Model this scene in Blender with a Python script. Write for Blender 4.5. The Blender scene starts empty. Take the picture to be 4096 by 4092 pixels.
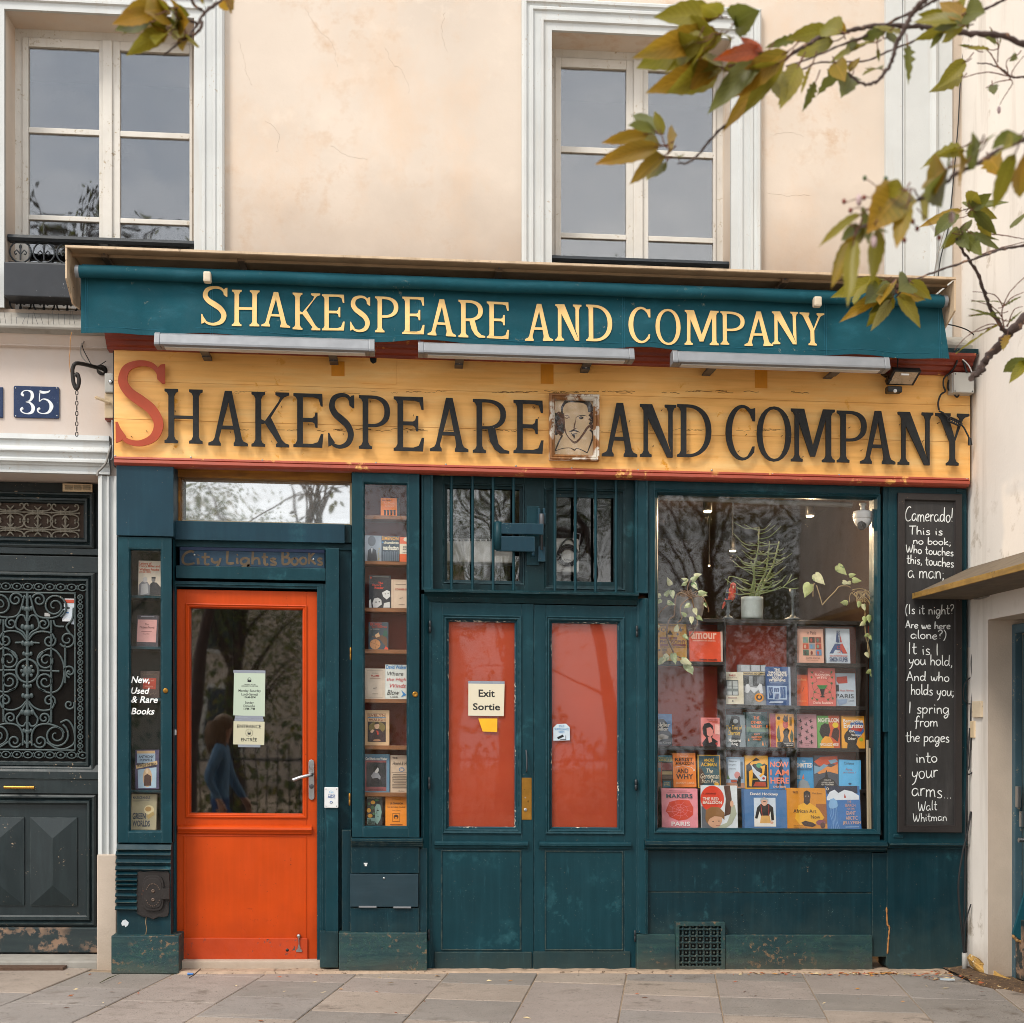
import bpy,bmesh,math,random
from mathutils import Vector,Matrix,Euler,noise as mnoise
R = math.radians
sc = bpy.context.scene
col = sc.collection
rnd = random.Random(7)

# ---------------------------------------------------------------- camera
FPX,CX,YH = 5737.0,2048.0,2922.0      # focal length and horizon in pixels of the 4096 px photograph
PSI,CAMY,CAMZ,SLOPE = R(4.2),9.7,1.6,0.012   # street falls 1.2 % to the right
cam_d = bpy.data.cameras.new('camera'); cam = bpy.data.objects.new('camera',cam_d); col.objects.link(cam)
cam.location = (0,-CAMY,CAMZ); cam.rotation_euler = (R(90),0,-PSI)
cam_d.sensor_width = 36; cam_d.sensor_fit = 'HORIZONTAL'; cam_d.lens = 36*FPX/4096
cam_d.shift_y = (YH-2046)/4096
cam_d.clip_start = .05; cam_d.clip_end = 500
cam_d.dof.use_dof = True; cam_d.dof.focus_distance = 9.45; cam_d.dof.aperture_fstop = 8
sc.camera = cam

# ---------------------------------------------------------------- world, sun, exposure
SUN_EL,SUN_AZ = R(50),R(42)             # azimuth: to the left of straight-at-the-facade
w = bpy.data.worlds.new('World'); sc.world = w; w.use_nodes = True
nt = w.node_tree; nt.nodes.clear()
out = nt.nodes.new('ShaderNodeOutputWorld'); bg = nt.nodes.new('ShaderNodeBackground')
sky = nt.nodes.new('ShaderNodeTexSky'); sky.sky_type = 'NISHITA'; sky.sun_disc = False
sky.sun_elevation = SUN_EL; sky.sun_rotation = R(180)+SUN_AZ; sky.dust_density = 3; sky.air_density = 1.2
tc = nt.nodes.new('ShaderNodeTexCoord'); mp = nt.nodes.new('ShaderNodeMapping'); mp.inputs['Scale'].default_value = (1,1,2.2)
nz = nt.nodes.new('ShaderNodeTexNoise'); nz.inputs['Scale'].default_value = 2.6; nz.inputs['Detail'].default_value = 6; nz.inputs['Roughness'].default_value = .55
rp = nt.nodes.new('ShaderNodeValToRGB')
rp.color_ramp.elements[0].position = .3; rp.color_ramp.elements[0].color = (5.2,5.7,6.4,1)
rp.color_ramp.elements[1].position = .72; rp.color_ramp.elements[1].color = (10.5,10.3,10.0,1)
mx = nt.nodes.new('ShaderNodeMix'); mx.data_type = 'RGBA'; mx.inputs[0].default_value = .86
L = nt.links
L.new(tc.outputs['Generated'],mp.inputs[0]); L.new(mp.outputs[0],nz.inputs['Vector']); L.new(nz.outputs['Fac'],rp.inputs[0])
L.new(sky.outputs[0],mx.inputs[6]); L.new(rp.outputs[0],mx.inputs[7]); L.new(mx.outputs[2],bg.inputs[0])
bg.inputs[1].default_value = .12; L.new(bg.outputs[0],out.inputs[0])
sun_d = bpy.data.lights.new('sun','SUN'); sun_d.energy = 1.25; sun_d.angle = R(14); sun_d.color = (1,.93,.83)
sun = bpy.data.objects.new('sun',sun_d); col.objects.link(sun)
sdir = Vector((math.sin(SUN_AZ)*math.cos(SUN_EL),math.cos(SUN_AZ)*math.cos(SUN_EL),-math.sin(SUN_EL)))
sun.rotation_euler = sdir.to_track_quat('-Z','Y').to_euler()
vs = sc.view_settings; vs.view_transform = 'Standard'; vs.look = 'None'; vs.exposure = .98; vs.gamma = 1
sc.render.film_transparent = False
sc.cycles.max_bounces = 8; sc.cycles.transparent_max_bounces = 24; sc.cycles.glossy_bounces = 4; sc.cycles.diffuse_bounces = 3
sc.cycles.use_denoising = True; sc.cycles.pixel_filter_type = 'BLACKMAN_HARRIS'; sc.cycles.filter_width = .95; sc.cycles.caustics_reflective = False; sc.cycles.caustics_refractive = False

# ---------------------------------------------------------------- photo frames -> places
K1 = 1200/1932
FR = dict(src=(0,0,1),A=(0,0,.5306),B=(0,900,.5306),C=(0,1850,.5306),D=(0,2900,.6176),E=(1024,1850,.5306),
          F=(1024,2900,.6176),G=(2048,1850,.5306),H=(2048,2700,.7212),I=(2500,1850,.5673),J=(2580,2400,.4974),
          K=(3396,1850,.5957),L=(3396,2900,.6178),M=(2000,0,.6218),N=(2900,0,.6216),O=(3100,1100,.5155),
          Q=(1000,1000,.7246),S1=(400,1380,K1),S2=(1500,1380,K1),S3=(2700,1380,K1),W1=(700,1000,K1),
          W2=(1800,1000,K1),W3=(2800,1000,K1),GD=(0,2250,.46615),DR=(880,2620,.22792),BR=(1700,1880,.43478),
          MC=(1420,2600,.37303),TR=(650,1850,.41408),RB=(3500,3500,.30849),PF=(2160,1540,.16578),
          T1=(3000,0,.56729),T2=(3200,500,.51822),LD=(0,1800,.25904),CB=(3540,1980,.68376),Z=(0,0,2.12))
def q(f,x,y):
    a = FR[f]; return a[0]+x*a[2],a[1]+y*a[2]
_cp,_sp = math.cos(PSI),math.sin(PSI)
def ray(x,y):
    r = (x-CX)/FPX; u = (YH-y)/FPX
    return Vector((_sp+r*_cp,_cp-r*_sp,u))
def UV(f,x,y,d):
    """place seen at pixel (x, y) of photo frame f on the upright plane d metres out from the house wall"""
    x,y = q(f,x,y); g = ray(x,y); t = (CAMY-d)/g.y
    X = g.x*t
    return X,CAMZ+g.z*t+SLOPE*X
def P(u,v,d): return Vector((u,-d,v-SLOPE*u))
def W3D(f,x,y,dist):
    """point at a distance from the lens (for the branches near it)"""
    x,y = q(f,x,y); g = ray(x,y); return Vector((0,-CAMY,CAMZ))+g.normalized()*dist
def at_x(f,x,y,X):
    """place (d, v) seen at a pixel on the upright plane running towards the camera at X"""
    x,y = q(f,x,y); g = ray(x,y); t = X/g.x
    return CAMY-t*g.y,CAMZ+g.z*t+SLOPE*X
def rect(f,x0,y0,x1,y1,d):
    xm,ym = (x0+x1)/2,(y0+y1)/2
    return UV(f,x0,ym,d)[0],UV(f,xm,y1,d)[1],UV(f,x1,ym,d)[0],UV(f,xm,y0,d)[1]   # u0 v0 u1 v1
def rect2(fa,x0,y0,fb,x1,y1,d):
    """rectangle whose top left is given in frame fa and bottom right in frame fb"""
    a = q(fa,x0,y0); b = q(fb,x1,y1); return rect('src',a[0],a[1],b[0],b[1],d)

# ---------------------------------------------------------------- materials
def lin(h):
    if not isinstance(h,str): return tuple(h)
    h = h.lstrip('#'); o = []
    for i in (0,2,4):
        c = int(h[i:i+2],16)/255; o.append(c/12.92 if c <= .04045 else ((c+.055)/1.055)**2.4)
    return tuple(o)
MATS = {}
def mat(name,c,rough=.6,metal=0.,var=.12,vs_=4.,bump=0.,bs=60.,spec=.5,chips=None,streak=None,dirt=None,grain=None,emit=None,edge=None):
    if name in MATS: return MATS[name]
    c = lin(c); m = bpy.data.materials.new(name); m.use_nodes = True; MATS[name] = m
    t = m.node_tree; b = t.nodes['Principled BSDF']; lk = t.links.new
    b.inputs['Roughness'].default_value = rough; b.inputs['Metallic'].default_value = metal; b.inputs['Specular IOR Level'].default_value = spec
    co = t.nodes.new('ShaderNodeTexCoord').outputs['Object']
    def noise(scale,det=4,ro=.55,stretch=None,dist=0):
        n = t.nodes.new('ShaderNodeTexNoise'); n.inputs['Scale'].default_value = scale; n.inputs['Detail'].default_value = det
        n.inputs['Roughness'].default_value = ro; n.inputs['Distortion'].default_value = dist
        if stretch:
            mm = t.nodes.new('ShaderNodeMapping'); mm.inputs['Scale'].default_value = stretch; lk(co,mm.inputs[0]); lk(mm.outputs[0],n.inputs['Vector'])
        else: lk(co,n.inputs['Vector'])
        return n.outputs['Fac']
    def ramp(s,a,z,lo=0.,hi=1.):
        n = t.nodes.new('ShaderNodeMapRange'); lk(s,n.inputs[0])
        n.inputs[1].default_value = a; n.inputs[2].default_value = z; n.inputs[3].default_value = lo; n.inputs[4].default_value = hi; n.clamp = True
        return n.outputs[0]
    def mixc(f,a,z):
        n = t.nodes.new('ShaderNodeMix'); n.data_type = 'RGBA'
        if isinstance(f,float): n.inputs[0].default_value = f
        else: lk(f,n.inputs[0])
        for i,v in ((6,a),(7,z)):
            if isinstance(v,tuple): n.inputs[i].default_value = (*v[:3],1)
            else: lk(v,n.inputs[i])
        return n.outputs[2]
    def mul(a,z):
        n = t.nodes.new('ShaderNodeMath'); n.operation = 'MULTIPLY'; lk(a,n.inputs[0])
        if isinstance(z,float): n.inputs[1].default_value = z
        else: lk(z,n.inputs[1])
        return n.outputs[0]
    cc = c
    if var:
        lo = tuple(x*(1-var) for x in c); hi = tuple(min(1,x*(1+var)) for x in c)
        cc = mixc(ramp(noise(vs_),.3,.7),lo,hi)
    if grain:   # (colour, stretch, amount)
        cc = mixc(mul(ramp(noise(1,6,.6,grain[1],.4),.45,.75),float(grain[2])),cc,lin(grain[0]))
    if streak:  # worn streaks: (colour, stretch, lo, hi, strength)
        s = mul(ramp(noise(1,7,.65,streak[1]),streak[2],streak[3]),float(streak[4]))
        cc = mixc(s,cc,lin(streak[0]))
    hsrc = None
    for ch in (chips or []):  # (colour, fine scale, lo, hi, coarse scale, coarse lo, coarse hi)
        f1 = ramp(noise(ch[1],5,.65),ch[2],ch[3]); f2 = ramp(noise(ch[4],3),ch[5],ch[6]); k = mul(f1,f2)
        cc = mixc(k,cc,lin(ch[0])); hsrc = k
    for dz in (dirt or []):  # soiled height band: (colour, z_clean, z_dirty, strength, noise scale)
        sp = t.nodes.new('ShaderNodeSeparateXYZ'); g = t.nodes.new('ShaderNodeNewGeometry'); lk(g.outputs['Position'],sp.inputs[0])
        ad = t.nodes.new('ShaderNodeMath'); ad.operation = 'MULTIPLY_ADD'; ad.inputs[1].default_value = dz[5] if len(dz) > 5 else .25
        lk(noise(dz[4],5),ad.inputs[0]); lk(sp.outputs['Z'],ad.inputs[2])
        cc = mixc(mul(ramp(ad.outputs[0],dz[1],dz[2]),float(dz[3])),cc,lin(dz[0]))
    if edge:    # rubbed edges: (colour, amount)
        bv = t.nodes.new('ShaderNodeBevel'); bv.samples = 3; bv.inputs[0].default_value = .005; ge = t.nodes.new('ShaderNodeNewGeometry')
        vm = t.nodes.new('ShaderNodeVectorMath'); vm.operation = 'DOT_PRODUCT'; lk(bv.outputs[0],vm.inputs[0]); lk(ge.outputs['Normal'],vm.inputs[1])
        k = mul(mul(ramp(vm.outputs['Value'],.985,.90),ramp(noise(20,5,.7),.40,.62)),float(edge[1])); cc = mixc(k,cc,lin(edge[0]))
    if isinstance(cc,tuple): b.inputs['Base Color'].default_value = (*cc,1)
    else: lk(cc,b.inputs['Base Color'])
    if var: lk(ramp(noise(vs_*2.3),.25,.75,max(.05,rough-.1),min(1,rough+.12)),b.inputs['Roughness'])
    if bump:
        bn = t.nodes.new('ShaderNodeBump'); bn.inputs['Strength'].default_value = bump; bn.inputs['Distance'].default_value = .004
        lk(noise(bs,5,.6,grain[1] if grain else None),bn.inputs['Height'])
        o = bn.outputs[0]
        if hsrc is not None:
            b2 = t.nodes.new('ShaderNodeBump'); b2.invert = True; b2.inputs['Strength'].default_value = .5; b2.inputs['Distance'].default_value = .002
            lk(hsrc,b2.inputs['Height']); lk(o,b2.inputs['Normal']); o = b2.outputs[0]
        lk(o,b.inputs['Normal'])
    if emit:
        b.inputs['Emission Color'].default_value = (*lin(emit[0]),1); b.inputs['Emission Strength'].default_value = emit[1]
    return m
def ink(c):
    return mat('print '+(c if isinstance(c,str) else '%.2f %.2f %.2f' % tuple(c)),c,rough=.5,var=.07,vs_=22)
def glass(name,ior=1.55,wav=.02,tint=(1,1,1),rough=0.,film=None):
    m = bpy.data.materials.new(name); m.use_nodes = True; t = m.node_tree; t.nodes.clear(); lk = t.links.new
    o = t.nodes.new('ShaderNodeOutputMaterial'); tr = t.nodes.new('ShaderNodeBsdfTransparent'); gl = t.nodes.new('ShaderNodeBsdfGlossy')
    rough = rough or .025; tr.inputs[0].default_value = (*tint,1); gl.inputs['Roughness'].default_value = rough
    fr = t.nodes.new('ShaderNodeFresnel'); ge = t.nodes.new('ShaderNodeNewGeometry'); mi = t.nodes.new('ShaderNodeMapRange')
    lk(ge.outputs['Backfacing'],mi.inputs[0]); mi.inputs[3].default_value = ior; mi.inputs[4].default_value = 1/ior; lk(mi.outputs[0],fr.inputs[0]); mxs = t.nodes.new('ShaderNodeMixShader')
    if wav:
        n = t.nodes.new('ShaderNodeTexNoise'); n.inputs['Scale'].default_value = 2.2; n.inputs['Detail'].default_value = 1
        co = t.nodes.new('ShaderNodeTexCoord'); lk(co.outputs['Object'],n.inputs['Vector'])
        bn = t.nodes.new('ShaderNodeBump'); bn.inputs['Strength'].default_value = wav; bn.inputs['Distance'].default_value = .1; lk(n.outputs['Fac'],bn.inputs['Height'])
        lk(bn.outputs[0],gl.inputs['Normal'])
    lk(fr.outputs[0],mxs.inputs[0]); lk(tr.outputs[0],mxs.inputs[1]); lk(gl.outputs[0],mxs.inputs[2])
    res = mxs.outputs[0]
    if film:   # pale mottled film whitening the pane: colour, amount
        df = t.nodes.new('ShaderNodeBsdfDiffuse'); df.inputs[0].default_value = (*lin(film[0]),1)
        n = t.nodes.new('ShaderNodeTexNoise'); n.inputs['Scale'].default_value = 5; n.inputs['Detail'].default_value = 5
        mr = t.nodes.new('ShaderNodeMapRange'); lk(n.outputs['Fac'],mr.inputs[0]); mr.inputs[1].default_value = .3; mr.inputs[2].default_value = .75
        mr.inputs[3].default_value = film[1]*.5; mr.inputs[4].default_value = film[1]*1.4
        m2 = t.nodes.new('ShaderNodeMixShader'); lk(mr.outputs[0],m2.inputs[0]); lk(res,m2.inputs[1]); lk(df.outputs[0],m2.inputs[2]); res = m2.outputs[0]
    lk(res,o.inputs[0]); MATS[name] = m; return m

# ---------------------------------------------------------------- mesh builder
class MB:
    def __init__(s): s.v = []; s.f = []; s.sm = []; s.mi = []; s.mats = []; s.warp = None; s.uv = []; s.cm = 0; s.raw = False
    def use(s,m):
        if m not in s.mats: s.mats.append(m)
        s.cm = s.mats.index(m); return s
    def add(s,vs,fs,smooth=False):
        n = len(s.v); s.v += [tuple(x) for x in vs]
        for f in fs: s.f.append([n+i for i in f]); s.sm.append(smooth); s.mi.append(s.cm)
        return s
    def box(s,u0,v0,u1,v1,d0,d1):
        vs = [(u,v,d) for d in (d0,d1) for v in (v0,v1) for u in (u0,u1)]
        return s.add(vs,[(0,2,3,1),(4,5,7,6),(0,1,5,4),(2,6,7,3),(0,4,6,2),(1,3,7,5)])
    def bx(s,f,x0,y0,x1,y1,d0,d1): return s.box(*rect(f,x0,y0,x1,y1,d1),d0,d1)
    def bx2(s,fa,x0,y0,fb,x1,y1,d0,d1): return s.box(*rect2(fa,x0,y0,fb,x1,y1,d1),d0,d1)
    def prism(s,pts,d0,d1):
        a = sum(pts[i][0]*pts[(i+1) % len(pts)][1]-pts[(i+1) % len(pts)][0]*pts[i][1] for i in range(len(pts)))
        if a < 0: pts = pts[::-1]
        n = len(pts); vs = [(p[0],p[1],d1) for p in pts]+[(p[0],p[1],d0) for p in pts]
        fs = [list(range(n)),list(range(2*n-1,n-1,-1))]+[(i,n+i,n+(i+1) % n,(i+1) % n) for i in range(n)]
        return s.add(vs,fs)
    def strip(s,Lp,Rp,d0,d1,closed=False):
        n = len(Lp); vs = [(p[0],p[1],d1) for p in Lp]+[(p[0],p[1],d1) for p in Rp]+[(p[0],p[1],d0) for p in Lp]+[(p[0],p[1],d0) for p in Rp]
        fs = []
        for i in range(n if closed else n-1):
            j = (i+1) % n
            fs += [(i,n+i,n+j,j),(i,j,2*n+j,2*n+i),(n+i,3*n+i,3*n+j,n+j),(2*n+i,2*n+j,3*n+j,3*n+i)]
        if not closed: fs += [(0,2*n,3*n,n),(n-1,2*n-1,4*n-1,3*n-1)]
        return s.add(vs,fs)
    def frame(s,u0,v0,u1,v1,prof,sides='tlbr'):
        """mitred moulding round a rectangle; prof = [(inset, d), ...]"""
        rings = []
        for o,d in prof:
            l = u0+o if 'l' in sides else u0; r = u1-o if 'r' in sides else u1
            b_ = v0+o if 'b' in sides else v0; t_ = v1-o if 't' in sides else v1
            rings.append([(l,b_,d),(r,b_,d),(r,t_,d),(l,t_,d)])
        vs = [p for r in rings for p in r]; fs = []
        sd = {'b': 0,'r': 1,'t': 2,'l': 3}
        for k in range(len(rings)-1):
            for c in sides:
                i = sd[c]; j = (i+1) % 4; fs.append((4*k+i,4*k+j,4*k+4+j,4*k+4+i))
        return s.add(vs,fs)
    def run_u(s,u0,u1,prof):
        """horizontal moulding, prof = [(v, d)] from top to bottom"""
        n = len(prof); vs = [(u0,v,d) for v,d in prof]+[(u1,v,d) for v,d in prof]
        return s.add(vs,[(i,i+1,n+i+1,n+i) for i in range(n-1)]+[list(range(n)),list(range(2*n-1,n-1,-1))])
    def run_v(s,v0,v1,prof):
        n = len(prof); vs = [(u,v0,d) for u,d in prof]+[(u,v1,d) for u,d in prof]
        return s.add(vs,[(i,i+1,n+i+1,n+i) for i in range(n-1)]+[list(range(n)),list(range(2*n-1,n-1,-1))])
    def tube(s,pts,r,n=6,cap=True):
        pts = [Vector(p) for p in pts]; m = len(pts); rr = r if isinstance(r,(list,tuple)) else [r]*m
        vs = []; up = None
        for i,p in enumerate(pts):
            t = (pts[min(i+1,m-1)]-pts[max(i-1,0)])
            t = t.normalized() if t.length > 1e-9 else Vector((0,0,1))
            if up is None: up = Vector((0,0,1)) if abs(t.z) < .9 else Vector((1,0,0))
            a = t.cross(up)
            if a.length < 1e-6: a = t.orthogonal()
            a.normalize(); b = a.cross(t).normalized(); up = b
            for k in range(n):
                an = 2*math.pi*k/n; vs.append(p+a*math.cos(an)*rr[i]+b*math.sin(an)*rr[i])
        fs = [(i*n+k,i*n+(k+1) % n,(i+1)*n+(k+1) % n,(i+1)*n+k) for i in range(m-1) for k in range(n)]
        s.add(vs,fs,True)
        if cap: s.add([vs[k] for k in range(n)]+[vs[(m-1)*n+k] for k in range(n)],[list(range(n-1,-1,-1)),list(range(n,2*n))])
        return s
    def lathe(s,u,d,prof,n=20):
        """turned about an upright axis; prof = [(r, v)]"""
        vs = []; m = len(prof)
        for r,v in prof:
            for k in range(n):
                a = 2*math.pi*k/n; vs.append((u+r*math.cos(a),v,d+r*math.sin(a)))
        return s.add(vs,[(i*n+k,i*n+(k+1) % n,(i+1)*n+(k+1) % n,(i+1)*n+k) for i in range(m-1) for k in range(n)]+[list(range(n)),list(range((m-1)*n,m*n))],True)
    def knob(s,u,v,d0,prof,n=14):
        """turned about the axis pointing out of the wall; prof = [(r, dd)]"""
        vs = []; m = len(prof)
        for r,dd in prof:
            for k in range(n):
                a = 2*math.pi*k/n; vs.append((u+r*math.cos(a),v+r*math.sin(a),d0+dd))
        return s.add(vs,[(i*n+k,i*n+(k+1) % n,(i+1)*n+(k+1) % n,(i+1)*n+k) for i in range(m-1) for k in range(n)]+[list(range((m-1)*n,m*n))],True)
    def ball(s,c,r,n=12,m=8,sc_=(1,1,1)):
        vs = []; c = Vector(c)
        for i in range(m+1):
            th = math.pi*i/m
            for k in range(n):
                a = 2*math.pi*k/n; vs.append(c+Vector((r*sc_[0]*math.sin(th)*math.cos(a),r*sc_[1]*math.cos(th),r*sc_[2]*math.sin(th)*math.sin(a))))
        return s.add(vs,[(i*n+k,i*n+(k+1) % n,(i+1)*n+(k+1) % n,(i+1)*n+k) for i in range(m) for k in range(n)],True)
WL = {}
def build(name,mb,m,parent=None,bev=0.,label=None):
    if mb.mats == []: mb.mats = [m]
    vs = [mb.warp(*p) for p in mb.v] if mb.warp else mb.v
    vs = [Vector(p) for p in vs] if mb.raw else [P(*p) for p in vs]
    if parent is None:
        lo = Vector((min(p.x for p in vs),min(p.y for p in vs),min(p.z for p in vs))); hi = Vector((max(p.x for p in vs),max(p.y for p in vs),max(p.z for p in vs)))
        org = Vector(((lo.x+hi.x)/2,(lo.y+hi.y)/2,lo.z))
    else: org = WL[parent.name]
    me = bpy.data.meshes.new(name); me.from_pydata([tuple(p-org) for p in vs],[],mb.f)
    for mm in mb.mats: me.materials.append(mm)
    for i,p in enumerate(me.polygons): p.use_smooth = mb.sm[i]; p.material_index = mb.mi[i]
    if mb.uv:
        ul = me.uv_layers.new(name='uv')
        for lp in me.loops: ul.data[lp.index].uv = mb.uv[lp.vertex_index]
    b = bmesh.new(); b.from_mesh(me)
    bmesh.ops.recalc_face_normals(b,faces=b.faces)
    if bev:
        es = [e for e in b.edges if len(e.link_faces) == 2 and e.calc_face_angle(0) > .6]
        bmesh.ops.bevel(b,geom=es,offset=bev,offset_type='OFFSET',segments=2,profile=.6,affect='EDGES',clamp_overlap=True)
    b.to_mesh(me); b.free(); me.update()
    o = bpy.data.objects.new(name,me); col.objects.link(o)
    if parent is None: o.location = org
    else: o.parent = parent
    WL[o.name] = org
    if label: o['label'] = label
    return o
def thing(name,label,cat,at,group=None):
    o = bpy.data.objects.new(name,None); col.objects.link(o); o.empty_display_size = .1
    o.location = at if isinstance(at,Vector) else P(*at); WL[o.name] = o.location.copy()
    return tag(o,label,cat,group)
def tag(o,label,cat,group=None):
    o['label'] = label; o['category'] = cat
    if group: o['group'] = group
    return o
def one(name,mb,m,label,cat,group=None,bev=0.): return tag(build(name,mb,m,None,bev),label,cat,group)
def box1(name,f,x0,y0,x1,y1,d0,d1,m,parent,bev=.003,label=None):
    return build(name,MB().bx(f,x0,y0,x1,y1,d0,d1),m,parent,bev,label)
def spline(pts,n=6):
    pts = [Vector(p) for p in pts]; o = []
    for i in range(len(pts)-1):
        a,b,c,e = pts[max(i-1,0)],pts[i],pts[i+1],pts[min(i+2,len(pts)-1)]
        for k in range(n):
            t = k/n; o.append(.5*((2*b)+(c-a)*t+(2*a-5*b+4*c-e)*t*t+(3*b-a-3*c+e)*t**3))
    o.append(pts[-1]); return o

# ---------------------------------------------------------------- lettering
def arc(cx,cy,rx,ry,a0,a1,n=14,p=1.):
    o = []
    for i in range(n+1):
        a = R(a0+(a1-a0)*i/n); c,s_ = math.cos(a),math.sin(a)
        o.append((cx+rx*math.copysign(abs(c)**p,c),cy+ry*math.copysign(abs(s_)**p,s_)))
    return o
def vstroke(pts,ws,n=7):
    c = spline([(x,y,0) for x,y in pts],n); m = len(c); Lp,Rp = [],[]
    for i,p in enumerate(c):
        t = (c[min(i+1,m-1)]-c[max(i-1,0)]).normalized(); nn = Vector((-t.y,t.x,0))
        k = i/(m-1)*(len(ws)-1); a = min(int(k),len(ws)-2); wd = ws[a]+(ws[a+1]-ws[a])*(k-a)
        Lp.append(((p+nn*wd/2).x,(p+nn*wd/2).y)); Rp.append(((p-nn*wd/2).x,(p-nn*wd/2).y))
    return ('s',Lp,Rp)
def serif(ch,w_,T=.13,t=.07):
    """display capitals with bracketed serifs, height 1, width w_"""
    S,O = .045,.07
    def stem(x,tl=1,tr=1,bl=1,br=1,th=None):
        h = th or T; p = []
        p += [(x-O,0)] if bl else [(x,0)]
        p += [(x+h+O,0),(x+h+O,S),(x+h+O*.4,S+.02),(x+h,S+.08)] if br else [(x+h,0)]
        p += [(x+h,1-S-.08),(x+h+O*.4,1-S-.02),(x+h+O,1-S),(x+h+O,1)] if tr else [(x+h,1)]
        p += [(x-O,1),(x-O,1-S),(x-O*.4,1-S-.02),(x,1-S-.08)] if tl else [(x,1)]
        if bl: p += [(x,S+.08),(x-O*.4,S+.02),(x-O,S)]
        return ('p',p)
    def foot(x0,x1,y=0,up=1):   # flared serif foot; returns polygon points right to left above the base
        return [(x0-O,y),(x1+O,y),(x1+O,y+S*up),(x1,y+(S+.07)*up),(x0,y+(S+.07)*up),(x0-O,y+S*up)]
    if ch == 'H':
        a,b_ = O,w_-O-T; return [stem(a),stem(b_),('p',[(a+T,.455),(b_,.455),(b_,.455+t),(a+T,.455+t)])]
    if ch == 'E':
        x = O+T; xm = w_*.79
        return [('p',[(0,0),(w_-.02,0),(w_,.25),(w_-.045,.25),(w_-.1,.10),(w_-.2,.065),(x,.065),(x,.475),(xm-.09,.475),(xm-.05,.45),(xm-.03,.37),
                       (xm+.01,.37),(xm+.01,.65),(xm-.03,.65),(xm-.05,.57),(xm-.09,.545),(x,.545),(x,.935),(w_-.18,.935),(w_-.09,.91),(w_-.05,.77),(w_-.01,.77),(w_-.02,1),
                       (0,1),(0,1-S),(O*.6,1-S-.02),(O,1-S-.08),(O,S+.08),(O*.6,S+.02),(0,S)])]
    if ch in 'PR':
        lo = .41 if ch == 'P' else .44; xb = O+T+.06; m = (1+lo)/2; rx = w_-xb-(.06 if ch == 'R' else 0)
        Lp = [(O+T,1)]+arc(xb,m,rx,1-m,90,-90,16,.86)+[(O+T,lo)]
        Rp = [(O+T,1-t)]+arc(xb,m,rx-T,1-m-t,90,-90,16,.86)+[(O+T,lo+t)]
        o = [stem(O,1,0,1,1),('s',Lp,Rp)]
        if ch == 'R':
            x = O+T; o.append(('p',[(x+.10,lo+.02),(x+.24,lo+.03),(w_-.20,.17),(w_-.10,.07),(w_,S),(w_,0),(w_-.17,0),(w_-.27,.07),(w_-.36,.22)]))
        return o
    if ch == 'D':
        xb = O+T+.02; rx = w_-xb
        return [stem(O,1,0,1,0),('s',[(O+T,1)]+arc(xb,.5,rx,.5,90,-90,20,.9)+[(O+T,0)],[(O+T,1-t)]+arc(xb,.5,rx-T,.5-t,90,-90,20,.9)+[(O+T,t)])]
    if ch == 'O':
        return [('c',arc(w_/2,.5,w_/2,.515,0,345,23,.95),arc(w_/2,.5,w_/2-T,.515-t*.9,0,345,23,.95))]
    if ch == 'C':
        c = w_*.56; rx = w_*.56
        return [('s',arc(c,.5,rx,.515,48,315,24),arc(c+.02,.5,rx-T+.01,.515-t*.95,52,311,24)),
                ('p',[(w_-.045,.72),(w_,.72),(w_,.965),(w_-.05,.95),(w_-.17,.94),(w_-.10,.86)]),
                ('p',[(w_-.14,.075),(w_-.02,.13),(w_-.01,.25),(w_-.05,.25),(w_-.09,.16)])]
    if ch == 'S':
        pts = [(w_-.06,.83),(w_*.76,.945),(w_*.5,.975),(w_*.22,.91),(w_*.14,.755),(w_*.27,.625),(w_*.5,.53),(w_*.74,.42),(w_*.87,.26),(w_*.77,.10),(w_*.5,.025),(w_*.24,.045),(w_*.05,.14)]
        return [vstroke(pts,[.04,.06,.07,T*.85,T*1.02,T*1.1,T*1.2,T*1.12,T*1.05,T*.9,.07,.06,.04]),
                ('p',[(w_-.09,.79),(w_-.03,.74),(w_,.74),(w_,.975),(w_-.05,.965),(w_-.1,.91)]),
                ('p',[(0,.02),(.05,.04),(.12,.1),(.05,.2),(.02,.27),(-.005,.27)])]
    if ch == 'A':
        ax = w_*.46; b0,b1 = O+.03,w_-O-T-.01; tk = T*.72
        def lx(y): return b0+(ax-b0)*y
        def rxx(y): return b1+T+(ax+.105-b1-T)*y
        lw = tk*1.05; rw = T*1.12
        return [('p',[(b0-O-.01,0),(b0+lw+O*.9,0),(b0+lw+O*.9,S),(lx(.1)+lw+.015,S+.04),(lx(.14)+lw,.14),(ax+.045,.8),(ax+.105,1),(ax-.02,1),(lx(.14),.14),(lx(.1)-.02,S+.04),(b0-O-.01,S)]),
                ('p',[(b1-O,0),(b1+T+O+.01,0),(b1+T+O+.01,S),(rxx(.1)+.02,S+.04),(rxx(.14),.14),(ax+.105,1),(ax+.045,.8),(rxx(.14)-rw,.14),(rxx(.1)-rw-.015,S+.04),(b1-O,S)]),
                ('p',[(lx(.30)+lw*.8,.30),(rxx(.30)-rw*.9,.30),(rxx(.365)-rw*.9,.365),(lx(.365)+lw*.8,.365)])]
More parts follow.
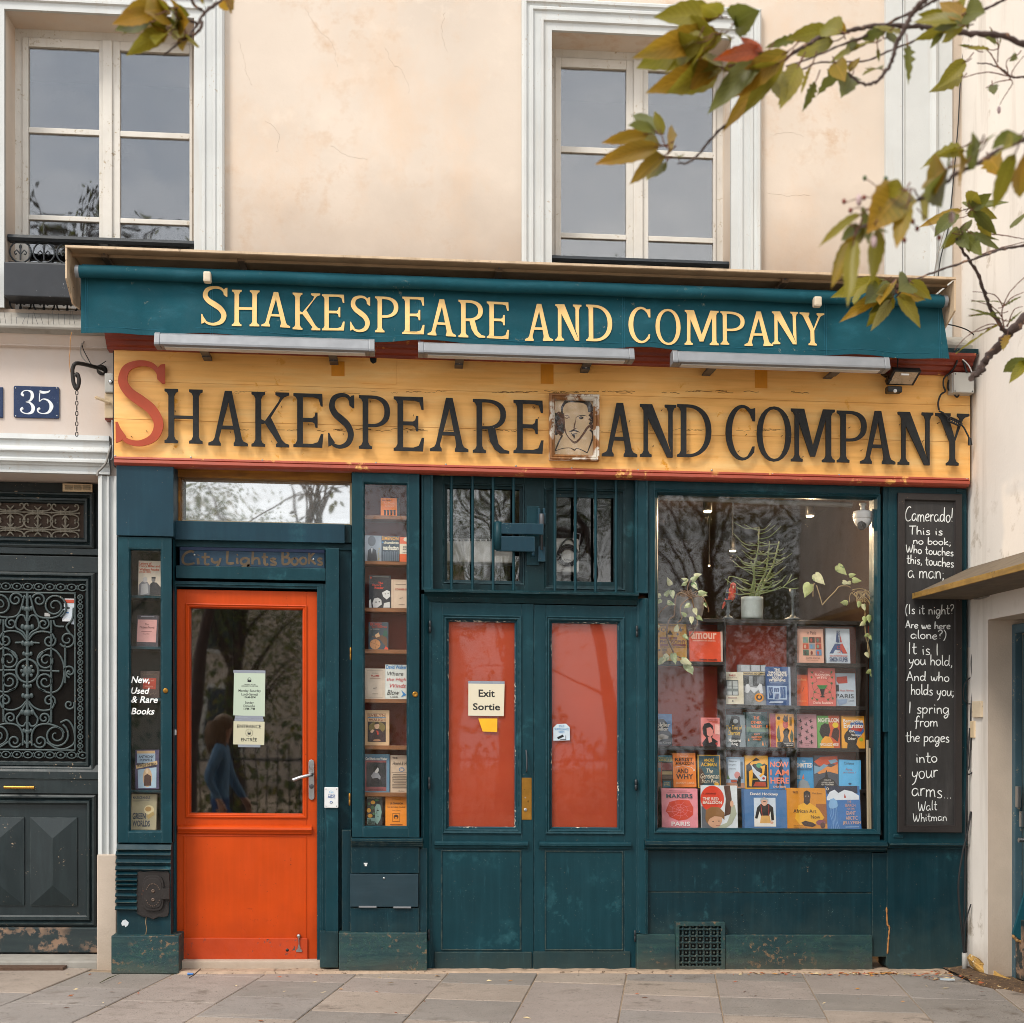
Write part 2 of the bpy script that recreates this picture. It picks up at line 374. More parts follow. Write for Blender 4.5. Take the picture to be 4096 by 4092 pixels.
    if ch == 'K':
        x = O+T
        return [stem(O),('p',[(x,.5),(x+.07,.47),(w_-.20,.82),(w_-.16,.91),(w_-.25,1-S),(w_-.25,1),(w_,1),(w_,1-S),(w_-.09,.92),(w_-.14,.86),(x+.15,.50),(x+.05,.42),(x,.42)]),
                ('p',[(x+.06,.44),(x+.18,.53),(w_-.13,.13),(w_-.07,.07),(w_,S),(w_,0),(w_-.24,0),(w_-.24,S),(w_-.21,.08)])]
    if ch == 'N':
        x = O; b_ = w_-O-T*.8; th = T*.78
        return [stem(x,1,0,1,1,th),('p',[(b_,.3),(b_+th,0),(b_+th,.85),(b_+th+O*.4,1-S-.02),(b_+th+O,1-S),(b_+th+O,1),(b_-O,1),(b_-O,1-S),(b_-O*.4,1-S-.02),(b_,.87)]),
                ('p',[(x+th,1),(x+th,.74),(b_-.02,.0),(b_+th,0),(b_,.22),(x+th+.08,1)])]
    if ch == 'M':
        x = O; th = T*.8; b_ = w_-O-T
        return [stem(x,1,0,1,1,th),stem(b_,0,1,1,1,T),('p',[(x+th,1),(x+th,.74),(w_*.44,.10),(w_*.55,.10),(w_*.50,.30),(x+th+.10,1)]),
                ('p',[(w_*.55,.10),(b_,.80),(b_,1),(b_-.05,1),(w_*.50,.30)])]
    if ch == 'Y':
        c = w_*.5; th = T
        return [('p',[(c-th/2-O,0),(c+th/2+O,0),(c+th/2+O,S),(c+th/2+O*.3,S+.03),(c+th/2,S+.09),(c+th/2,.46),(w_-.13,.88),(w_-.08,.93),(w_,1-S),(w_,1),(w_-.24,1),(w_-.24,1-S),(w_-.19,.90),(c+.045,.52),
                       (.27,.89),(.30,1-S),(.30,1),(0,1),(0,1-S),(.07,.93),(.11,.88),(c-th/2,.44),(c-th/2,S+.09),(c-th/2-O*.3,S+.03),(c-th/2-O,S)])]
    return []
def put_serif(mb,ch,r,d0,d1,T=.13,t=.07):
    u0,v0,u1,v1 = r; h = v1-v0; w_ = (u1-u0)/h
    for i,pc in enumerate(serif(ch,w_,T,t)):
        tr = lambda pts: [(u0+x*h,v0+y*h) for x,y in pts]; e = d1+i*.0004
        if pc[0] == 'p': mb.prism(tr(pc[1]),d0,e)
        else: mb.strip(tr(pc[1]),tr(pc[2]),d0,e,pc[0] == 'c')
HAND = {
 'a': (.54,[[(.42,.42),(.25,.5),(.08,.38),(.05,.16),(.16,.01),(.3,.06),(.42,.25),(.43,.46),(.42,.15),(.5,.01)]]),
 'b': (.5,[[(.09,1),(.08,.5),(.08,.02)],[(.08,.3),(.22,.48),(.38,.42),(.42,.22),(.3,.03),(.09,.05)]]),
 'c': (.46,[[(.4,.41),(.25,.5),(.09,.38),(.05,.17),(.18,0),(.41,.09)]]),
 'd': (.56,[[(.42,.4),(.25,.5),(.08,.38),(.05,.16),(.16,.01),(.3,.06),(.43,.28)],[(.46,1),(.44,.5),(.43,.12),(.5,0)]]),
 'e': (.47,[[(.06,.25),(.28,.28),(.4,.36),(.3,.5),(.13,.44),(.05,.22),(.17,.01),(.42,.08)]]),
 'f': (.42,[[(.42,.88),(.34,1),(.22,.86),(.18,.5),(.17,.1),(.12,-.22)],[(.04,.5),(.38,.53)]]),
 'g': (.55,[[(.42,.42),(.25,.5),(.08,.38),(.05,.16),(.16,.01),(.3,.06),(.42,.28)],[(.44,.48),(.42,0),(.36,-.3),(.2,-.4),(.1,-.28),(.22,-.14),(.52,-.04)]]),
 'h': (.5,[[(.1,1),(.08,.5),(.08,0)],[(.08,.28),(.22,.48),(.36,.44),(.4,.25),(.42,0)]]),
 'i': (.24,[[(.1,.48),(.11,.2),(.13,0)],[(.1,.68),(.13,.73)]]),
 'k': (.48,[[(.09,1),(.08,.5),(.08,0)],[(.38,.5),(.1,.24),(.26,.12),(.44,0)]]),
 'l': (.24,[[(.1,1),(.09,.5),(.1,.12),(.2,.01)]]),
 'm': (.72,[[(.06,.5),(.06,.25),(.06,0)],[(.06,.3),(.18,.48),(.3,.42),(.32,.2),(.32,0)],[(.32,.3),(.45,.48),(.57,.42),(.6,.2),(.62,0)]]),
 'n': (.5,[[(.06,.5),(.07,.25),(.07,0)],[(.07,.3),(.2,.48),(.35,.43),(.39,.22),(.41,0)]]),
 'o': (.5,[[(.24,.5),(.08,.4),(.05,.2),(.18,0),(.36,.06),(.43,.26),(.36,.45),(.22,.5)]]),
 'p': (.5,[[(.07,.5),(.08,.1),(.06,-.42)],[(.08,.34),(.22,.49),(.38,.42),(.42,.22),(.3,.03),(.09,.06)]]),
 'r': (.38,[[(.08,.5),(.08,.25),(.08,0)],[(.08,.3),(.2,.47),(.36,.46)]]),
 's': (.42,[[(.36,.43),(.22,.5),(.1,.4),(.2,.27),(.34,.16),(.28,.02),(.06,.04)]]),
 't': (.4,[[(.18,.9),(.17,.5),(.17,.12),(.26,0),(.36,.06)],[(.02,.55),(.36,.58)]]),
 'u': (.52,[[(.07,.5),(.06,.2),(.16,.01),(.32,.08),(.42,.3)],[(.43,.5),(.42,.2),(.48,0)]]),
 'w': (.62,[[(.05,.5),(.1,.12),(.18,.02),(.27,.2),(.3,.36),(.34,.12),(.42,.02),(.52,.2),(.56,.5)]]),
 'y': (.5,[[(.07,.5),(.08,.25),(.2,.14),(.36,.26)],[(.43,.5),(.36,.1),(.24,-.25),(.06,-.42)]]),
 'C': (.62,[[(.55,.93),(.42,1.02),(.2,.86),(.07,.5),(.1,.14),(.28,0),(.56,.12)]]),
 'T': (.56,[[(.02,.97),(.3,.98),(.58,1.0)],[(.3,.98),(.28,.5),(.27,0)]]),
 'W': (.84,[[(.05,.95),(.1,.4),(.2,.02),(.32,.3),(.4,.7),(.46,.3),(.56,.02),(.7,.4),(.78,1)]]),
 'I': (.34,[[(.17,1),(.16,.5),(.16,0)]]),
 'A': (.62,[[(.03,0),(.16,.5),(.3,1)],[(.3,1),(.44,.5),(.56,0)],[(.1,.36),(.48,.4)]]),
 'L': (.5,[[(.12,1),(.1,.5),(.08,.05)],[(.08,.05),(.28,.02),(.46,.06)]]),
 'B': (.56,[[(.1,1),(.09,.5),(.08,0)],[(.1,1),(.34,.98),(.42,.78),(.3,.58),(.1,.54)],[(.1,.54),(.4,.5),(.5,.26),(.36,.03),(.08,0)]]),
 'K': (.5,[[(.1,1),(.09,.5),(.08,0)],[(.42,.95),(.12,.45),(.3,.2),(.46,0)]]),
 '!': (.22,[[(.14,1),(.11,.6),(.09,.28)],[(.08,.05),(.1,.08)]]),
 '?': (.46,[[(.06,.82),(.18,1),(.38,.9),(.34,.66),(.2,.5),(.2,.3)],[(.19,.06),(.22,.09)]]),
 ';': (.2,[[(.1,.4),(.12,.43)],[(.12,.08),(.12,-.04),(.05,-.16)]]),',': (.2,[[(.12,.08),(.12,-.04),(.05,-.16)]]),
 '.': (.2,[[(.1,.02),(.13,.05)]]),'(': (.3,[[(.26,1.05),(.12,.75),(.08,.4),(.12,.05),(.24,-.2)]]),')': (.3,[[(.06,1.05),(.2,.75),(.22,.4),(.16,.05),(.04,-.2)]]),
 ' ': (.34,[]),'-': (.3,[[(.04,.3),(.26,.3)]])}
def put_hand(mb,s,f,x0,x1,ytop,ybase,d,wd,tilt=0.):
    tot = sum(HAND[c][0] for c in s); u0,v0,u1,v1 = rect(f,x0,ytop,x1,ybase,d); h = v1-v0; kx = (u1-u0)/tot; x = 0
    for c in s:
        a,st = HAND[c]; jy = rnd.uniform(-.03,.03)*h
        for pl in st:
            pts = [(u0+(x+px)*kx+rnd.uniform(-.012,.012)*kx,v0+py*h+jy+tilt*(x/tot-.5)*h) for px,py in pl]
            if len(pts) == 2: pts = [pts[0],((pts[0][0]+pts[1][0])/2,(pts[0][1]+pts[1][1])/2),pts[1]]
            _,A_,B_ = vstroke(pts,[wd*rnd.uniform(.85,1.1),wd*rnd.uniform(.95,1.2),wd*rnd.uniform(.8,1.)],5)
            mb.strip(A_,B_,d-.0004,d+.0006+.0002*rnd.random())
        x += a
_tc = {}
def textmesh(s,bold=0.,shear=0.):
    key = (s,bold,shear)
    if key not in _tc:
        c = bpy.data.curves.new('t','FONT'); c.body = s; c.offset = bold; c.shear = shear; c.resolution_u = 3; c.align_x = 'CENTER'; c.space_line = .9
        o = bpy.data.objects.new('t',c); col.objects.link(o); bpy.context.view_layer.update()
        me = bpy.data.meshes.new_from_object(o.evaluated_get(bpy.context.evaluated_depsgraph_get()))
        vs = [tuple(v.co) for v in me.vertices]; fs = [tuple(p.vertices) for p in me.polygons]
        bpy.data.objects.remove(o); bpy.data.curves.remove(c); bpy.data.meshes.remove(me)
        xs = [v[0] for v in vs]; ys = [v[1] for v in vs]; x0,x1,y0,y1 = min(xs),max(xs),min(ys),max(ys)
        _tc[key] = ([((x-x0)/(x1-x0),(y-y0)/(y1-y0)) for x,y,_ in vs],fs)
    return _tc[key]
def put_text(mb,s,r,d,bold=0.,shear=0.,vert=False):
    vs,fs = textmesh(s,bold,shear); u0,v0,u1,v1 = r
    if vert: return mb.add([(u0+y*(u1-u0),v1-x*(v1-v0),d) for x,y in vs],fs)
    return mb.add([(u0+x*(u1-u0),v0+y*(v1-v0),d) for x,y in vs],fs)
# ================================================================ materials of the place
PLASTER = mat('cream plaster','#d2c5b7',.9,var=.09,vs_=1.0,bump=1.,bs=6,spec=.2,
              streak=('#dcb48c',(1.0,1.0,.6),.5,.78,.6),chips=[('#c2a283',8,.50,.72,.9,.48,.66),('#dccfc0',5,.52,.72,1.3,.5,.66),('#a08c7a',60,.68,.74,4,.5,.6)],
              dirt=[('#7d6a5c',5.75,4.75,.6,2.2,.7)])
PLASTER_LOW = mat('pinkish plaster','#c9bdb4',.9,var=.05,vs_=1.6,bump=.25,bs=50,spec=.2,streak=('#cdb7a6',(3,3,.8),.48,.75,.6),dirt=[('#7d6f63',.7,.1,.6,5,.5)])
STUCCO = mat('white stucco','#c6c9c8',.8,var=.06,vs_=3,bump=.2,bs=70,spec=.25,streak=('#b9ae9f',(9,9,.7),.55,.85,.6),chips=[('#b5a99a',40,.62,.68,3,.5,.6)])
SIDEWALL = mat('chalky side wall','#e4ddd4',.9,var=.05,vs_=1.5,bump=.3,bs=30,spec=.2,streak=('#a89c8e',(4,4,.45),.5,.8,.7),chips=[('#b5a898',5,.56,.66,1.2,.5,.62)],dirt=[('#8f7d6a',.45,0.,.6,6,.4)])
REVEAL = mat('rough grey render','#c3b4a4',.95,var=.06,vs_=5,bump=.5,bs=90,spec=.15,dirt=[('#85725f',.6,0.,.6,6,.4)])
WHITEWOOD = mat('old white window paint','#cfcbc3',.6,var=.05,vs_=8,bump=.15,bs=120,chips=[('#a8997f',38,.58,.64,5,.5,.62)],streak=('#bdb09d',(30,30,2),.55,.8,.5))
STONE = mat('grey stone ledge','#98948c',.85,var=.12,vs_=6,bump=.3,bs=50,streak=('#6f675c',(10,10,2),.5,.8,.6))
ZINC = mat('dull zinc','#97979a',.5,.4,var=.1,vs_=7,streak=('#6d6a68',(4,4,12),.5,.8,.5))
BLACKIRON = mat('black iron paint','#1b2126',.45,.0,var=.2,vs_=12,bump=.2,bs=90,chips=[('#7d8084',60,.64,.7,8,.5,.6)])
DOORGREEN = mat('dark bottle green paint','#172427',.42,var=.12,vs_=5,bump=.12,bs=70,chips=[('#b09a80',45,.63,.66,6,.57,.63)],streak=('#2c3a3c',(25,25,3),.5,.8,.5),edge=('#6f7a74',.5))
DOORWORN = mat('peeling green kickboard paint','#1d2b2e',.5,var=.12,vs_=5,bump=.3,bs=50,grain=('#35413f',(2,2,18),.5),chips=[('#8a6f5a',14,.48,.56,3,.42,.55)])
IRONGRILLE = mat('green grey cast iron','#3d4a4b',.5,var=.15,vs_=20,bump=.1,bs=90,chips=[('#8d8272',60,.6,.7,9,.5,.6)])
IRONDUST = mat('dusty cast iron','#7d776a',.7,var=.2,vs_=20)
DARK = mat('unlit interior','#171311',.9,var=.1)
BRASS = mat('polished brass','#c9974a',.28,1.,var=.1,vs_=20)
OLDBRASS = mat('tarnished brass','#a87a35',.4,.9,var=.25,vs_=14,chips=[('#4a3a22',40,.6,.68,6,.45,.6)])
STEEL = mat('brushed steel','#b4b6b8',.32,1.,var=.06)
ALU = mat('weathered aluminium','#83868a',.5,.25,var=.08,vs_=9,streak=('#8f9094',(3,3,14),.5,.85,.5),chips=[('#7d7f82',30,.64,.7,4,.5,.6)])
GREYMETAL = mat('grey steel bracket','#54565a',.5,.5,var=.1)
GREYPLASTIC = mat('grey plastic box','#b5b4ae',.55,var=.06,vs_=9)
CREAMPLASTIC = mat('yellowed plastic','#d6bf9c',.5,var=.06)
BLACKPLASTIC = mat('black plastic','#17181a',.4,var=.1)
CABLE = mat('black cable','#1a1a1c',.55,var=.1)
GREYCABLE = mat('grey cable','#8d8983',.6,var=.1)
WHITEPLASTIC = mat('white plastic','#dadcdc',.35,var=.03)
PAPER = mat('paper','#d9d3c2',.8,var=.03)
TAPE = mat('clear tape','#8d94a0',.25,var=.05)
BLACKINK = ink('#16181c')

def teal(name,c,wear=1.,**k):
    ch = [('#2f6068',7,.56,.74,1.7,.5,.64),('#7f968f',120,.66,.70,5,.52,.6),('#b79a78',75,.70-.02*wear,.73,9,.55-.03*wear,.62)]
    if wear > 1: ch += [('#8a7458',34,.66,.70,6,.56,.64)]
    return mat(name,c,.44,var=.14,vs_=3.5,bump=.14,bs=30,grain=('#2a5864',(26,26,1.4),.14),streak=('#3c7480',(45,45,4),.64,.8,.4),edge=('#5f8088' if wear == 1 else '#8a8a72',.6),chips=ch,spec=.25,**k)
TEAL = teal('teal shopfront paint','#08343d')
TEALDK = teal('darker teal paint','#07282d')
TEALLOW = teal('scuffed teal paint','#052a33',1.6,dirt=[('#4c5850',.62,0.,.5,9,.45)])
TEALSLATE = teal('slate blue paint','#163644')
PLINTH = mat('rotting teal plinth paint','#12363a',.6,var=.2,vs_=6,bump=.4,bs=30,grain=('#3a5a50',(3,3,24),.5),
             chips=[('#7d644a',26,.56,.63,3.5,.44,.58),('#1f4640',40,.52,.6,6,.42,.6)],dirt=[('#5f5340',.22,.0,.6,9,.2)])
ORANGE = mat('orange door paint','#bd4204',.45,var=.09,vs_=3,bump=.12,bs=40,spec=.25,grain=('#d64a10',(30,30,1.5),.3),chips=[('#4b2a1c',60,.65,.69,7,.53,.62),('#8a2a08',14,.60,.72,2.5,.52,.64)],dirt=[('#8a2f10',.62,.12,.55,6,.35)])
ORANGELOW = mat('scuffed orange kickboard paint','#b53c08',.45,var=.09,vs_=5,bump=.2,bs=40,chips=[('#2b3f40',34,.60,.65,5,.46,.58)],dirt=[('#20444a',.13,.06,.9,16,.12)])
REDTRIM = mat('oxblood moulding paint','#7c2c19',.45,var=.14,vs_=6,bump=.2,bs=40,grain=('#a0452a',(1.2,20,26),.5),chips=[('#d59a4a',22,.60,.66,3,.52,.6)])
REDTRIMLOW = mat('sun bleached red moulding paint','#9e4430',.5,var=.12,vs_=6,bump=.2,bs=40,grain=('#b8604a',(1.2,20,26),.5),chips=[('#d9a25a',16,.55,.62,2.2,.54,.6)])
YELLOW = mat('ochre sign board paint','#f9bb68',.55,var=.08,vs_=1.6,bump=.3,bs=26,grain=('#d08f38',(1.2,10,26),.6),
             streak=('#f6cf8c',(1.2,5,7),.48,.7,.7),chips=[('#3a2a18',48,.70,.73,4,.5,.58),('#e39a22',9,.60,.64,1.6,.52,.6)])
DARKORANGE = mat('fresh ochre patch','#d58a18',.6,var=.08,vs_=14)
LETTERBLACK = mat('charcoal letter paint','#17191b',.75,var=.12,vs_=18,bump=.15,bs=80,chips=[('#8b8377',70,.7,.73,9,.52,.6)])
LETTERRED = mat('brick red letter paint','#a83f1c',.55,var=.07,vs_=9,bump=.1,bs=80)
AWNING = mat('teal awning canvas','#0d4955',.75,var=.08,vs_=4,bump=.3,bs=260,spec=.25,streak=('#2a6a7a',(4,4,9),.55,.8,.5),chips=[('#7d8478',24,.62,.72,3,.55,.66)])
AWNINGINK = mat('cream stencil paint','#ecc480',.7,var=.05,vs_=12)
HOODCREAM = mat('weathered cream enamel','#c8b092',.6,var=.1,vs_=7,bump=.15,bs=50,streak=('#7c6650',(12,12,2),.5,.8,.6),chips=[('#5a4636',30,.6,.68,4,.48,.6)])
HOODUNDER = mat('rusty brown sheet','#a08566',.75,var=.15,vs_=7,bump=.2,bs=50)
SLATE = mat('chalkboard slate paint','#2c2b2b',.6,var=.14,vs_=4,streak=('#4a4848',(14,14,2),.5,.8,.6))
SLATEFRAME = mat('black stained frame','#262120',.5,var=.1,vs_=9,chips=[('#a98c68',60,.66,.7,8,.54,.6)])
CHALK = mat('white chalk marker','#e4e8e6',.8,var=.06,vs_=40)
SHELFWOOD = mat('varnished shelf wood','#8a5a34',.45,var=.15,vs_=9,bump=.1,bs=50,grain=('#5e3a1e',(3,20,40),.5))
BLACKSHELF = mat('black bookcase','#1c1714',.5,var=.12,vs_=8)
REDBACK = mat('brick red backing','#a83a20',.7,var=.1,vs_=3)
REDPAPER = mat('red paper behind glass','#a2370e',.7,var=.10,vs_=2)
BROWNBACK = mat('brown backing','#7d3020',.7,var=.12,vs_=3)
GLASS = glass('shop glass',1.5,.015); GLASSLOW = glass('blind glass',1.36,.015)
GLASSDOOR = glass('door glass',2.0,.01)
GLASSUP = glass('upstairs glass',2.2,.06)
GLASSOLD = glass('silvered fanlight glass',12,.02,tint=(.85,.88,.86),film=('#e4e6e2',.25))

# ================================================================ the house
house = thing('town_house','cream plastered old house standing above and around the bookshop front','house',(0,0,0))
WL_u,WR_u = -4.6,UV('src',3845,1500,0)[0]
wl = rect2('A',40,115,'B',1468,655,.0)      # left window opening
wr = rect('M',331,233,1482,2000,.0)
wr = (wr[0],wl[1],wr[2],wr[3])
dl_u1 = UV('LD',1525,1200,.0)[0]; dl_v1 = UV('LD',700,362,.0)[1]
dl = (dl_u1-1.62,-.2,dl_u1,dl_v1)               # left doorway
sh = (UV('C',877,300,.1)[0]+.02,-.2,UV('L',750,1000,.1)[0]-.02,UV('S2',966,700,.1)[1])  # shopfront opening
SPLITV = UV('B',100,765,0)[1]                   # string course: plaster above, pinkish plaster below
def holed(rects,u0,v0,u1,v1,d,back):
    us = sorted({u0,u1,*[x for r in rects for x in (r[0],r[2]) if u0 < x < u1]}); vs_ = sorted({v0,v1,*[x for r in rects for x in (r[1],r[3]) if v0 < x < v1]})
    mb = MB()
    for i in range(len(us)-1):
        for j in range(len(vs_)-1):
            cu,cv = (us[i]+us[i+1])/2,(vs_[j]+vs_[j+1])/2
            if any(r[0] < cu < r[2] and r[1] < cv < r[3] for r in rects): continue
            mb.add([(us[i],vs_[j],d),(us[i+1],vs_[j],d),(us[i+1],vs_[j+1],d),(us[i],vs_[j+1],d)],[(0,1,2,3)])
    for r in rects:
        a,b,c,e = max(r[0],u0),max(r[1],v0),min(r[2],u1),min(r[3],v1)
        if c <= a or e <= b: continue
        mb.add([(a,b,d),(a,e,d),(a,e,back),(a,b,back)],[(0,1,2,3)]); mb.add([(c,b,d),(c,e,d),(c,e,back),(c,b,back)],[(0,1,2,3)])
        mb.add([(a,e,d),(c,e,d),(c,e,back),(a,e,back)],[(0,1,2,3)]); mb.add([(a,b,d),(c,b,d),(c,b,back),(a,b,back)],[(0,1,2,3)])
    return mb
build('wall',holed([wl,wr],WL_u,SPLITV,WR_u+.02,8.5,0,-.32),PLASTER,house)
build('lower_wall',holed([dl,sh],WL_u,-.25,WR_u+.02,SPLITV,0,-.42),PLASTER_LOW,house)
m = MB()
for f,pts in (('A',[(1800,300),(1840,420),(1850,520),(1900,640)]),('A',[(2300,60),(2380,200),(2500,330),(2540,500)]),('M',[(1740,870),(1850,855),(1960,880)]),('M',[(1720,1240),(1850,1260),(2000,1250)]),('A',[(2000,900),(2100,1000),(2090,1150)]),('A',[(2900,350),(2960,480),(3050,560),(3080,700)]),('A',[(2500,1100),(2620,1180),(2780,1200)]),('A',[(3350,100),(3330,260),(3380,400)])):
    c = spline([(*UV(f,x,y,0),.0005) for x,y in pts],6); m.tube([(p.x+rnd.uniform(-.008,.008),p.y+rnd.uniform(-.008,.008),p.z) for p in c],.0004,4)
build('cracks',m,mat('hairline crack','#a08b7a',.9),house)
build('roof',MB().box(WL_u-1,8.5,WR_u+3,9.0,-6,.35),ZINC,house)
build('back_wall',MB().box(WL_u,-.2,WR_u+.02,8.5,-6.1,-6.0),DARK,house)
build('end_wall',MB().box(WL_u-.2,-.2,WL_u,8.5,-6,-.01),PLASTER,house)
build('floor_slab',MB().box(WL_u,3.72,WR_u,3.9,-6,-.45),DARK,house)

def window(o,px,bars,depth,mid,label):
    """casement window: o = opening rect on the wall plane, px = list of pane columns in metres, bars = list of v"""
    d = depth
    wn = build('window',MB().frame(o[0]-.02,o[1],o[2]+.02,o[3]+.02,[(0,d-.05),(0,d),(.075,d),(.08,d-.012),(.08,d-.05)]),WHITEWOOD,house,label=label)
    for k,(a,b) in enumerate(px):
        l = (o[0]+.05) if k == 0 else mid+.002; r = mid-.002 if k == 0 else o[2]-.05
        sash = MB()
        top = o[3]-.06; bot = o[1]+.08
        st = a-l,r-b
        sash.box(l,bot,a,top,d-.03,d+.012); sash.box(b,bot,r,top,d-.03,d+.012)
        sash.box(a,bars[0],b,top,d-.03,d+.011); sash.box(a,bot,b,bot+.10,d-.03,d+.011)
        for v0,v1 in bars[1:]: sash.box(a,v0,b,v1,d-.025,d+.008)
        build('sash',sash,WHITEWOOD,wn,.004)
        vs_ = [bars[0]]+[x for v0,v1 in bars[1:] for x in (v1,v0)]+[bot+.1]
        for i in range(0,len(vs_)-1,2):
            build('pane',MB().box(a-.004,vs_[i+1]-.004,b+.004,vs_[i]+.004,d-.016,d-.010),GLASSUP,wn)
    build('meeting_stile',MB().box(mid-.035,o[1]+.08,mid+.03,o[3]-.06,d+.0125,d+.028),WHITEWOOD,wn,.006)
    build('interior',MB().box(o[0]-.3,o[1]-.1,o[2]+.3,o[3]+.2,-1.6,-1.5).box(o[0]-.32,o[1]-.1,o[0]-.3,o[3]+.2,-1.5,-.33).box(o[2]+.3,o[1]-.1,o[2]+.32,o[3]+.2,-1.5,-.33)
          .box(o[0]-.3,o[3]+.2,o[2]+.3,o[3]+.22,-1.5,-.33),DARK,wn)
    return wn
gd = -.24
ua = lambda x,f='A',y=900: UV(f,x,y,gd)[0]; va = lambda y,f='A',x=900: UV(f,x,y,gd)[1]
window(wl,[(ua(217),ua(750)),(ua(907),ua(1430))],[va(385),(va(1030),va(988)),(va(1682),va(1645))],gd,ua(818),'left upstairs window with cracked white paint and a tree mirrored in its lower panes')
um = lambda x: UV('M',x,1000,gd)[0]; vm = lambda y: UV('M',880,y,gd)[1]
window(wr,[(um(392),um(811)),(um(953),um(1370))],[vm(455),(vm(1000),vm(962)),(vm(1548),vm(1515))],gd,um(888),'right upstairs window with smooth cream frames, half hidden by leaves')

def surround(o,wd,sides='tlr',bottom=None):
    """stepped stucco architrave round an opening (inner edge = opening)"""
    u0,v0,u1,v1 = o[0]-wd,bottom if bottom is not None else o[1],o[2]+wd,o[3]+wd
    k = wd/.21
    prof = [(0,.0),(0,.045),(.012*k,.058),(.03*k,.058),(.036*k,.044),(.05*k,.040),(.062*k,.05),(.078*k,.05),(.082*k,.034),(.13*k,.034),(.134*k,.046),(.15*k,.046),(.156*k,.028),(wd,.028),(wd,-.005)]
    return build('architrave',MB().frame(u0,v0,u1,v1,prof,sides),STUCCO,house)
surround(wl,UV('A',1690,900,.04)[0]-wl[2],bottom=wl[1])
surround(wr,wr[0]-UV('M',141,900,.04)[0],bottom=wl[1])
# pilaster at the right hand end of the upper storey
pu = lambda x: UV('N',x,900,.03)[0]
build('pilaster',MB().run_v(SPLITV-.05,8.5,[(pu(1035),-.01),(pu(1035),.03),(pu(1138),.034),(pu(1142),.018),(pu(1152),.03),(pu(1166),.02),(pu(1322),.02),(pu(1330),.036),(pu(1352),.05),(pu(1370),.036),(pu(1376),.022),(pu(1466),.022),(pu(1467),-.01)]),STUCCO,house)
# string course with zinc apron at first floor level (left part in view)
lv = lambda y,d: UV('B',300,y,d)[1]
build('string_course',MB().run_u(WL_u,sh[0]+.55,[(lv(655,.0),-.02),(lv(672,.03),.03),(lv(762,.17),.17),(lv(768,.17),.17),(lv(780,.17),.165),(lv(786,.16),.14),(lv(812,.13),.11),(lv(815,.1),.03),(lv(812,.03),-.02)]),STONE,house)
build('corner_strip',MB().box(pu(1468),SPLITV,WR_u,8.5,-.02,.004),REVEAL,house)
build('string_course',MB().run_u(UV('W3',1560,600,.1)[0],WR_u,[(UV('W3',1700,555,.0)[1],-.02),(UV('W3',1700,562,.02)[1],.02),(UV('W3',1700,612,.2)[1],.2),(UV('W3',1700,634,.2)[1],.2),(UV('W3',1700,640,.1)[1],.08),(UV('W3',1700,640,.1)[1],-.02)]),STONE,house)
build('cove',MB().run_u(WL_u,UV('B',800,900,.05)[0],[(lv(800,.1),-.01),(lv(806,.1),.1),(lv(850,.07),.075),(lv(905,.03),.035),(lv(914,.03),.035),(lv(922,.02),.012),(lv(924,.02),-.01)]),PLASTER_LOW,house)
# cornice above the left doorway
cu1 = UV('B',822,1750,.06)[0]; cv = lambda y: UV('LD',900,y,.06)[1]
build('fascia_strip',MB().bx('B',-400,1622,787,1665,-.01,.018),STUCCO,house,.003)
build('cornice',MB().run_u(WL_u,cu1,[(cv(-245),-.01),(cv(-240),.06),(cv(-160),.07),(cv(-150),.05),(cv(-60),.05),(cv(10),.085),(cv(30),.085),(cv(40),.06),(cv(110),.055),(cv(150),.075),(cv(185),.075),(cv(195),.05),(cv(225),.045),(cv(235),.03),(cv(300),.03),(cv(322),.04),(cv(350),.04),(dl_v1,.03),(dl_v1,-.01)]),STUCCO,house)
# jamb between the doorway and the shop
jp = lambda x: UV('C',x,1000,.03)[0]; jb = UV('D',690,838,.03)[1]
build('jamb_moulding',MB().run_v(jb,dl_v1-.01,[(dl_u1,-.02),(dl_u1,.02),(jp(768),.034),(jp(786),.02),(jp(800),.012),(jp(812),.03),(jp(822),.03),(jp(828),.016),(jp(850),.01),(jp(872),.03),(jp(880),.03),(jp(880),-.02)]),STUCCO,house)
build('jamb_base',MB().box(dl_u1-.004,-.2,jp(882),jb,-.02,.045),REVEAL,house,.01)
build('door_step',MB().box(dl[0]-.3,-.3,dl_u1+.0,.045,-.6,.02),STONE,house,.01)
build('vent_plate',MB().bx('LD',965,520,1422,646,-.33,-.30),CREAMPLASTIC,house,.003)
vp = MB()
for r_ in range(3):
    for c_ in range(3): vp.bx('LD',1000+c_*137,546+r_*24,1118+c_*137,560+r_*24,-.31,-.293)
build('louvres',vp,mat('vent shadow','#8d8069',.6),house,.002)

# ---------------------------------------------------------------- left street door
dd = -.31
door = build('street_door',MB().box(dl[0],.0,dl[2]+.02,dl[3]+.05,dd-.10,dd-.06),DOORGREEN,house,label='tall dark green street door with scrolled iron grilles and a brass handle')
gu = lambda x,d=dd: UV('GD',x,900,d)[0]; gv = lambda y,d=dd: UV('GD',235,y,d)[1]
lu = lambda x,d=dd: UV('LD',x,1100,d)[0]; lv2 = lambda y,d=dd: UV('LD',580,y,d)[1]; dv = lambda y,d=dd: UV('D',200,y,d)[1]; du = lambda x,d=dd: UV('D',x,900,d)[0]
axis = gu(235)
mir = lambda u: 2*axis-u
mould = lambda a: [(0,dd-.05),(0,dd+.012),(.012,dd+.02),(.02,dd+.02),(.026,dd+.004),(a*.45,dd-.002),(a*.62,dd+.016),(a*.8,dd+.016),(a*.86,dd-.004),(a,dd-.012),(a,dd-.06)]
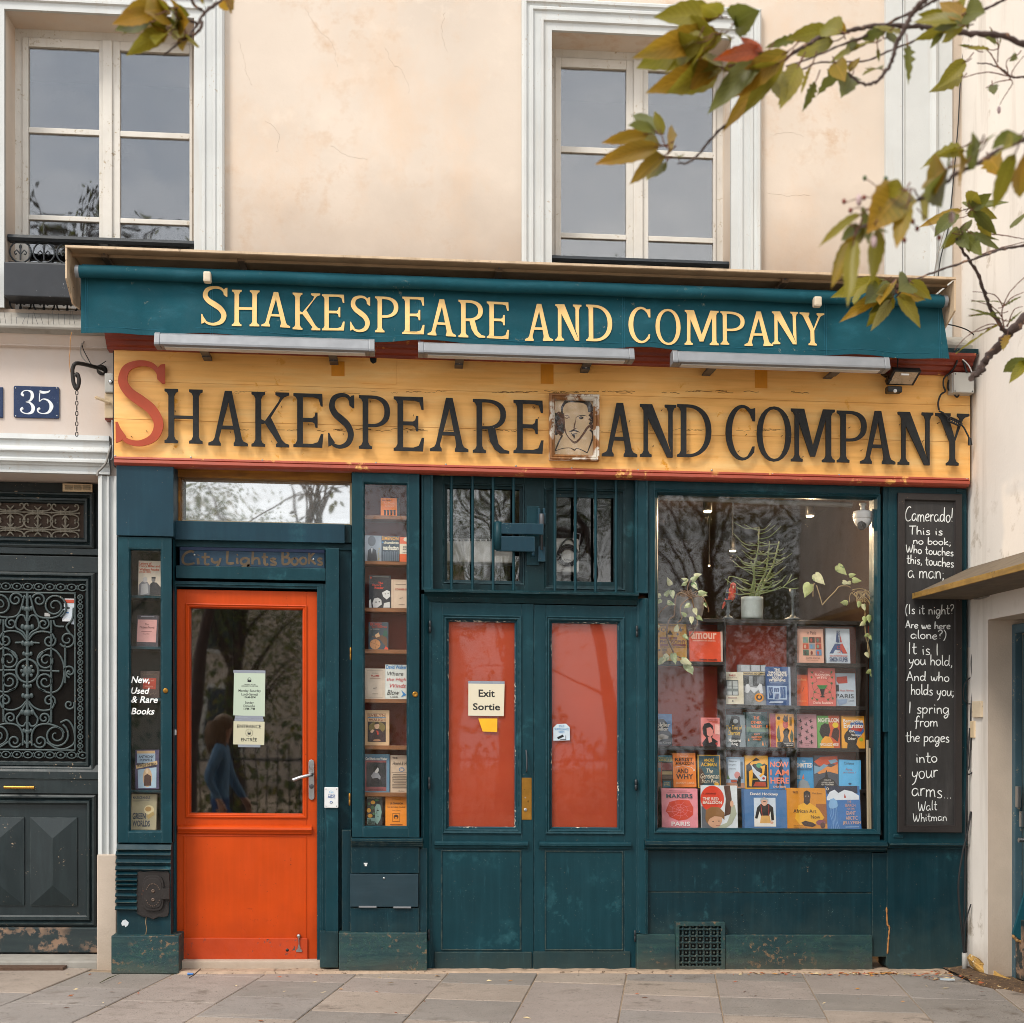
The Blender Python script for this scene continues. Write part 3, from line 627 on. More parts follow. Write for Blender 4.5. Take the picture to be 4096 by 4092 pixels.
tu1 = lu(1450); tv0,tv1 = lv2(1505),lv2(640); ti = lu(1450)-lu(1285)
build('transom_frame',MB().frame(mir(tu1),tv0,tu1,tv1,mould(ti)),DOORGREEN,door)
build('transom_panel',MB().box(mir(lu(1290)),lv2(1335),lu(1290),lv2(810),dd-.058,dd-.05),mat('brown dusty board','#4a3c33',.9,var=.2,vs_=5),door)
build('rail',MB().box(dl[0],lv2(1608),dl[2]+.01,lv2(1510),dd-.06,dd+.006),DOORGREEN,door,.004)
build('leaf',MB().box(dl[0],dv(1470),dl[2]+.01,gv(60),dd-.062,dd-.014).box(dl[0],gv(78),dl[2]-.006,lv2(1632),dd-.014,dd+.0),DOORGREEN,door,.004)
gi = gu(818)-gu(730)
build('leaf_frame',MB().frame(mir(gu(815)),gv(1790),gu(815),gv(82),mould(gi)),DOORGREEN,door)
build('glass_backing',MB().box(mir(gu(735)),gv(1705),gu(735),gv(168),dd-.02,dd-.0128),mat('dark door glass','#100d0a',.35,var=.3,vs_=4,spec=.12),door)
build('lock_rail',MB().run_u(dl[0],dl[2]-.004,[(dv(250),dd-.02),(dv(255),dd+.0),(dv(300),dd+.03),(dv(345),dd+.03),(dv(350),dd+.02),(dv(440),dd+.02),(dv(446),dd-.02)]),DOORGREEN,door)
bu1 = du(622); bi = du(622)-du(555)
build('lower_frame',MB().frame(mir(bu1),dv(1300),bu1,dv(450),mould(bi)),DOORGREEN,door)
for a,b in ((195,498),(-190,155)):
    u0,u1,v0,v1 = du(a),du(b),dv(1170),dv(598); um_ = (u0+u1)/2; hh = (u1-u0)/2
    m = MB(); z = dd-.014
    vs_ = [(u0,v0,z),(u1,v0,z),(u1,v1,z),(u0,v1,z),(u0,v0,z+.01),(u1,v0,z+.01),(u1,v1,z+.01),(u0,v1,z+.01),(um_,v0+hh*.9,z+.04),(um_,v1-hh*.9,z+.04)]
    m.add(vs_,[(0,1,5,4),(1,2,6,5),(2,3,7,6),(3,0,4,7),(4,5,8),(5,6,9,8),(6,7,9),(7,4,8,9)])
    build('diamond_panel',m,DOORGREEN,door)
build('kickboard',MB().box(dl[0],dv(1470),dl[2]-.002,dv(1308),dd-.02,dd+.03),DOORWORN,door,.006)
h_ = MB(); hz = dd+.07
h_.tube([(du(45),dv(402),hz),(du(240),dv(402),hz)],.011,12)
h_.tube([(du(108),dv(400),dd+.01),(du(108),dv(400),hz)],.008,10); h_.tube([(du(214),dv(400),dd+.01),(du(214),dv(400),hz)],.008,10)
for x in (50,100,118,205,224,234): h_.tube([(du(x),dv(402),hz),(du(x+5),dv(402),hz)],.0125,12)
build('handle',h_,BRASS,door)
# scrolled grille of the leaf
g = MB(); gz = dd+.001
def gp(x,y): return (gu(x,gz),gv(y,gz),gz)
PXM = (gu(300,gz)-gu(200,gz))/100
def both(pts,r=.0075,taper=True):
    for s in (1,-1):
        pp = [gp(235+s*(x-235),y) for x,y in pts]; n = len(pp)
        g.tube(pp,[r*(1 if not taper else (.65+.35*min(1,3*i/n))) for i in range(n)],6)
def spir(cx,cy,r0,a0,turns,x_in=None,sgn=1):
    o = []; n = int(18*turns)
    for i in range(n+1):
        t = i/n; r = r0*(1-t)**.8*.86+r0*.14; a = R(a0)+sgn*2*math.pi*turns*t; o.append((cx+r*math.cos(a),cy+r*math.sin(a)))
    return o[::-1]
for cx,cy,r0,a0,tn,sg in ((470,370,105,60,1.9,-1),(335,320,60,200,1.4,1),(375,525,52,-60,1.4,1),(425,670,55,-30,1.4,1),(395,838,82,-90,1.7,-1),(390,1020,80,90,1.7,1),(578,655,72,150,1.6,-1),
                               (598,930,50,180,1.2,1),(598,945,38,90,.6,1),(425,1185,52,30,1.4,-1),(380,1335,50,60,1.4,-1),(485,1480,108,-60,1.9,1),(345,1535,58,160,1.4,-1),(595,1215,45,-30,1.3,1)):
    both(spir(cx,cy,r0,a0,tn,None,sg))
for pts in ([(262,290),(290,400),(330,460),(420,475),(500,455),(545,400)],[(240,650),(270,600),(330,560),(330,500),(300,455),(262,460),(246,500)],[(245,665),(290,610),(360,590),(440,605),(470,650)],
            [(330,820),(400,745),(480,755),(545,860),(545,1000),(500,1090),(420,1115),(340,1080)],[(245,1190),(290,1240),(360,1268),(440,1255),(470,1200)],
            [(240,1200),(300,1300),(325,1340),(310,1390),(270,1405),(246,1370)],[(275,1570),(275,1470),(320,1400),(420,1385),(520,1420),(550,1460)],[(440,490),(440,1370)],[(560,700),(560,1030)],
            [(600,600),(570,545),(620,480),(632,380)],[(520,1370),(580,1350),(630,1420),(640,1540),(560,1595),(480,1590),(400,1540)],[(340,925),(510,930)],[(460,490),(480,540),(550,545)],[(130,690),(200,690),(235,720)]):
    both([(p.x,p.y) for p in spline([(x,y,0) for x,y in pts],6)],.0075,False)
g.tube([gp(235,262),gp(235,1590)],.011,6)
for cx,cy in ((235,930),):
    g.tube([gp(cx+95*math.cos(t*math.pi/12),cy+100*math.sin(t*math.pi/12)) for t in range(25)],.009,6)
    g.ball(gp(cx,cy),.032,10,6,(1,1.1,.35))
    for k in range(8): g.ball(gp(cx+48*math.cos(k*math.pi/4),cy+52*math.sin(k*math.pi/4)),.013,8,5,(1,1,.5))
for y,s_ in ((300,1),(400,1.5),(560,1.7),(700,1.6),(790,1.3),(1065,1.2),(1150,1.5),(1290,1.8),(1450,1.3),(1550,1)):
    g.ball(gp(235,y),.014*s_,10,6,(1.2,1,.7))
    for s in (-1,1): g.ball(gp(235+s*24*s_,y-8),.009*s_,8,5,(1,1.3,.6))
for s in (-1,1):
    x = 235+s*(645-235); g.tube([gp(x,258),gp(x,1608)],.007,6)
    for k in range(17):   # side chain of small scrolls
        y = 290+k*80; x2 = 235+s*(690-235)
        g.tube([gp(x2+22*math.cos(t),y+20*math.sin(t)) for t in [i*math.pi/5 for i in range(11)]],.005,5)
        g.tube([gp(x2,y+22),gp(x2-18,y+40),gp(x2,y+58)],.005,5); g.tube([gp(x2,y+22),gp(x2+18,y+40),gp(x2,y+58)],.005,5); g.ball(gp(x2,y),.008,8,5)
for y in (258,1608): g.tube([gp(-180,y),gp(650,y)],.007,6)
for y in (207,1650):
    for k in range(11):
        x = -230+k*94
        g.tube([gp(x+38*math.cos(t),y+28*math.sin(t)) for t in [i*math.pi/6 for i in range(13)]],.005,5)
        g.tube([gp(x+38,y),gp(x+47,y-20),gp(x+56,y),gp(x+47,y+20),gp(x+38,y)],.0045,5); g.ball(gp(x,y),.010,8,5)
build('iron_grille',g,IRONGRILLE,door)
# transom grille
g = MB(); gz = dd-.03
def tp(x,y): return (lu(x,gz),lv2(y,gz),gz)
for k in range(-4,3):
    cx = 585+k*425 if k < 2 else None
    if cx is None: continue
    for y in (963,1228):
        g.tube([tp(cx-212,y),tp(cx+212,y)],.005,6)
        g.ball(tp(cx+212,y),.008,8,6,(1,1,.6))
        for s in (-1,1):
            g.tube([tp(cx+s*75,y-38),tp(cx+s*75,y+36)],.006,6)
            for w_ in (-1,1):
                pts = [(cx,y+w_*22),(cx+s*110,y+w_*24),(cx+s*180,y+w_*45),(cx+s*206,y+w_*85),(cx+s*195,y+w_*125),(cx+s*165,y+w_*132),(cx+s*148,y+w_*112),(cx+s*158,y+w_*98)]
                g.tube([tp(p.x,p.y) for p in spline([(a,b,0) for a,b in pts],4)],.0055,6)
    for y in (900,1160): g.tube([tp(cx,y),tp(cx,y+100)],.006,6)
    g.tube([tp(cx,1010),tp(cx,1190)],.007,6); g.ball(tp(cx,1095),.01,8,6,(1,1.5,1))
    for y,w_ in ((1010,1),(1190,-1),(920,-1),(1275,1)):
        for s in (-1,1): g.tube([tp(cx,y),tp(cx+s*28,y+w_*25),tp(cx+s*54,y+w_*55)],[.007,.006,.003],6)
build('transom_grille',g,IRONDUST,door)
m = MB(); z = dd-.0085
for (x0,y0,x1,y1,c) in ((555,310,650,345,'#c9c9cc'),(552,318,645,346,'#b5482f'),(548,350,640,400,'#c3cbd2'),(548,384,600,396,'#b5482f'),(540,400,632,480,'#bfc9d2'),(545,425,590,436,'#3f6f9c'),(535,480,625,505,'#c9ccd0'),(612,480,640,530,'#b8c4d0'),(382,432,430,462,'#a8a8a6')):
    m.use(ink(c)); m.bx('GD',x0,y0,x1,y1,z-.004,z+.0005*len(m.mats))
build('flyer',m,None,door,label='torn white and red flyer stuck behind the iron grille')

# ---------------------------------------------------------------- things on the left wall
np_ = thing('house_number_plate','dark blue enamel plate with the white number 35 beside the hanging chain','sign',(*UV('B',274,1335,.0),.01))
u0,v0,u1,v1 = rect('B',102,1215,446,1455,.012); rr = .012
pts = arc(u1-rr,v1-rr,rr,rr,90,0,4)+arc(u1-rr,v0+rr,rr,rr,0,-90,4)+arc(u0+rr,v0+rr,rr,rr,-90,-180,4)+arc(u0+rr,v1-rr,rr,rr,180,90,4)
BLUE = mat('navy enamel','#10284f',.22,var=.1,vs_=9,chips=[('#8fa3b8',70,.66,.69,10,.5,.58)])
build('plate',MB().prism(pts,.0,.012),BLUE,np_,.003)
m = MB(); W_ = ink('#dfe4e8')
def digit(f,pts,ws,d=.0125):
    _,a,b = vstroke([UV(f,x,y,d) for x,y in pts],ws,8); m.strip(a,b,d-.002,d+.001)
k = .0052/.0106
digit('B',[(178,1290),(163,1275),(178,1252),(210,1248),(238,1262),(243,1295),(225,1325),(195,1333)],[.008,.012,.006,.006,.018,.022,.012,.005])
digit('B',[(195,1333),(228,1342),(250,1375),(240,1410),(205,1422),(170,1412),(157,1390),(172,1375)],[.005,.012,.024,.02,.007,.007,.012,.01])
digit('B',[(300,1250),(296,1330)],[.007,.005]); digit('B',[(298,1256),(330,1262),(362,1258),(378,1246)],[.018,.017,.012,.003])
digit('B',[(298,1332),(325,1312),(365,1325),(388,1365),(370,1408),(330,1422),(292,1412),(285,1390),(300,1378)],[.004,.006,.014,.026,.017,.006,.007,.012,.01])
for cx,cy in ((172,1280),(168,1385),(295,1386)): m.knob(*UV('B',cx,cy,.0135),.0125,[(.0085,0),(.0085,.0008)],12)
build('number',m,W_,np_)
m = MB()
for x,y in ((118,1230),(428,1230),(118,1440),(430,1437)): m.knob(*UV('B',x,y,.012),.012,[(.005,0),(.004,.003)],8)
build('screws',m,STEEL,np_)
one('neighbouring_number_plate',MB().bx('B',-60,1220,22,1452,0,.012).use(BLUE),BLUE,'chipped blue plate cut off at the left end of the wall','sign',bev=.004)
hk = thing('iron_hook','forged iron hook bracket holding a hanging chain beside the blue plate','hook',(*UV('B',770,1090,.02),.02))
IRON = mat('rusty black iron','#2a2725',.6,.4,var=.25,vs_=16,bump=.2,bs=90)
a = UV('B',770,1085,.02); b = UV('B',590,1042,.25); c = UV('B',550,1075,.27); e = UV('B',555,1190,.27); f_ = UV('B',578,1235,.27); g_ = UV('B',596,1180,.27); h2 = UV('B',585,1125,.27)
build('arm',MB().tube(spline([(*a,.02),(*b,.25),(*c,.27),(*UV('B',548,1130,.27),.27),(*e,.27),(*f_,.27),(*g_,.27),(*h2,.27),(*UV('B',565,1140,.27),.27)],5),[.013]*41,8),IRON,hk)
build('wall_plate',MB().knob(*UV('B',765,1090,.02),-.005,[(.035,0),(.035,.012),(.02,.02)],14),IRON,hk)
ch = thing('chain','short steel chain hanging from the iron hook','chain',(*UV('B',578,1260,.27),.27))
for k in range(9):
    y = 1265+k*39; u,v = UV('B',579,y,.27); m = MB(); L_ = .0135; w_ = .0075 if k % 2 == 0 else .0075
    pts = []
    for i in range(17):
        t = 2*math.pi*i/16; pu_ = w_*math.copysign(abs(math.cos(t))**.7,math.cos(t)); pv = L_*math.copysign(abs(math.sin(t))**.7,math.sin(t))
        pts.append((u+pu_,v+pv,.27) if k % 2 == 0 else (u+pu_*.35,v+pv,.27+pu_*.9))
    m.tube(pts,.003,6,False); build('link',m,IRON,ch)
m = MB().bx('B',787,1117,857,1262,0,.09); bxg = thing('switch_box','small grey metal switch box at the left end of the sign','box',(*UV('B',822,1190,.0),.0))
build('case',m,GREYPLASTIC,bxg,.008); build('lock',MB().knob(*UV('B',835,1183,.09),.09,[(.014,0),(.014,.006),(.006,.008)],14),STEEL,bxg)
lv_ = thing('lever_switch','cream lever switch with a wooden body under the grey switch box','switch',(*UV('B',820,1400,.0),.0))
build('body',MB().bx('B',787,1268,855,1455,0,.07),CREAMPLASTIC,lv_,.006); build('red_end',MB().bx('B',790,1455,852,1470,0,.062),REDTRIM,lv_,.003)
build('lever',MB().tube([(*UV('B',825,1335,.09),.085),(*UV('B',726,1302,.1),.1)],[.012,.009],8).tube([(UV('B',726,1302,.1)[0]+.008*math.cos(t*.6),UV('B',726,1302,.1)[1]+.008*math.sin(t*.6),.1) for t in range(12)],.004,6),CREAMPLASTIC,lv_)
def cable(name,f,pts,d,r,m,label,cat='cable',n=6):
    pp = [(*UV(f,p[0],p[1],p[2] if len(p) > 2 else d),p[2] if len(p) > 2 else d) for p in pts]
    return one(name,MB().tube(spline(pp,n),r,6),m,label,cat)
cable('cable','B',[(690,805),(640,870),(610,920),(612,980),(650,1030),(720,1075),(780,1110)],.06,.004,GREYCABLE,'loose grey cables looping down beside the iron hook')
cable('cable','B',[(560,815),(610,860),(625,930),(660,1000),(690,1050),(740,1060),(800,1025)],.05,.003,CABLE,'thin dark wire looping behind the grey loop near the hook')
cable('rope','B',[(840,1660),(820,1720),(800,1790),(760,1840),(738,1860),(735,1890)],.11,.008,GREYCABLE,'frayed rope running down the end of the doorway cornice','rope')
cable('straw','B',[(540,810),(530,870),(528,950),(522,1010),(530,1110)],.22,.0022,mat('straw','#c08a50',.8),'dry straw strand dangling from the ledge near the hook','straw')
cable('white_wire','B',[(845,1470),(848,1600),(850,1740),(835,1770)],.09,.004,WHITEPLASTIC,'white wire running down the left edge of the ochre sign')

# window railings
def railing(o,f,xa,xb,yrail,label,circ,cy):
    t = thing('window_railing',label,'railing',(o[0],o[1],-.0)); z = -.06
    u0,u1 = UV(f,xa,yrail,z)[0],UV(f,xb,yrail,z)[0]; v = UV(f,(xa+xb)/2,yrail,z)[1]
    build('handrail',MB().run_u(u0,u1,[(v+.02,z-.03),(v+.028,z),(v+.02,z+.03),(v,z+.034),(v-.018,z+.02),(v-.02,z-.03)]),BLACKIRON,t)
    m = MB(); n = circ; st = (u1-u0)/n
    for row,vc in enumerate((v-.085,cy)):
        for k in range(n):
            c = u0+st*(k+.5)
            m.tube([(c+st*.46*math.cos(a*math.pi/8),vc+st*.46*math.sin(a*math.pi/8),z) for a in range(17)],.006,6)
            sg = 1 if row == 0 else -1
            m.tube([(c,vc-sg*st*.35,z),(c,vc+sg*st*.3,z)],.006,6); m.ball((c,vc+sg*st*.22,z),.011,8,6,(.9,1.5,.6))
            for s in (-1,1): m.tube([(c,vc-sg*st*.1,z),(c+s*st*.16,vc+sg*st*.08,z),(c+s*st*.26,vc-sg*st*.02,z),(c+s*st*.22,vc-sg*st*.12,z),(c+s*st*.15,vc-sg*st*.08,z)],.005,6)
    for vv in (cy-st*.5,cy+st*.5,v-.09-st*.45): m.tube([(u0,vv,z),(u1,vv,z)],.008,6)
    build('ironwork',m,BLACKIRON,t); return t
lo = UV('B',300,590,-.06)[1]
railing(wl,'B',66,1470,128,'black iron window railing with fleur scrolls under the left upstairs window',8,lo)
railing(wr,'M',331,1482,1690,'black iron window railing under the right upstairs window behind the awning hood',7,lo-.03)
one('planter_box',MB().bx('B',28,287,640,542,-.02,.16),mat('black planter metal','#2b2e33',.45,.2,var=.15,vs_=9,chips=[('#7d8084',60,.66,.7,6,.5,.6)]),'long dark grey planter box hung on the left window railing','planter',bev=.006)
sp = MB()
for k in range(15):
    x = 5+k*40; u,v = UV('B',x,750,.15); h = rnd.uniform(.05,.085)
    sp.tube([(u,v,.15),(u+rnd.uniform(-.03,.03),v+h,.15+rnd.uniform(-.02,.04))],.0012,4)
one('bird_spikes',sp,GREYMETAL,'row of thin wire bird spikes along the stone ledge','bird spikes')
# ================================================================ the shopfront
sf = thing('shopfront','teal painted wooden bookshop front with an orange door and three glazed displays','shopfront',(0,0,.15))
def sb(name,f,x0,y0,x1,y1,d0,d1,m=TEAL,bev=.003,label=None,parent=None): return box1(name,f,x0,y0,x1,y1,d0,d1,m,parent or sf,bev,label)
def fr_prof(wd,d,back):   # glazing frame profile from outer edge to the pane
    return [(0,back),(0,d),(wd*.72,d),(wd*.76,d-.006),(wd*.9,d-.012),(wd*.93,d-.02),(wd,d-.024),(wd,back)]
# -- left pier
sb('pier_block','C',877,16,1308,553,-.3,.20,TEALSLATE,.004,'blue grey blocked pier with a split down its face')
lc = rect2('C',887,562,'D',1112,763,.185)
lco = rect2('C',985,662,'D',1040,682,.165)
def showcase(name,outer,inner,d,pd,label,back,shelves,depth,backm,shelfm,shd):
    k = build(name,MB().frame(*outer,[(0,-.2),(0,d)]),TEAL,sf,label=label)
    u0,v0,u1,v1 = outer; a,b,c,e = inner
    m = MB()
    m.box(u0,v0,a-.012,v1,d-.05,d).box(c+.012,v0,u1,v1,d-.05,d).box(a-.012,e+.012,c+.012,v1,d-.05,d-.0004).box(a-.012,v0,c+.012,b-.012,d-.05,d-.0004)
    build('frame',m,TEAL,k,.003)
    build('bead',MB().frame(a-.014,b-.014,c+.014,e+.014,[(0,d-.03),(.0,d-.003),(.005,d-.002),(.012,d-.012),(.014,d-.022),(.014,d-.04)]),TEAL,k)
    build('pane',MB().box(a-.002,b-.002,c+.002,e+.002,d-.036,d-.031),GLASS,k)
    m = MB().box(a-.05,b-.03,c+.05,e+.03,back-.02,back)
    m.box(a-.05,b-.03,a-.035,e+.03,back,d-.055).box(c+.035,b-.03,c+.05,e+.03,back,d-.055).box(a-.05,e+.02,c+.05,e+.03,back,d-.055).box(a-.035,b-.03,c+.035,b-.006,back,d-.055)
    build('case',m,backm,k)
    for y0,y1 in shelves: build('shelf',MB().box(a-.035,y0,c+.035,y1,back,shd),shelfm,k,.002)
    return k
sv = lambda f,y,d: UV(f,1000 if f in 'CE' else 900,y,d)[1]
showcase('narrow_showcase',lc,lco,.185,0,'narrow display window at the left edge with white lettering',-.06,
         [(sv('C',b,.10),sv('C',a,.10)) for a,b in ((1001,1020),(1385,1405),(1772,1792))]+[(sv('D',437,.10),sv('D',421,.10))],.2,mat('deep green case','#0f2a2a',.7),TEAL,.10)
m = MB()
for s,x0,y0,x1,y1 in (('New,',988,1612,1128,1672),('Used',988,1697,1128,1745),('& Rare',988,1762,1190,1812),('Books',988,1850,1165,1900)):
    put_text(m,s,rect('C',x0,y0,x1,y1,.157),.157,.018,.25)
one('window_lettering',m,ink('#eef0ee'),'white italic lettering New, Used & Rare Books on the narrow left pane','lettering')
lk_ = MB().knob(*UV('C',1247,1720,.19),.185,[(.017,0),(.017,.004),(.012,.006),(.006,.007)],14)
build('lock',lk_,OLDBRASS,sf)
sb('flute_core','D',757,768,1108,1375,-.2,.165,TEALLOW,.003)
fl = [(768,812,755,1108),(815,848,748,1106),(866,898,748,1106),(908,940,746,1106),(947,975,748,890),(985,1014,746,888),(1018,1040,748,888),(1046,1072,746,886),(1085,1114,745,886),(1128,1156,744,886),(1170,1200,744,888)]
for y0,y1,x0,x1 in fl:
    m = MB().run_u(UV('D',x0,y0,.19)[0],UV('D',x1,y0,.19)[0],[(UV('D',900,y0,.17)[1],.16),(UV('D',900,y0+4,.18)[1],.176),(UV('D',900,y1-6,.2)[1],.198),(UV('D',900,y1,.2)[1],.19),(UV('D',900,y1+2,.17)[1],.16)])
    for i in range(len(m.v)): u,v,d = m.v[i]; m.v[i] = (u,v+rnd.uniform(-.002,.002),d)
    build('flute',m,TEALLOW,sf,.002)
sb('plinth','D',720,1366,1158,1612,-.2,.235,PLINTH,.006,'rotting left plinth block with bare wood showing')
m = MB(); crk = spline([(*UV('D',x,y,.166),.1665) for x,y in ((948,1240),(944,1280),(949,1320),(943,1366))],4)
build('crack',m.tube(crk,.0022,4),mat('dry rot crack','#a98a66',.9),sf)
m = MB().use(ink('#c9ced2')).prism([UV('D',x,y,.168) for x,y in ((785,1283),(795,1265),(812,1260),(833,1278),(830,1296),(812,1310),(806,1298),(790,1300))],.16,.1675)
one('torn_sticker',m,None,'small torn silver sticker low on the left pier','sticker')
# gas inspection plate
gp_ = thing('service_plate','ornate rusted iron service plate with a hinged oval door low on the left pier','plate',(*UV('D',992,1255,.17),.17))
RUST = mat('rusted black iron','#2b2624',.6,.3,var=.2,vs_=14,bump=.4,bs=60,chips=[('#7a4a34',30,.62,.68,5,.5,.6)])
c = [(890,985),(884,960),(905,945),(930,952),(990,945),(1060,950),(1085,945),(1098,965),(1096,1000),(1100,1030),(1096,1090),(1102,1130),(1092,1160),(1094,1210),(1086,1238),(1060,1246),(1030,1243),(990,1260),(960,1246),(925,1243),(890,1225),(883,1195),(886,1150),(882,1100),(888,1050)]
build('plate',MB().prism([UV('D',x,y,.182) for x,y in c],.16,.182),RUST,gp_,.004)
ov = lambda k: [UV('D',x,y,.2) for x,y in arc(990,1090,70*k,115*k,0,345,23,.55)]
build('door',MB().prism(ov(1),.18,.196).prism(ov(.84),.19,.200),RUST,gp_,.003)
m = MB()
for y in (1075,1132): m.knob(*UV('D',991,y,.2),.199,[(.012,0),(.012,.004),(.007,.006),(.004,.003)],12)
for a0,a1,n_ in ((150,30,11),(-150,-30,9)):
    for i in range(n_):
        a = R(a0+(a1-a0)*i/(n_-1)); u,v = UV('D',990+48*math.cos(a),1100-66*math.sin(a)*1.1,.2); m.box(u-.003,v-.004,u+.003,v+.004,.198,.2025)
build('bolts',m,mat('worn iron','#6a5a50',.5,.6),gp_); build('latch',MB().bx('D',1045,1060,1098,1130,.18,.207),RUST,gp_,.003)

# -- entrance: fanlight, beam, painted board, posts
build('fanlight_soffit',MB().bx('TR',112,40,1826,160,-.14,.02).bx('TR',112,60,172,575,-.14,.0),mat('ochre stained soffit','#8a5a1e',.6,var=.3,vs_=6,grain=('#d59a2a',(2,10,20),.6)),sf,.003)
fl_ = build('fanlight',MB().frame(*rect('TR',140,112,1850,612,-.05),[(0,-.12),(0,-.05),(.02,-.055),(.03,-.07),(.03,-.12)]),mat('yellowed white frame','#cfbf9f',.6,var=.15,vs_=9),sf,label='long silvered fanlight mirroring leaves above the orange door')
build('pane',MB().bx('TR',150,120,1830,600,-.076,-.07),GLASSOLD,fl_)
build('backing',MB().bx('TR',130,100,1850,620,-.135,-.125),mat('fogged backing','#c9ccc8',.9),fl_)
sb('transom_beam','TR',115,578,1760,760,-.15,.10,TEALSLATE)
sb('beam_end','TR',1762,600,1826,775,-.15,.07,TEALDK)
sb('head_strip','TR',122,765,1826,828,-.15,.05,TEAL)
bd = thing('painted_board','blue board with worn hand painted brown lettering City Lights Books above the orange door','sign',(*UV('TR',860,1000,.045),.045))
build('board',MB().bx('TR',165,826,1566,1008,.0,.038),mat('ultramarine board paint','#0f3348',.6,var=.2,vs_=8,bump=.3,bs=30,grain=('#0b2238',(1.5,10,24),.7)),bd,.003)
build('lip',MB().bx('TR',165,826,1566,858,.03,.044),mat('navy board lip','#14284a',.6,var=.15),bd,.002)
m = MB()
for s,x0,x1 in (('City',182,575),('Lights',605,1110),('BooKs',1145,1555)): put_hand(m,s,'TR',x0,x1,858,985,.0385,.0155,0)
build('lettering',m,mat('worn brown lettering','#5a4a36',.7,var=.25,vs_=20,chips=[('#2a3f5a',60,.62,.7,9,.5,.6)]),bd)
m = MB()
for x,y in ((308,892),(1459,935)): m.knob(*UV('TR',x,y,.04),.039,[(.0075,0),(.006,.003)],10)
build('screws',m,STEEL,bd)
sb('board_rail','TR',130,1008,1574,1128,-.1,.075,TEAL)
df = rect2('C',1325,930,'E',525,1600,.04)
orr = rect2('C',1337,962,'D',1337,1526,.0); orx = UV('E',462,1500,.0)[0]; od = (orr[0],UV('D',1600,1526,.03)[1],orx,UV('TR',820,1234,.03)[1])
build('door_frame',MB().frame(od[0]-.035,od[1]-.2,od[2]+.04,od[3]+.05,[(0,-.12),(0,.055),(.018,.055),(.022,.045),(.034,.045),(.034,-.1)],'tlr'),TEAL,sf)
sb('door_post','TR',1576,826,1704,2600,-.1,.11,TEAL)
pr = rect2('E',525,645,'F',533,1342,.11); 
sb('post_plinth','F',413,1338,533,1572,-.1,.125,TEALLOW,.004)
build('post',MB().box(pr[0],pr[1]-.02,pr[2],UV('TR',1640,2500,.11)[1]+.3,-.1,.1098),TEAL,sf,.003)
build('return_panel',MB().bx2('E',533,645,'F',616,1345,-.15,.03),TEAL,sf)
build('post_core',MB().box(UV('F',395,700,.06)[0],-.05,UV('F',450,700,.06)[0],od[3]+.05,-.1,.052),TEAL,sf)
sb('threshold','D',1130,1528,2090,1640,-.4,.10,REVEAL,.01)
# -- orange door
gl = rect2('C',1437,1102,'E',350,2640,-.01); gb = UV('D',1650,572,-.01)[1]; gl = (gl[0],gb,UV('E',351,1500,-.01)[0],UV('TR',800,1415,-.01)[1])
dd0,dd1 = -.05,.012
dr = build('orange_door',MB().box(od[0],od[1],gl[0]-.028,od[3],dd0,dd1).box(gl[2]+.028,od[1],od[2],od[3],dd0,dd1).box(gl[0]-.028,gl[3]+.028,gl[2]+.028,od[3],dd0,dd1-.0006)
           .box(gl[0]-.028,od[1],gl[2]+.028,gl[1]-.028,dd0,dd1-.0006),ORANGE,sf,.003,'bright orange glazed entrance door with steel lever handle')
build('bead',MB().frame(gl[0]-.03,gl[1]-.03,gl[2]+.03,gl[3]+.03,[(0,dd0),(0,dd1+.008),(.007,dd1+.011),(.014,dd1+.004),(.018,dd1+.006),(.024,dd1+.002),(.03,dd1-.016),(.03,dd0)]),ORANGE,dr)
build('pane',MB().box(gl[0]-.003,gl[1]-.003,gl[2]+.003,gl[3]+.003,dd0+.012,dd0+.020),GLASSDOOR,dr)
hy = lambda y: UV('D',1650,y,.03)[1]
build('door_rail',MB().run_u(UV('D',1152,680,.04)[0],UV('F',360,690,.04)[0],[(hy(650),dd1-.005),(hy(656),.03),(hy(664),.04),(hy(676),.044),(hy(688),.036),(hy(692),.03),(hy(704),.026),(hy(712),dd1-.005)]),ORANGE,dr)
build('door_panel',MB().frame(UV('D',1188,900,.012)[0],UV('D',1650,1384,.012)[1],UV('F',328,900,.012)[0],UV('D',1650,716,.012)[1],[(0,.010),(0,.0155),(.004,.0165),(.006,.0135),(.006,.008)]),ORANGE,dr)
build('door_kickboard',MB().bx2('D',1182,1382,'F',334,1524,0,.026),ORANGELOW,dr,.004)
hd = build('door_handle',MB().prism([(u,v) for u,v in [UV('F',x,y,.03) for x,y in arc(358,240,18,16,180,0,8)][::-1]+[UV('F',x,y,.03) for x,y in arc(358,470,18,16,0,-180,8)][::1]] if 0 else [UV('F',x,y,.024) for x,y in [(340,240),(345,228),(358,223),(371,228),(376,240),(378,470),(373,481),(360,486),(347,481),(341,470)]],.008,.024),STEEL,dr,.003)
la = [(*UV('F',362,320,.07),.03),(*UV('F',360,322,.075),.075),(*UV('F',330,328,.08),.08),(*UV('F',280,342,.08),.08),(*UV('F',240,357,.08),.078)]
build('lever',MB().tube(la,[.011,.011,.0105,.0105,.0115],10),STEEL,hd); build('keyhole',MB().knob(*UV('F',359,398,.026),.024,[(.016,0),(.015,.004),(.008,.005)],14),GREYMETAL,hd)
lb = build('door_bolt',MB().knob(*UV('F',276,1368,.04),.014,[(.012,0),(.014,.02),(.008,.026)],12).tube([(*UV('F',276,1375,.05),.035),(*UV('F',278,1430,.05),.035)],.0035,6).prism([UV('F',x,y,.034) for x,y in ((272,1425),(284,1425),(288,1450),(300,1462),(298,1470),(260,1470),(258,1462),(269,1450))],.024,.032),STEEL,dr)
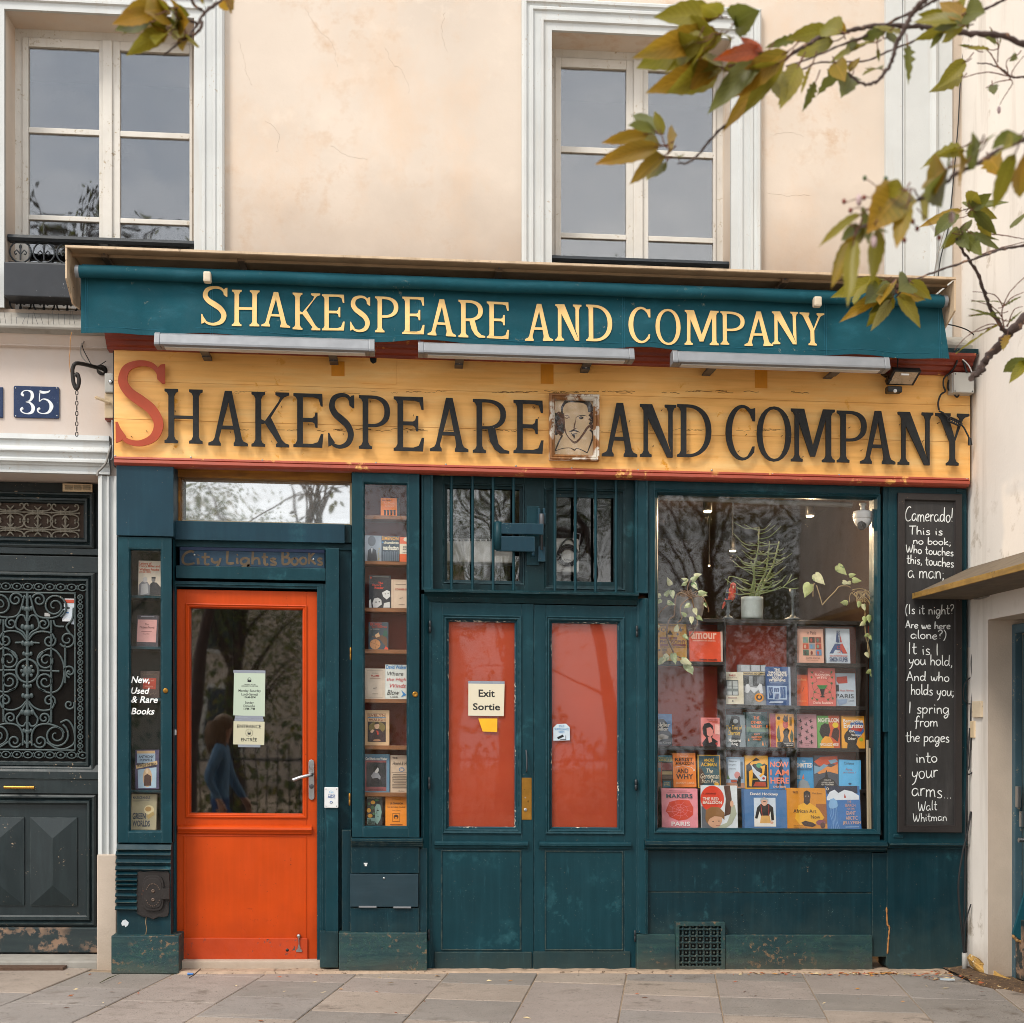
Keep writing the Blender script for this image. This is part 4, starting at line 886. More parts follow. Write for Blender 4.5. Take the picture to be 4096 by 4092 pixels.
build('lower_keyhole',MB().knob(*UV('F',202,1458,.03),.026,[(.011,0),(.011,.001)],12),BLACKPLASTIC,dr)
nt1 = thing('hours_notice','pale green opening hours notice taped inside the orange door glass','notice',(*UV('DR',515,1080,-.02),-.02))
NP = mat('pale green paper','#b5c4b2',.7,var=.03); z = dd0+.0225
build('sheet',MB().prism([UV('DR',x,y,z) for x,y in ((248,298),(795,318),(785,1078),(232,1058))],z-.001,z),NP,nt1)
for b_ in ((235,268,797,318),(262,1066,755,1118)): build('tape',MB().bx('DR',*b_,z-.001,z+.0003),TAPE,nt1)
def lines(parent,f,z,items,c='#1c1e20',bold=.0):
    m = MB()
    for s,x0,y0,x1,y1 in items: put_text(m,s,rect(f,x0,y0,x1,y1,z),z+.0006,bold)
    return build('writing',m,ink(c),parent)
lines(nt1,'DR',z,[('OPENING HOURS',418,508,625,530),("HORAIRES D'OUVERTURE",374,535,667,557),('Monday–Saturday',325,605,717,660),('Lundi–Samedi',376,665,663,712),('10AM–8PM',420,722,622,760),('Sunday',440,815,592,868),('Dimanche',414,872,614,916),('12PM–7PM',416,925,614,965)],bold=.008)
def head(parent,f,cx,cy,s,z,c=BLACKINK,p=NP):
    """tiny printed head of a bald bearded man"""
    m = MB().use(c); e = lambda x,y,rx,ry,zz: m.prism([UV(f,cx+x*s+rx*s*math.cos(a*math.pi/8),cy+y*s+ry*s*math.sin(a*math.pi/8),z) for a in range(16)],z-.0003,z+zz)
    e(0,0,34,42,.0006); e(0,28,36,12,.0007); m.use(p); e(2,-14,22,24,.0009); m.use(c); e(-8,-8,6,4,.0011); e(10,-8,6,4,.0011); e(2,10,14,4,.0011); e(2,24,8,6,.0011)
    return build('emblem',m,None,parent)
head(nt1,'DR',516,436,1,z)
nt2 = thing('entrance_notice','cream ENTRANCE ENTRÉE notice taped below the opening hours sheet','notice',(*UV('DR',510,1580,-.02),-.02))
NP2 = mat('cream paper','#c2bfa4',.7,var=.03)
build('sheet',MB().prism([UV('DR',x,y,z) for x,y in ((238,1158),(783,1172),(775,1580),(232,1568))],z-.001,z+.0002),NP2,nt2)
for b_ in ((255,1120,765,1165),(318,1572,708,1618)): build('tape',MB().bx('DR',*b_,z-.001,z+.0006),TAPE,nt2)
lines(nt2,'DR',z,[('ENTRANCE',302,1222,722,1286),('ENTRÉE',368,1442,650,1516)],bold=.012)
head(nt2,'DR',512,1364,.85,z+.0004,p=NP2)
m = MB()
for i in range(30):
    if i % 8 == 7: continue
    a = 2*math.pi*i/30; u,v = UV('DR',512+62*math.cos(a),1366+62*math.sin(a),z); m.box(u-.0016,v-.0016,u+.0016,v+.0016,z,z+.0008)
build('ring',m,BLACKINK,nt2)
ai = thing('help_bell','small white help call button plate screwed to the teal door post','button',(*UV('F',488,537,.11),.11))
build('plate',MB().bx('F',443,403,533,537,.105,.122),WHITEPLASTIC,ai,.004)
m = MB().use(ink('#1f4a86')); put_text(m,'AIDE',rect('F',464,455,512,474,.123),.1226,.03); put_text(m,'ACCUEIL PMR',rect('F',466,446,510,452,.123),.1226)
m.knob(*UV('F',487,502,.123),.1222,[(.0098,0),(.0098,.0006)],16); m.use(ink('#e6e9ec')).prism([UV('F',x,y,.124) for x,y in ((480,508),(484,500),(487,494),(490,500),(495,508))],.1225,.1236)
m.use(ink('#8fb8d8')); put_text(m,'Gs',rect('F',474,425,502,442,.123),.1226,.02); build('print',m,None,ai)
m = MB()
for x,y in ((453,415),(522,415),(453,525),(522,525)): m.knob(*UV('F',x,y,.123),.122,[(.003,0),(.002,.003)],8)
build('screws',m,BLACKPLASTIC,ai)
m = MB(); z9 = UV('D',1133,50,.06)
one('alarm_tag',MB().bx('D',1126,30,1142,66,.05,.062),WHITEPLASTIC,'tiny white plastic tag on the left frame of the orange door','tag',bev=.002)
# hinges
def hinge(f,x0,y0,x1,y1,d,parent=sf,m=BLACKIRON):
    u0,v0,u1,v1 = rect(f,x0,y0,x1,y1,d); c = (u0+u1)/2; r = (u1-u0)/2; vv = v1-v0
    mm = MB().lathe(c,d-r*.3,[(r*.3,v0),(r,v0+vv*.06),(r,v0+vv*.46),(r*.85,v0+vv*.48),(r*.85,v0+vv*.5),(r,v0+vv*.52),(r,v0+vv*.94),(r*.3,v1)],10)
    return build('hinge',mm,m,parent)
hinge('E',706,1392,719,1490,.175,m=OLDBRASS); hinge('F',600,440,613,524,.175,m=OLDBRASS); hinge('E',1302,1190,1322,1285,.12); hinge('F',1114,337,1130,418,.12)
hinge('F',1111,1322,1127,1398,.12); hinge('G',932,1228,952,1318,.12); hinge('H',680,578,697,642,.12); hinge('H',676,1415,690,1482,.12)

# -- middle narrow showcase and its base
mc = rect2('E',722,72,'F',1058,728,.175); mci = rect2('E',820,166,'F',975,653,.15)
showcase('tall_showcase',mc,mci,.175,0,'tall narrow display window of second hand books between the doors',-.08,
         [(sv('E',b,.085),sv('E',a,.085)) for a,b in ((400,428),(746,770),(1097,1126),(1410,1440),(1784,1812))]+[(sv('F',b,.085),sv('F',a,.085)) for a,b in ((133,160),(438,464))],.25,BROWNBACK,SHELFWOOD,.085)
build('lock',MB().knob(*UV('E',1200,1747,.18),.175,[(.019,0),(.019,.004),(.012,.007),(.006,.003)],14),OLDBRASS,sf)
sb('side_base','F',556,680,616,1345,-.1,.12,TEALLOW)
sb('base_board','F',616,780,1056,960,-.1,.155,TEALLOW)
bm_ = lambda y: UV('F',840,y,.18)[1]
build('base_sill',MB().run_u(UV('F',617,760,.18)[0],UV('F',1078,760,.18)[0],[(bm_(728),.1),(bm_(732),.175),(bm_(740),.19),(bm_(754),.19),(bm_(762),.178),(bm_(768),.178),(bm_(776),.17),(bm_(780),.17),(bm_(792),.16),(bm_(798),.1)]),TEALLOW,sf)
fp = sb('letter_flap','F',610,965,1052,1178,-.1,.165,mat('slate flap paint','#15303a',.45,var=.1,vs_=5,streak=('#2c4450',(2,2,14),.5,.8,.5)),.003,'slate grey hinged flap with a small round lock')
build('flap_lock',MB().knob(*UV('F',829,992,.167),.165,[(.008,0),(.008,.003),(.004,.004)],12),STEEL,fp)
build('flap_hinge',MB().bx('F',666,1172,780,1183,.15,.17),ALU,fp,.001); build('flap_hinge',MB().bx('F',890,1176,1004,1187,.15,.17),ALU,fp,.001)
sb('base_board','F',612,1184,1056,1348,-.1,.155,TEALLOW)
sb('base_stile','F',1056,800,1108,1348,-.1,.14,TEALLOW)
sb('plinth','F',536,1346,1108,1592,-.1,.19,PLINTH,.006,'rotting middle plinth board with green and brown wear')
m = MB().bx('F',698,893,722,902,.15,.158).bx('F',704,902,718,914,.15,.157)
one('sticker_scrap',m,WHITEPLASTIC,'tiny white scrap of sticker on the board below the tall display','sticker')

# -- double doors with barred fanlight
fu = lambda x,d=.09: UV('BR',x,600,d)[0]; fv = lambda y,d=.09: UV('BR',980,y,d)[1]
sb('pilaster_strip','E',1246,80,1335,962,-.1,.145,TEAL,.003)
build('strip_panel',MB().frame(*rect('E',1246,80,1335,962,.145),[(.003,.14),(.003,.152),(.012,.152),(.016,.146),(.016,.14)]),TEAL,sf)
sb('pilaster_strip','G',930,120,1025,985,-.1,.145,TEAL,.003)
build('strip_panel',MB().frame(*rect('G',930,120,1025,985,.145),[(.003,.14),(.003,.152),(.012,.152),(.016,.146),(.016,.14)]),TEAL,sf)
L1 = (fu(165),fv(1060),fu(918),fv(135)); L2 = (fu(1100),fv(1092),fu(1842),fv(160)); T0,T1 = fv(40)+.02,fv(1165)
fanb = build('barred_fanlight',MB().box(fu(60),T1,L1[0],T0,-.05,.085).box(L1[2],T1,L2[0],T0,-.05,.085).box(L2[2],T1,fu(1925),T0,-.05,.085)
             .box(L1[0],L1[3],L1[2],T0,-.05,.0846).box(L1[0],T1,L1[2],L1[1],-.05,.0846).box(L2[0],L2[3],L2[2],T0,-.05,.0846).box(L2[0],T1,L2[2],L2[1],-.05,.0846),TEALDK,sf,.003,'barred fanlight of two panes above the double doors')
for r_,px in ((L1,(200,868,165,1030)),(L2,(1207,1735,245,1020))):
    g_ = (fu(px[0],.03),fv(px[3],.03),fu(px[1],.03),fv(px[2],.03))
    build('glazing_frame',MB().frame(*r_,[(0,.08),(0.004,.09),(.012,.086),(.014,.06),(.03,.055)]).box(r_[0],r_[1],g_[0],r_[3],.0,.05).box(g_[2],r_[1],r_[2],r_[3],.0,.05).box(g_[0],g_[3],g_[2],r_[3],.0,.0496).box(g_[0],r_[1],g_[2],g_[1],.0,.0496),TEALDK,fanb)
    build('pane',MB().box(g_[0]-.003,g_[1]-.003,g_[2]+.003,g_[3]+.003,.028,.034),glass('fanlight glass '+str(px[0]),1.95 if px[0] == 200 else 1.6,.08),fanb)
for x in (245,438,627,815,1195,1383,1569,1758):
    build('bar',MB().tube([(fu(x,.125),fv(36,.125),.125),(fu(x,.125),fv(1120+.015*(x-900),.125),.125)],.0095,10),TEAL,fanb)
m = MB(); hv = lambda y,d=.14: UV('BR',980,y,d)[1]
build('fanlight_sill',MB().run_u(UV('BR',-5,1100,.14)[0],UV('BR',1960,1100,.14)[0],[(hv(1108),.05),(hv(1112),.15),(hv(1125),.168),(hv(1140),.168),(hv(1148),.15),(hv(1158),.138),(hv(1180),.118),(hv(1200),.11),(hv(1222),.1),(hv(1222),.05)]),TEALDK,sf)
# cavetto door frame posts
for xa,xb in ((1246,1322),(None,None)):
    if xa: u0,u1 = UV('E',xa,1400,.13)[0],UV('E',xb,1400,.1)[0]
    else: u0,u1 = UV('G',940,1500,.1)[0],UV('G',1022,1500,.13)[0]
    pf = [(u0,-.05),(u0,.135),(u0+(u1-u0)*.25,.14),(u0+(u1-u0)*.45,.125),(u0+(u1-u0)*.8,.10),(u1,.095),(u1,-.05)]
    if not xa: pf = [(u1-(p[0]-u0),p[1]) for p in pf][::-1]
    build('cavetto_post',MB().run_v(UV('H',690,1435,.13)[1] if not xa else -.03,hv(1160),pf),TEAL,sf)
ld0,ld1 = .02,.09
def leaf(u0,u1,v0,v1,g_,label,rail,panel,kick):
    lf = build('green_door',MB().box(u0,v0,g_[0]-.045,v1,ld0,ld1).box(g_[2]+.045,v0,u1,v1,ld0,ld1).box(g_[0]-.045,g_[3]+.045,g_[2]+.045,v1,ld0,ld1-.0006).box(g_[0]-.045,v0,g_[2]+.045,g_[1]-.045,ld0,ld1-.0006),TEAL,sf,.003,label)
    build('bead',MB().frame(g_[0]-.046,g_[1]-.046,g_[2]+.046,g_[3]+.046,[(0,ld0),(0,ld1+.008),(.006,ld1+.012),(.016,ld1+.004),(.022,ld1+.007),(.03,ld1+.0),(.037,ld1-.012),(.037,ld1-.02)]),TEAL,lf)
    build('putty',MB().frame(g_[0]-.010,g_[1]-.010,g_[2]+.010,g_[3]+.010,[(0,ld1-.03),(0,ld1-.012),(.003,ld1-.010),(.010,ld1-.024),(.010,ld1-.03)]),mat('flaking putty','#12404c',.6,var=.2,chips=[('#d9d6c4',55,.53,.57,5,.50,.58)]),lf)
    build('pane',MB().box(g_[0]-.004,g_[1]-.004,g_[2]+.004,g_[3]+.004,ld1-.034,ld1-.029),GLASSLOW,lf)
    build('red_blind',MB().box(g_[0]-.01,g_[1]-.01,g_[2]+.01,g_[3]+.01,ld0+.005,ld1-.042),REDPAPER,lf)
    build('rail',MB().run_u(rail[0],rail[1],[(rail[2],ld1-.005),(rail[2]-.003,ld1+.02),(rail[2]-.012,ld1+.03),(rail[2]-.026,ld1+.03),(rail[2]-.034,ld1+.018),(rail[2]-.046,ld1+.014),(rail[2]-.052,ld1-.005)]),TEAL,lf)
    build('lower_panel',MB().frame(*panel,[(0,ld1-.005),(0,ld1+.0055),(.005,ld1+.007),(.008,ld1+.003),(.008,ld1-.005)]),TEALLOW,lf)
    build('kickboard',MB().box(*kick,ld0,ld1+.014),TEALLOW,lf,.004)
    return lf
lx0 = UV('E',1321,1500,.09)[0]; lx1 = UV('G',163,1500,.09)[0]; rx0 = UV('G',168,1500,.09)[0]; rx1 = UV('G',939,1500,.09)[0]
lb0 = UV('H',100,1633,.09)[1]; lt = UV('BR',980,1232,.09)[1]
G1 = (UV('E',1455,1500,.08)[0],UV('H',0,843,.08)[1],UV('G',20,1500,.08)[0],UV('G',0,1207,.08)[1]); G2 = (UV('G',303,1500,.08)[0],G1[1]+.001,UV('G',796,1500,.08)[0],UV('G',540,1214,.08)[1])
hx = lambda x,d=.1: UV('H',x,1000,d)[0]; hyy = lambda y,d=.1: UV('H',300,y,d)[1]; fx_ = lambda x: UV('F',x,900,.1)[0]
lfL = leaf(lx0,lx1,lb0,lt,G1,'left leaf of the teal double doors, carrying the exit notice',(fx_(1157),hx(88),hyy(924)),(fx_(1198),hyy(1528),hx(50),hyy(975)),(fx_(1157),lb0,hx(108),hyy(1536)))
lfR = leaf(rx0,rx1,lb0,lt-.004,G2,'right leaf of the teal double doors, with a small surveillance sticker',(hx(150),hx(660),hyy(924)),(hx(183),hyy(1528),hx(617),hyy(975)),(hx(119),lb0,hx(655),hyy(1534)))
build('lock_plate',MB().bx('H',50,570,109,803,.08,.094),OLDBRASS,lfL,.002)
build('plate_keyhole',MB().knob(*UV('H',75,748,.095),.094,[(.012,0),(.011,.006),(.005,.007)],12).knob(*UV('H',74,680,.095),.094,[(.005,0),(.005,.001)],8),STEEL,lfL)
build('pull_handle',MB().tube(spline([(*UV('H',78,418,.1),.09),(*UV('H',79,424,.12),.12),(*UV('H',82,470,.13),.128),(*UV('H',82,525,.12),.12),(*UV('H',80,535,.1),.09)],5),.005,8),GREYMETAL,lfL)
ex = thing('exit_notice','cream card reading Exit Sortie with a yellow note below, taped to the left green door','notice',(*UV('E',1735,1915,.07),.07))
z = ld1-.027; m = MB().prism([UV('E',x,y,z) for x,y in ((1601,1660),(1874,1664),(1868,1912),(1600,1908))],z-.001,z)
build('sheet',m,mat('ivory card','#d8d0b8',.7,var=.03),ex); lines(ex,'E',z,[('Exit',1678,1712,1800,1768),('Sortie',1635,1815,1840,1868)],bold=.022)
build('tape',MB().bx('E',1600,1648,1874,1668,z-.001,z+.0004),TAPE,ex)
build('yellow_note',MB().prism([UV('F',x,y,z) for x,y in ((1440,-42),(1563,-42),(1562,46),(1468,42))],z-.0012,z-.0002),ink('#f0b01e'),ex)
sv_ = thing('surveillance_sticker','small white video surveillance sticker on the right green door glass','sticker',(*UV('H',274,365,.07),.07))
build('sheet',MB().prism([UV('H',x,y,z) for x,y in ((229,292),(250,272),(300,270),(320,290),(321,362),(229,364))],z-.001,z),ink('#c4d2dc'),sv_)
m = MB().use(ink('#2f7fb4'))
for s,x0,y0,x1,y1 in (('SOUS',260,279,290,290),('SURVEILLANCE',236,295,314,307),('VIDEO',258,311,291,323)): put_text(m,s,rect('H',x0,y0,x1,y1,z),z+.0006,.02)
m.use(BLACKINK).prism([UV('H',x,y,z) for x,y in ((250,345),(282,330),(288,342),(255,357))],z,z+.0007); m.bx('H',268,356,300,359,z,z+.0006).bx('H',297,335,300,359,z,z+.0007); build('print',m,None,sv_)
# folding bracket arm on the mullion
ar = thing('folding_arm','teal folding shutter arm with two flat links mounted between the barred panes','bracket',(*UV('BR',990,870,.1),.1))
build('back_plate',MB().bx('BR',935,330,1052,875,.08,.098),TEAL,ar,.003)
build('upper_link',MB().bx('BR',660,488,1092,590,.14,.17),TEALSLATE,ar,.006); build('lower_link',MB().bx('BR',655,608,1012,748,.14,.17),TEALSLATE,ar,.006)
u = UV('BR',672,600,.16)[0]; build('elbow',MB().lathe(u,.155,[(.012,hv(742,.16)),(.026,hv(738,.16)),(.026,hv(484,.16)),(.012,hv(480,.16))],16),TEAL,ar)
u = UV('BR',1075,600,.16)[0]
build('pivot',MB().lathe(u,.15,[(.008,hv(735)),(.008,hv(590)),(.016,hv(588)),(.018,hv(410)),(.01,hv(400))],12),GREYMETAL,ar)
build('clevis',MB().bx('BR',1038,395,1110,495,.09,.13).bx('BR',1042,705,1108,842,.09,.135).bx('BR',1042,350,1062,395,.09,.13).bx('BR',1085,350,1106,395,.09,.13),TEALSLATE,ar,.003)
u = UV('BR',998,775,.16)[0]; build('foot',MB().lathe(u,.15,[(.01,hv(798)),(.012,hv(760)),(.008,hv(750))],12),TEALSLATE,ar)
# heater behind the right barred pane
ht = thing('air_heater','grey wall heater with a coiled black cable behind the barred panes','heater',(*UV('BR',1310,950,-.1),-.1))
build('body',MB().bx('BR',1130,625,1420,940,-.28,-.10),GREYPLASTIC,ht,.02)
build('body_left',MB().bx('BR',120,630,830,850,-.28,-.10),GREYPLASTIC,ht,.015)
m = MB()
for k in range(3):
    m.tube([(*UV('BR',1315+(60+12*k)*math.cos(t*.3)*1.15,790+18*k+(70+14*k)*math.sin(t*.3)-20*k,-.09),-.09) for t in range(22)],.006,6)
m.tube(spline([(*UV('BR',x,y,-.09),-.09) for x,y in ((1235,830),(1240,720),(1300,640),(1350,640),(1385,700))],5),.006,6)
build('coiled_cable',m,CABLE,ht)
m = MB(); put_text(m,'AIREL',rect('BR',1275,820,1345,833,-.098),-.0985,.02); build('marking',m,BLACKINK,ht)
m = MB()
for i in range(12): m.bx('BR',205+i*52,638,245+i*52,655,-.101,-.0985)
build('grille_slots',m,BLACKPLASTIC,ht)
build('hanging_hook',MB().tube([(*UV('BR',1365,640,-.12),-.12),(*UV('BR',1365,575,-.12),-.12),(*UV('BR',1428,590,-.12),-.12),(*UV('BR',1420,690,-.12),-.12)],.005,6),ALU,ht)

# -- big display window
d0 = .125; wo = rect2('I',165,118,'J',1888,1930,d0); wi = rect2('I',232,246,'J',1838,1842,.085)
bw = build('display_window',MB().frame(*wo,[(0,-.1),(0,d0)]),TEAL,sf,label='wide display window full of new books and plants')
u0,v0,u1,v1 = wo; a,b,c,e = wi
build('frame',MB().box(u0,v0,a-.03,v1,.04,d0).box(c+.03,v0,u1,v1,.04,d0).box(a-.03,e+.03,c+.03,v1,.04,d0-.0005).box(a-.03,v0,c+.03,b-.025,.04,d0-.0005),TEAL,bw,.003)
build('bead',MB().frame(a-.034,b-.03,c+.034,e+.034,[(0,.05),(0,d0+.008),(.006,d0+.012),(.014,d0+.002),(.02,d0-.002),(.028,d0-.02),(.034,d0-.035),(.034,.05)]),TEAL,bw)
build('pane',MB().box(a-.003,b-.003,c+.003,e+.003,.078,.086),GLASS,bw)
sb('frame_post','I',1822,160,1872,1900,-.05,.13,TEAL)
pw = rect2('I',1840,158,'L',262,800,.12)
build('window_post',MB().box(pw[0]-.004,pw[1],pw[2]+.01,pw[3],-.05,.105),TEAL,sf,.003)
wy = lambda y,d=.17: UV('H',700,y,d)[1]
build('window_sill',MB().run_u(UV('H',738,940,.17)[0],UV('L',248,780,.17)[0],[(wy(908),.05),(wy(914),.15),(wy(922),.175),(wy(940),.178),(wy(948),.168),(wy(955),.155),(wy(962),.155),(wy(974),.135),(wy(982),.05)]),TEALLOW,sf)
sb('stall_board','H',741,975,1998,1204,-.05,.105,TEALLOW); sb('stall_board','H',741,1207,1998,1445,-.05,.103,TEALLOW)
sb('stall_stile','L',150,828,247,1500,-.05,.118,TEALLOW)
m = MB()
for x,y in ((1290,1110),(1275,1330)): m.knob(*UV('H',x,y,.107),.103,[(.007,0),(.006,.003),(.003,.005)],10)
build('rivet',m,TEALLOW,sf)
sb('plinth','H',692,1440,906,1646,-.05,.14,PLINTH,.005); sb('plinth','H',1183,1444,2000,1650,-.05,.14,PLINTH,.005)
vg = thing('air_grille','pierced cast iron air grille set in the plinth below the big window','grille',(*UV('H',1045,1645,.14),.14))
u0,v0,u1,v1 = rect('H',908,1372,1182,1648,.148); fw = (u1-u0)*.075
build('frame',MB().box(u0,v0,u0+fw,v1,.05,.148).box(u1-fw,v0,u1,v1,.05,.148).box(u0+fw,v1-fw,u1-fw,v1,.05,.1476).box(u0+fw,v0,u1-fw,v0+fw*1.6,.05,.1476),PLINTH,vg,.002)
build('back',MB().box(u0+fw*.5,v0+fw,u1-fw*.5,v1-fw*.5,.06,.09),BLACKPLASTIC,vg)
m = MB(); n = 6; a0,b0 = u0+fw,v0+fw*1.6; cw,chh = (u1-fw-a0)/n,(v1-fw-b0)/n
for i in range(n):
    for j in range(n):
        cx,cy = a0+(i+.5)*cw,b0+(j+.5)*chh; w9 = cw*.11
        m.box(cx-w9,cy-chh/2,cx+w9,cy+chh/2,.125,.140); m.box(cx-cw/2,cy-w9,cx+cw/2,cy+w9,.125,.1395)
        for sx in (-1,1):
            for sy in (-1,1): m.box(cx+sx*cw*.5-cw*.13*(sx > 0),cy+sy*chh*.5-chh*.13*(sy > 0),cx+sx*cw*.5+cw*.13*(sx < 0),cy+sy*chh*.5+chh*.13*(sy < 0),.125,.1385)
        m.knob(cx,cy,.125,[(cw*.2,0),(cw*.2,.0165),(cw*.1,.017)],8)
build('lattice',m,TEALLOW,vg)
# -- right pier with chalkboard
pr_ = rect2('K',266,157,'L',762,800,.14)
build('pier_panel',MB().box(pr_[0],pr_[1],pr_[2],pr_[3],-.05,.14),TEAL,sf,.004)
build('pier_moulding',MB().run_u(pr_[0],pr_[2],[(UV('L',500,762,.15)[1],.1),(UV('L',500,766,.15)[1],.158),(UV('L',500,776,.15)[1],.165),(UV('L',500,790,.15)[1],.15),(UV('L',500,800,.15)[1],.13)]),TEALLOW,sf)
lp_ = [UV('L',x,y,.125) for x,y in ((246,800),(760,800),(762,1330),(740,1560),(680,1575),(620,1590),(560,1600),(380,1600),(350,1585),(260,1580),(244,1560))]
build('pier_base',MB().prism(lp_,-.05,.125),TEALLOW,sf,.003)
m = MB(); pts = [(244,1180),(250,1290),(262,1310),(255,1400),(250,1480)]
build('split_wood',MB().tube(spline([(*UV('L',x,y,.127),.124) for x,y in pts],5),[.003+.0045*abs(math.sin(i*1.7)) for i in range(21)],6),mat('raw split wood','#a8733f',.9,var=.3,vs_=30),sf)
for f,y in (('K',190),('L',718)):
    sb('turn_button',f,725 if f == 'K' else 290,y-12,788 if f == 'K' else 352,y+12,.1,.148,TEAL,.004)
cb = thing('chalkboard','tall black chalkboard with a white handwritten poem on the right pier','chalkboard',(*UV('L',520,695,.15),.15))
co_ = rect2('K',331,208,'L',732,696,.17); ci = rect2('K',375,250,'L',690,655,.155)
build('frame',MB().frame(*co_,[(0,.13),(0,.170),(.003,.173),(co_[2]*0+(ci[0]-co_[0])*.86,.173),((ci[0]-co_[0])*.9,.168),((ci[0]-co_[0]),.16),((ci[0]-co_[0]),.145)]),SLATEFRAME,cb)
build('board',MB().box(ci[0]-.01,ci[1]-.01,ci[2]+.01,ci[3]+.01,.14,.153),SLATE,cb)
m = MB(); D_ = .1536
for s,x0,x1,y0,y1,tl in (('Camerado!',117,406,72,155,0),('This is',140,347,182,232,0),('no book;',163,393,247,290,-.1),('Who touches',122,409,300,348,-.35),('this, touches',126,411,358,412,-.35),('a man;',132,353,405,488,-.05),
                              ('(Is it night?',116,413,640,697,.1),('Are we here',118,391,738,782,0),('alone?)',150,368,790,842,0),('It is I',130,326,866,935,-.1),('you hold,',138,403,932,995,-.1),('And who',125,386,1032,1088,0),
                              ('holds you;',150,410,1110,1172,-.1),('I spring',133,386,1210,1278,0),('from',172,320,1292,1355,0),('the pages',120,385,1382,1445,0),('into',178,316,1500,1565,.1),('your',154,318,1570,1655,.2),('arms...',155,398,1680,1768,-.2),
                              ('Walt',192,314,1788,1845,.15),('Whitman',162,371,1858,1908,.15)):
    put_hand(m,s,'CB',x0,x1-7,y0,y1,D_,.0062 if y0 < 1780 else .0045,tl)
build('writing',m,CHALK,cb)
# ================================================================ shop sign
sg = thing('shop_sign','long ochre wooden fascia sign with raised black letters and one big red initial','shop sign',(*UV('S2',966,800,.2),.2))
SD = .20
bu0 = UV('S1',90,400,SD)[0]; bu1 = UV('S3',1901,560,SD)[0]
vy = lambda y,d=SD: UV('S2',966,y,d)[1]
vt,vb = vy(98),vy(783)
# board of three planks
cuts = [vt+.02,vy(308),vy(548),vb-.02]
for k in range(3):
    m = MB().box(bu0,cuts[k+1]+.0006,bu1,cuts[k]-.0006,-.05,SD+(.0,.0012,.0)[k]); build('plank',m,YELLOW,sg,.002)
build('sign_side',MB().box(bu0-.01,vb-.06,bu0-.0005,vt+.02,-.05,SD-.02),BLACKPLASTIC,sg)
mu0,mu1 = UV('B',855,1780,.24)[0],UV('S3',1904,870,.24)[0]
lo_ = lambda y: vy(y,.225)
build('lower_moulding',MB().run_u(mu0,mu1,[(lo_(780),.15),(lo_(783),.215),(lo_(796),.222),(lo_(800),.214),(lo_(804),.225),(lo_(822),.228),(lo_(828),.22),(lo_(836),.205),(lo_(840),.15)]),REDTRIMLOW,sg)
tu0,tu1 = UV('B',788,850,.3)[0],UV('S3',1925,140,.3)[0]
ty = lambda y: vy(y,.26)
build('upper_moulding',MB().run_u(tu0,tu1,[(ty(-20),.1),(ty(-18),.34),(ty(0),.34),(ty(10),.325),(ty(30),.29),(ty(48),.28),(ty(54),.262),(ty(76),.25),(ty(84),.225),(ty(98),.218),(ty(104),.15)]),REDTRIM,sg)
build('top_board',MB().box(tu0,ty(-20),tu1+.02,ty(-50),-.0,.33),TEALDK,sg)
pk = [('S1',1490,105,1575,200),('S2',1067,125,1150,250),('S3',515,150,595,278)]
for f,x0,y0,x1,y1 in pk: build('paint_patch',MB().bx(f,x0,y0,x1,y1,SD-.01,SD+.002),DARKORANGE,sg)
build('access_panel',MB().bx('S1',1688,82,1908,250,SD-.01,SD+.0035),YELLOW,sg,.0012)
build('hole',MB().prism([UV('S1',x,y,SD) for x,y in ((1736,82),(1782,82),(1780,112),(1758,122),(1742,108))],SD-.01,SD+.0042),BLACKPLASTIC,sg)
m = MB()
for y0 in (300,545):
    for k in range(46):
        x = rnd.uniform(-1000,2700); y = y0+rnd.uniform(-6,8); u,v = UV('S2',x,y,SD); ln = rnd.uniform(.02,.12)
        if not bu0 < u < bu1-.15: continue
        m.tube([(u+ln*i/5,v+rnd.uniform(-.004,.004),SD+.0006) for i in range(6)],.0016,4)
build('plank_cracks',m,mat('dark crack','#5a3c1a',.9),sg)
LET = [('S1','S',102,103,418,645),('S1','H',415,284,660,632),('S1','A',690,295,952,648),('S1','K',975,303,1218,655),('S1','E',1245,312,1438,658),('S1','S',1470,312,1637,662),('S1','P',1667,325,1868,669),
       ('S2','E',120,333,317,682),('S2','A',346,340,602,685),('S2','R',630,350,865,695),('S2','E',892,355,1086,697),('S2','A',1454,372,1690,718),('S2','N',1707,382,1942,722),
       ('S3','D',15,383,235,722),('S3','C',327,390,517,737),('S3','O',528,400,750,745),('S3','M',748,412,1030,752),('S3','P',1044,424,1236,757),('S3','A',1187,424,1420,765),('S3','N',1436,432,1665,772),('S3','Y',1678,440,1897,775)]
pins = MB()
for i,(f,c,x0,y0,x1,y1) in enumerate(LET):
    r_ = rect(f,x0,y0,x1,y1,.245); m = MB()
    put_serif(m,c,r_,.232,.245,.108 if i == 0 else .106,.045 if i == 0 else .055)
    build('letter',m,LETTERRED if i == 0 else LETTERBLACK,sg,label='big brick red initial letter S' if i == 0 else None)
    for _ in range(3):
        u = rnd.uniform(r_[0]+.02,r_[2]-.02); v = rnd.uniform(r_[1]+.03,r_[3]-.03); pins.tube([(u,v,SD-.005),(u,v,.24)],.0022,5)
build('fixing_pins',pins,mat('rusty pin','#4a2c1a',.8),sg)
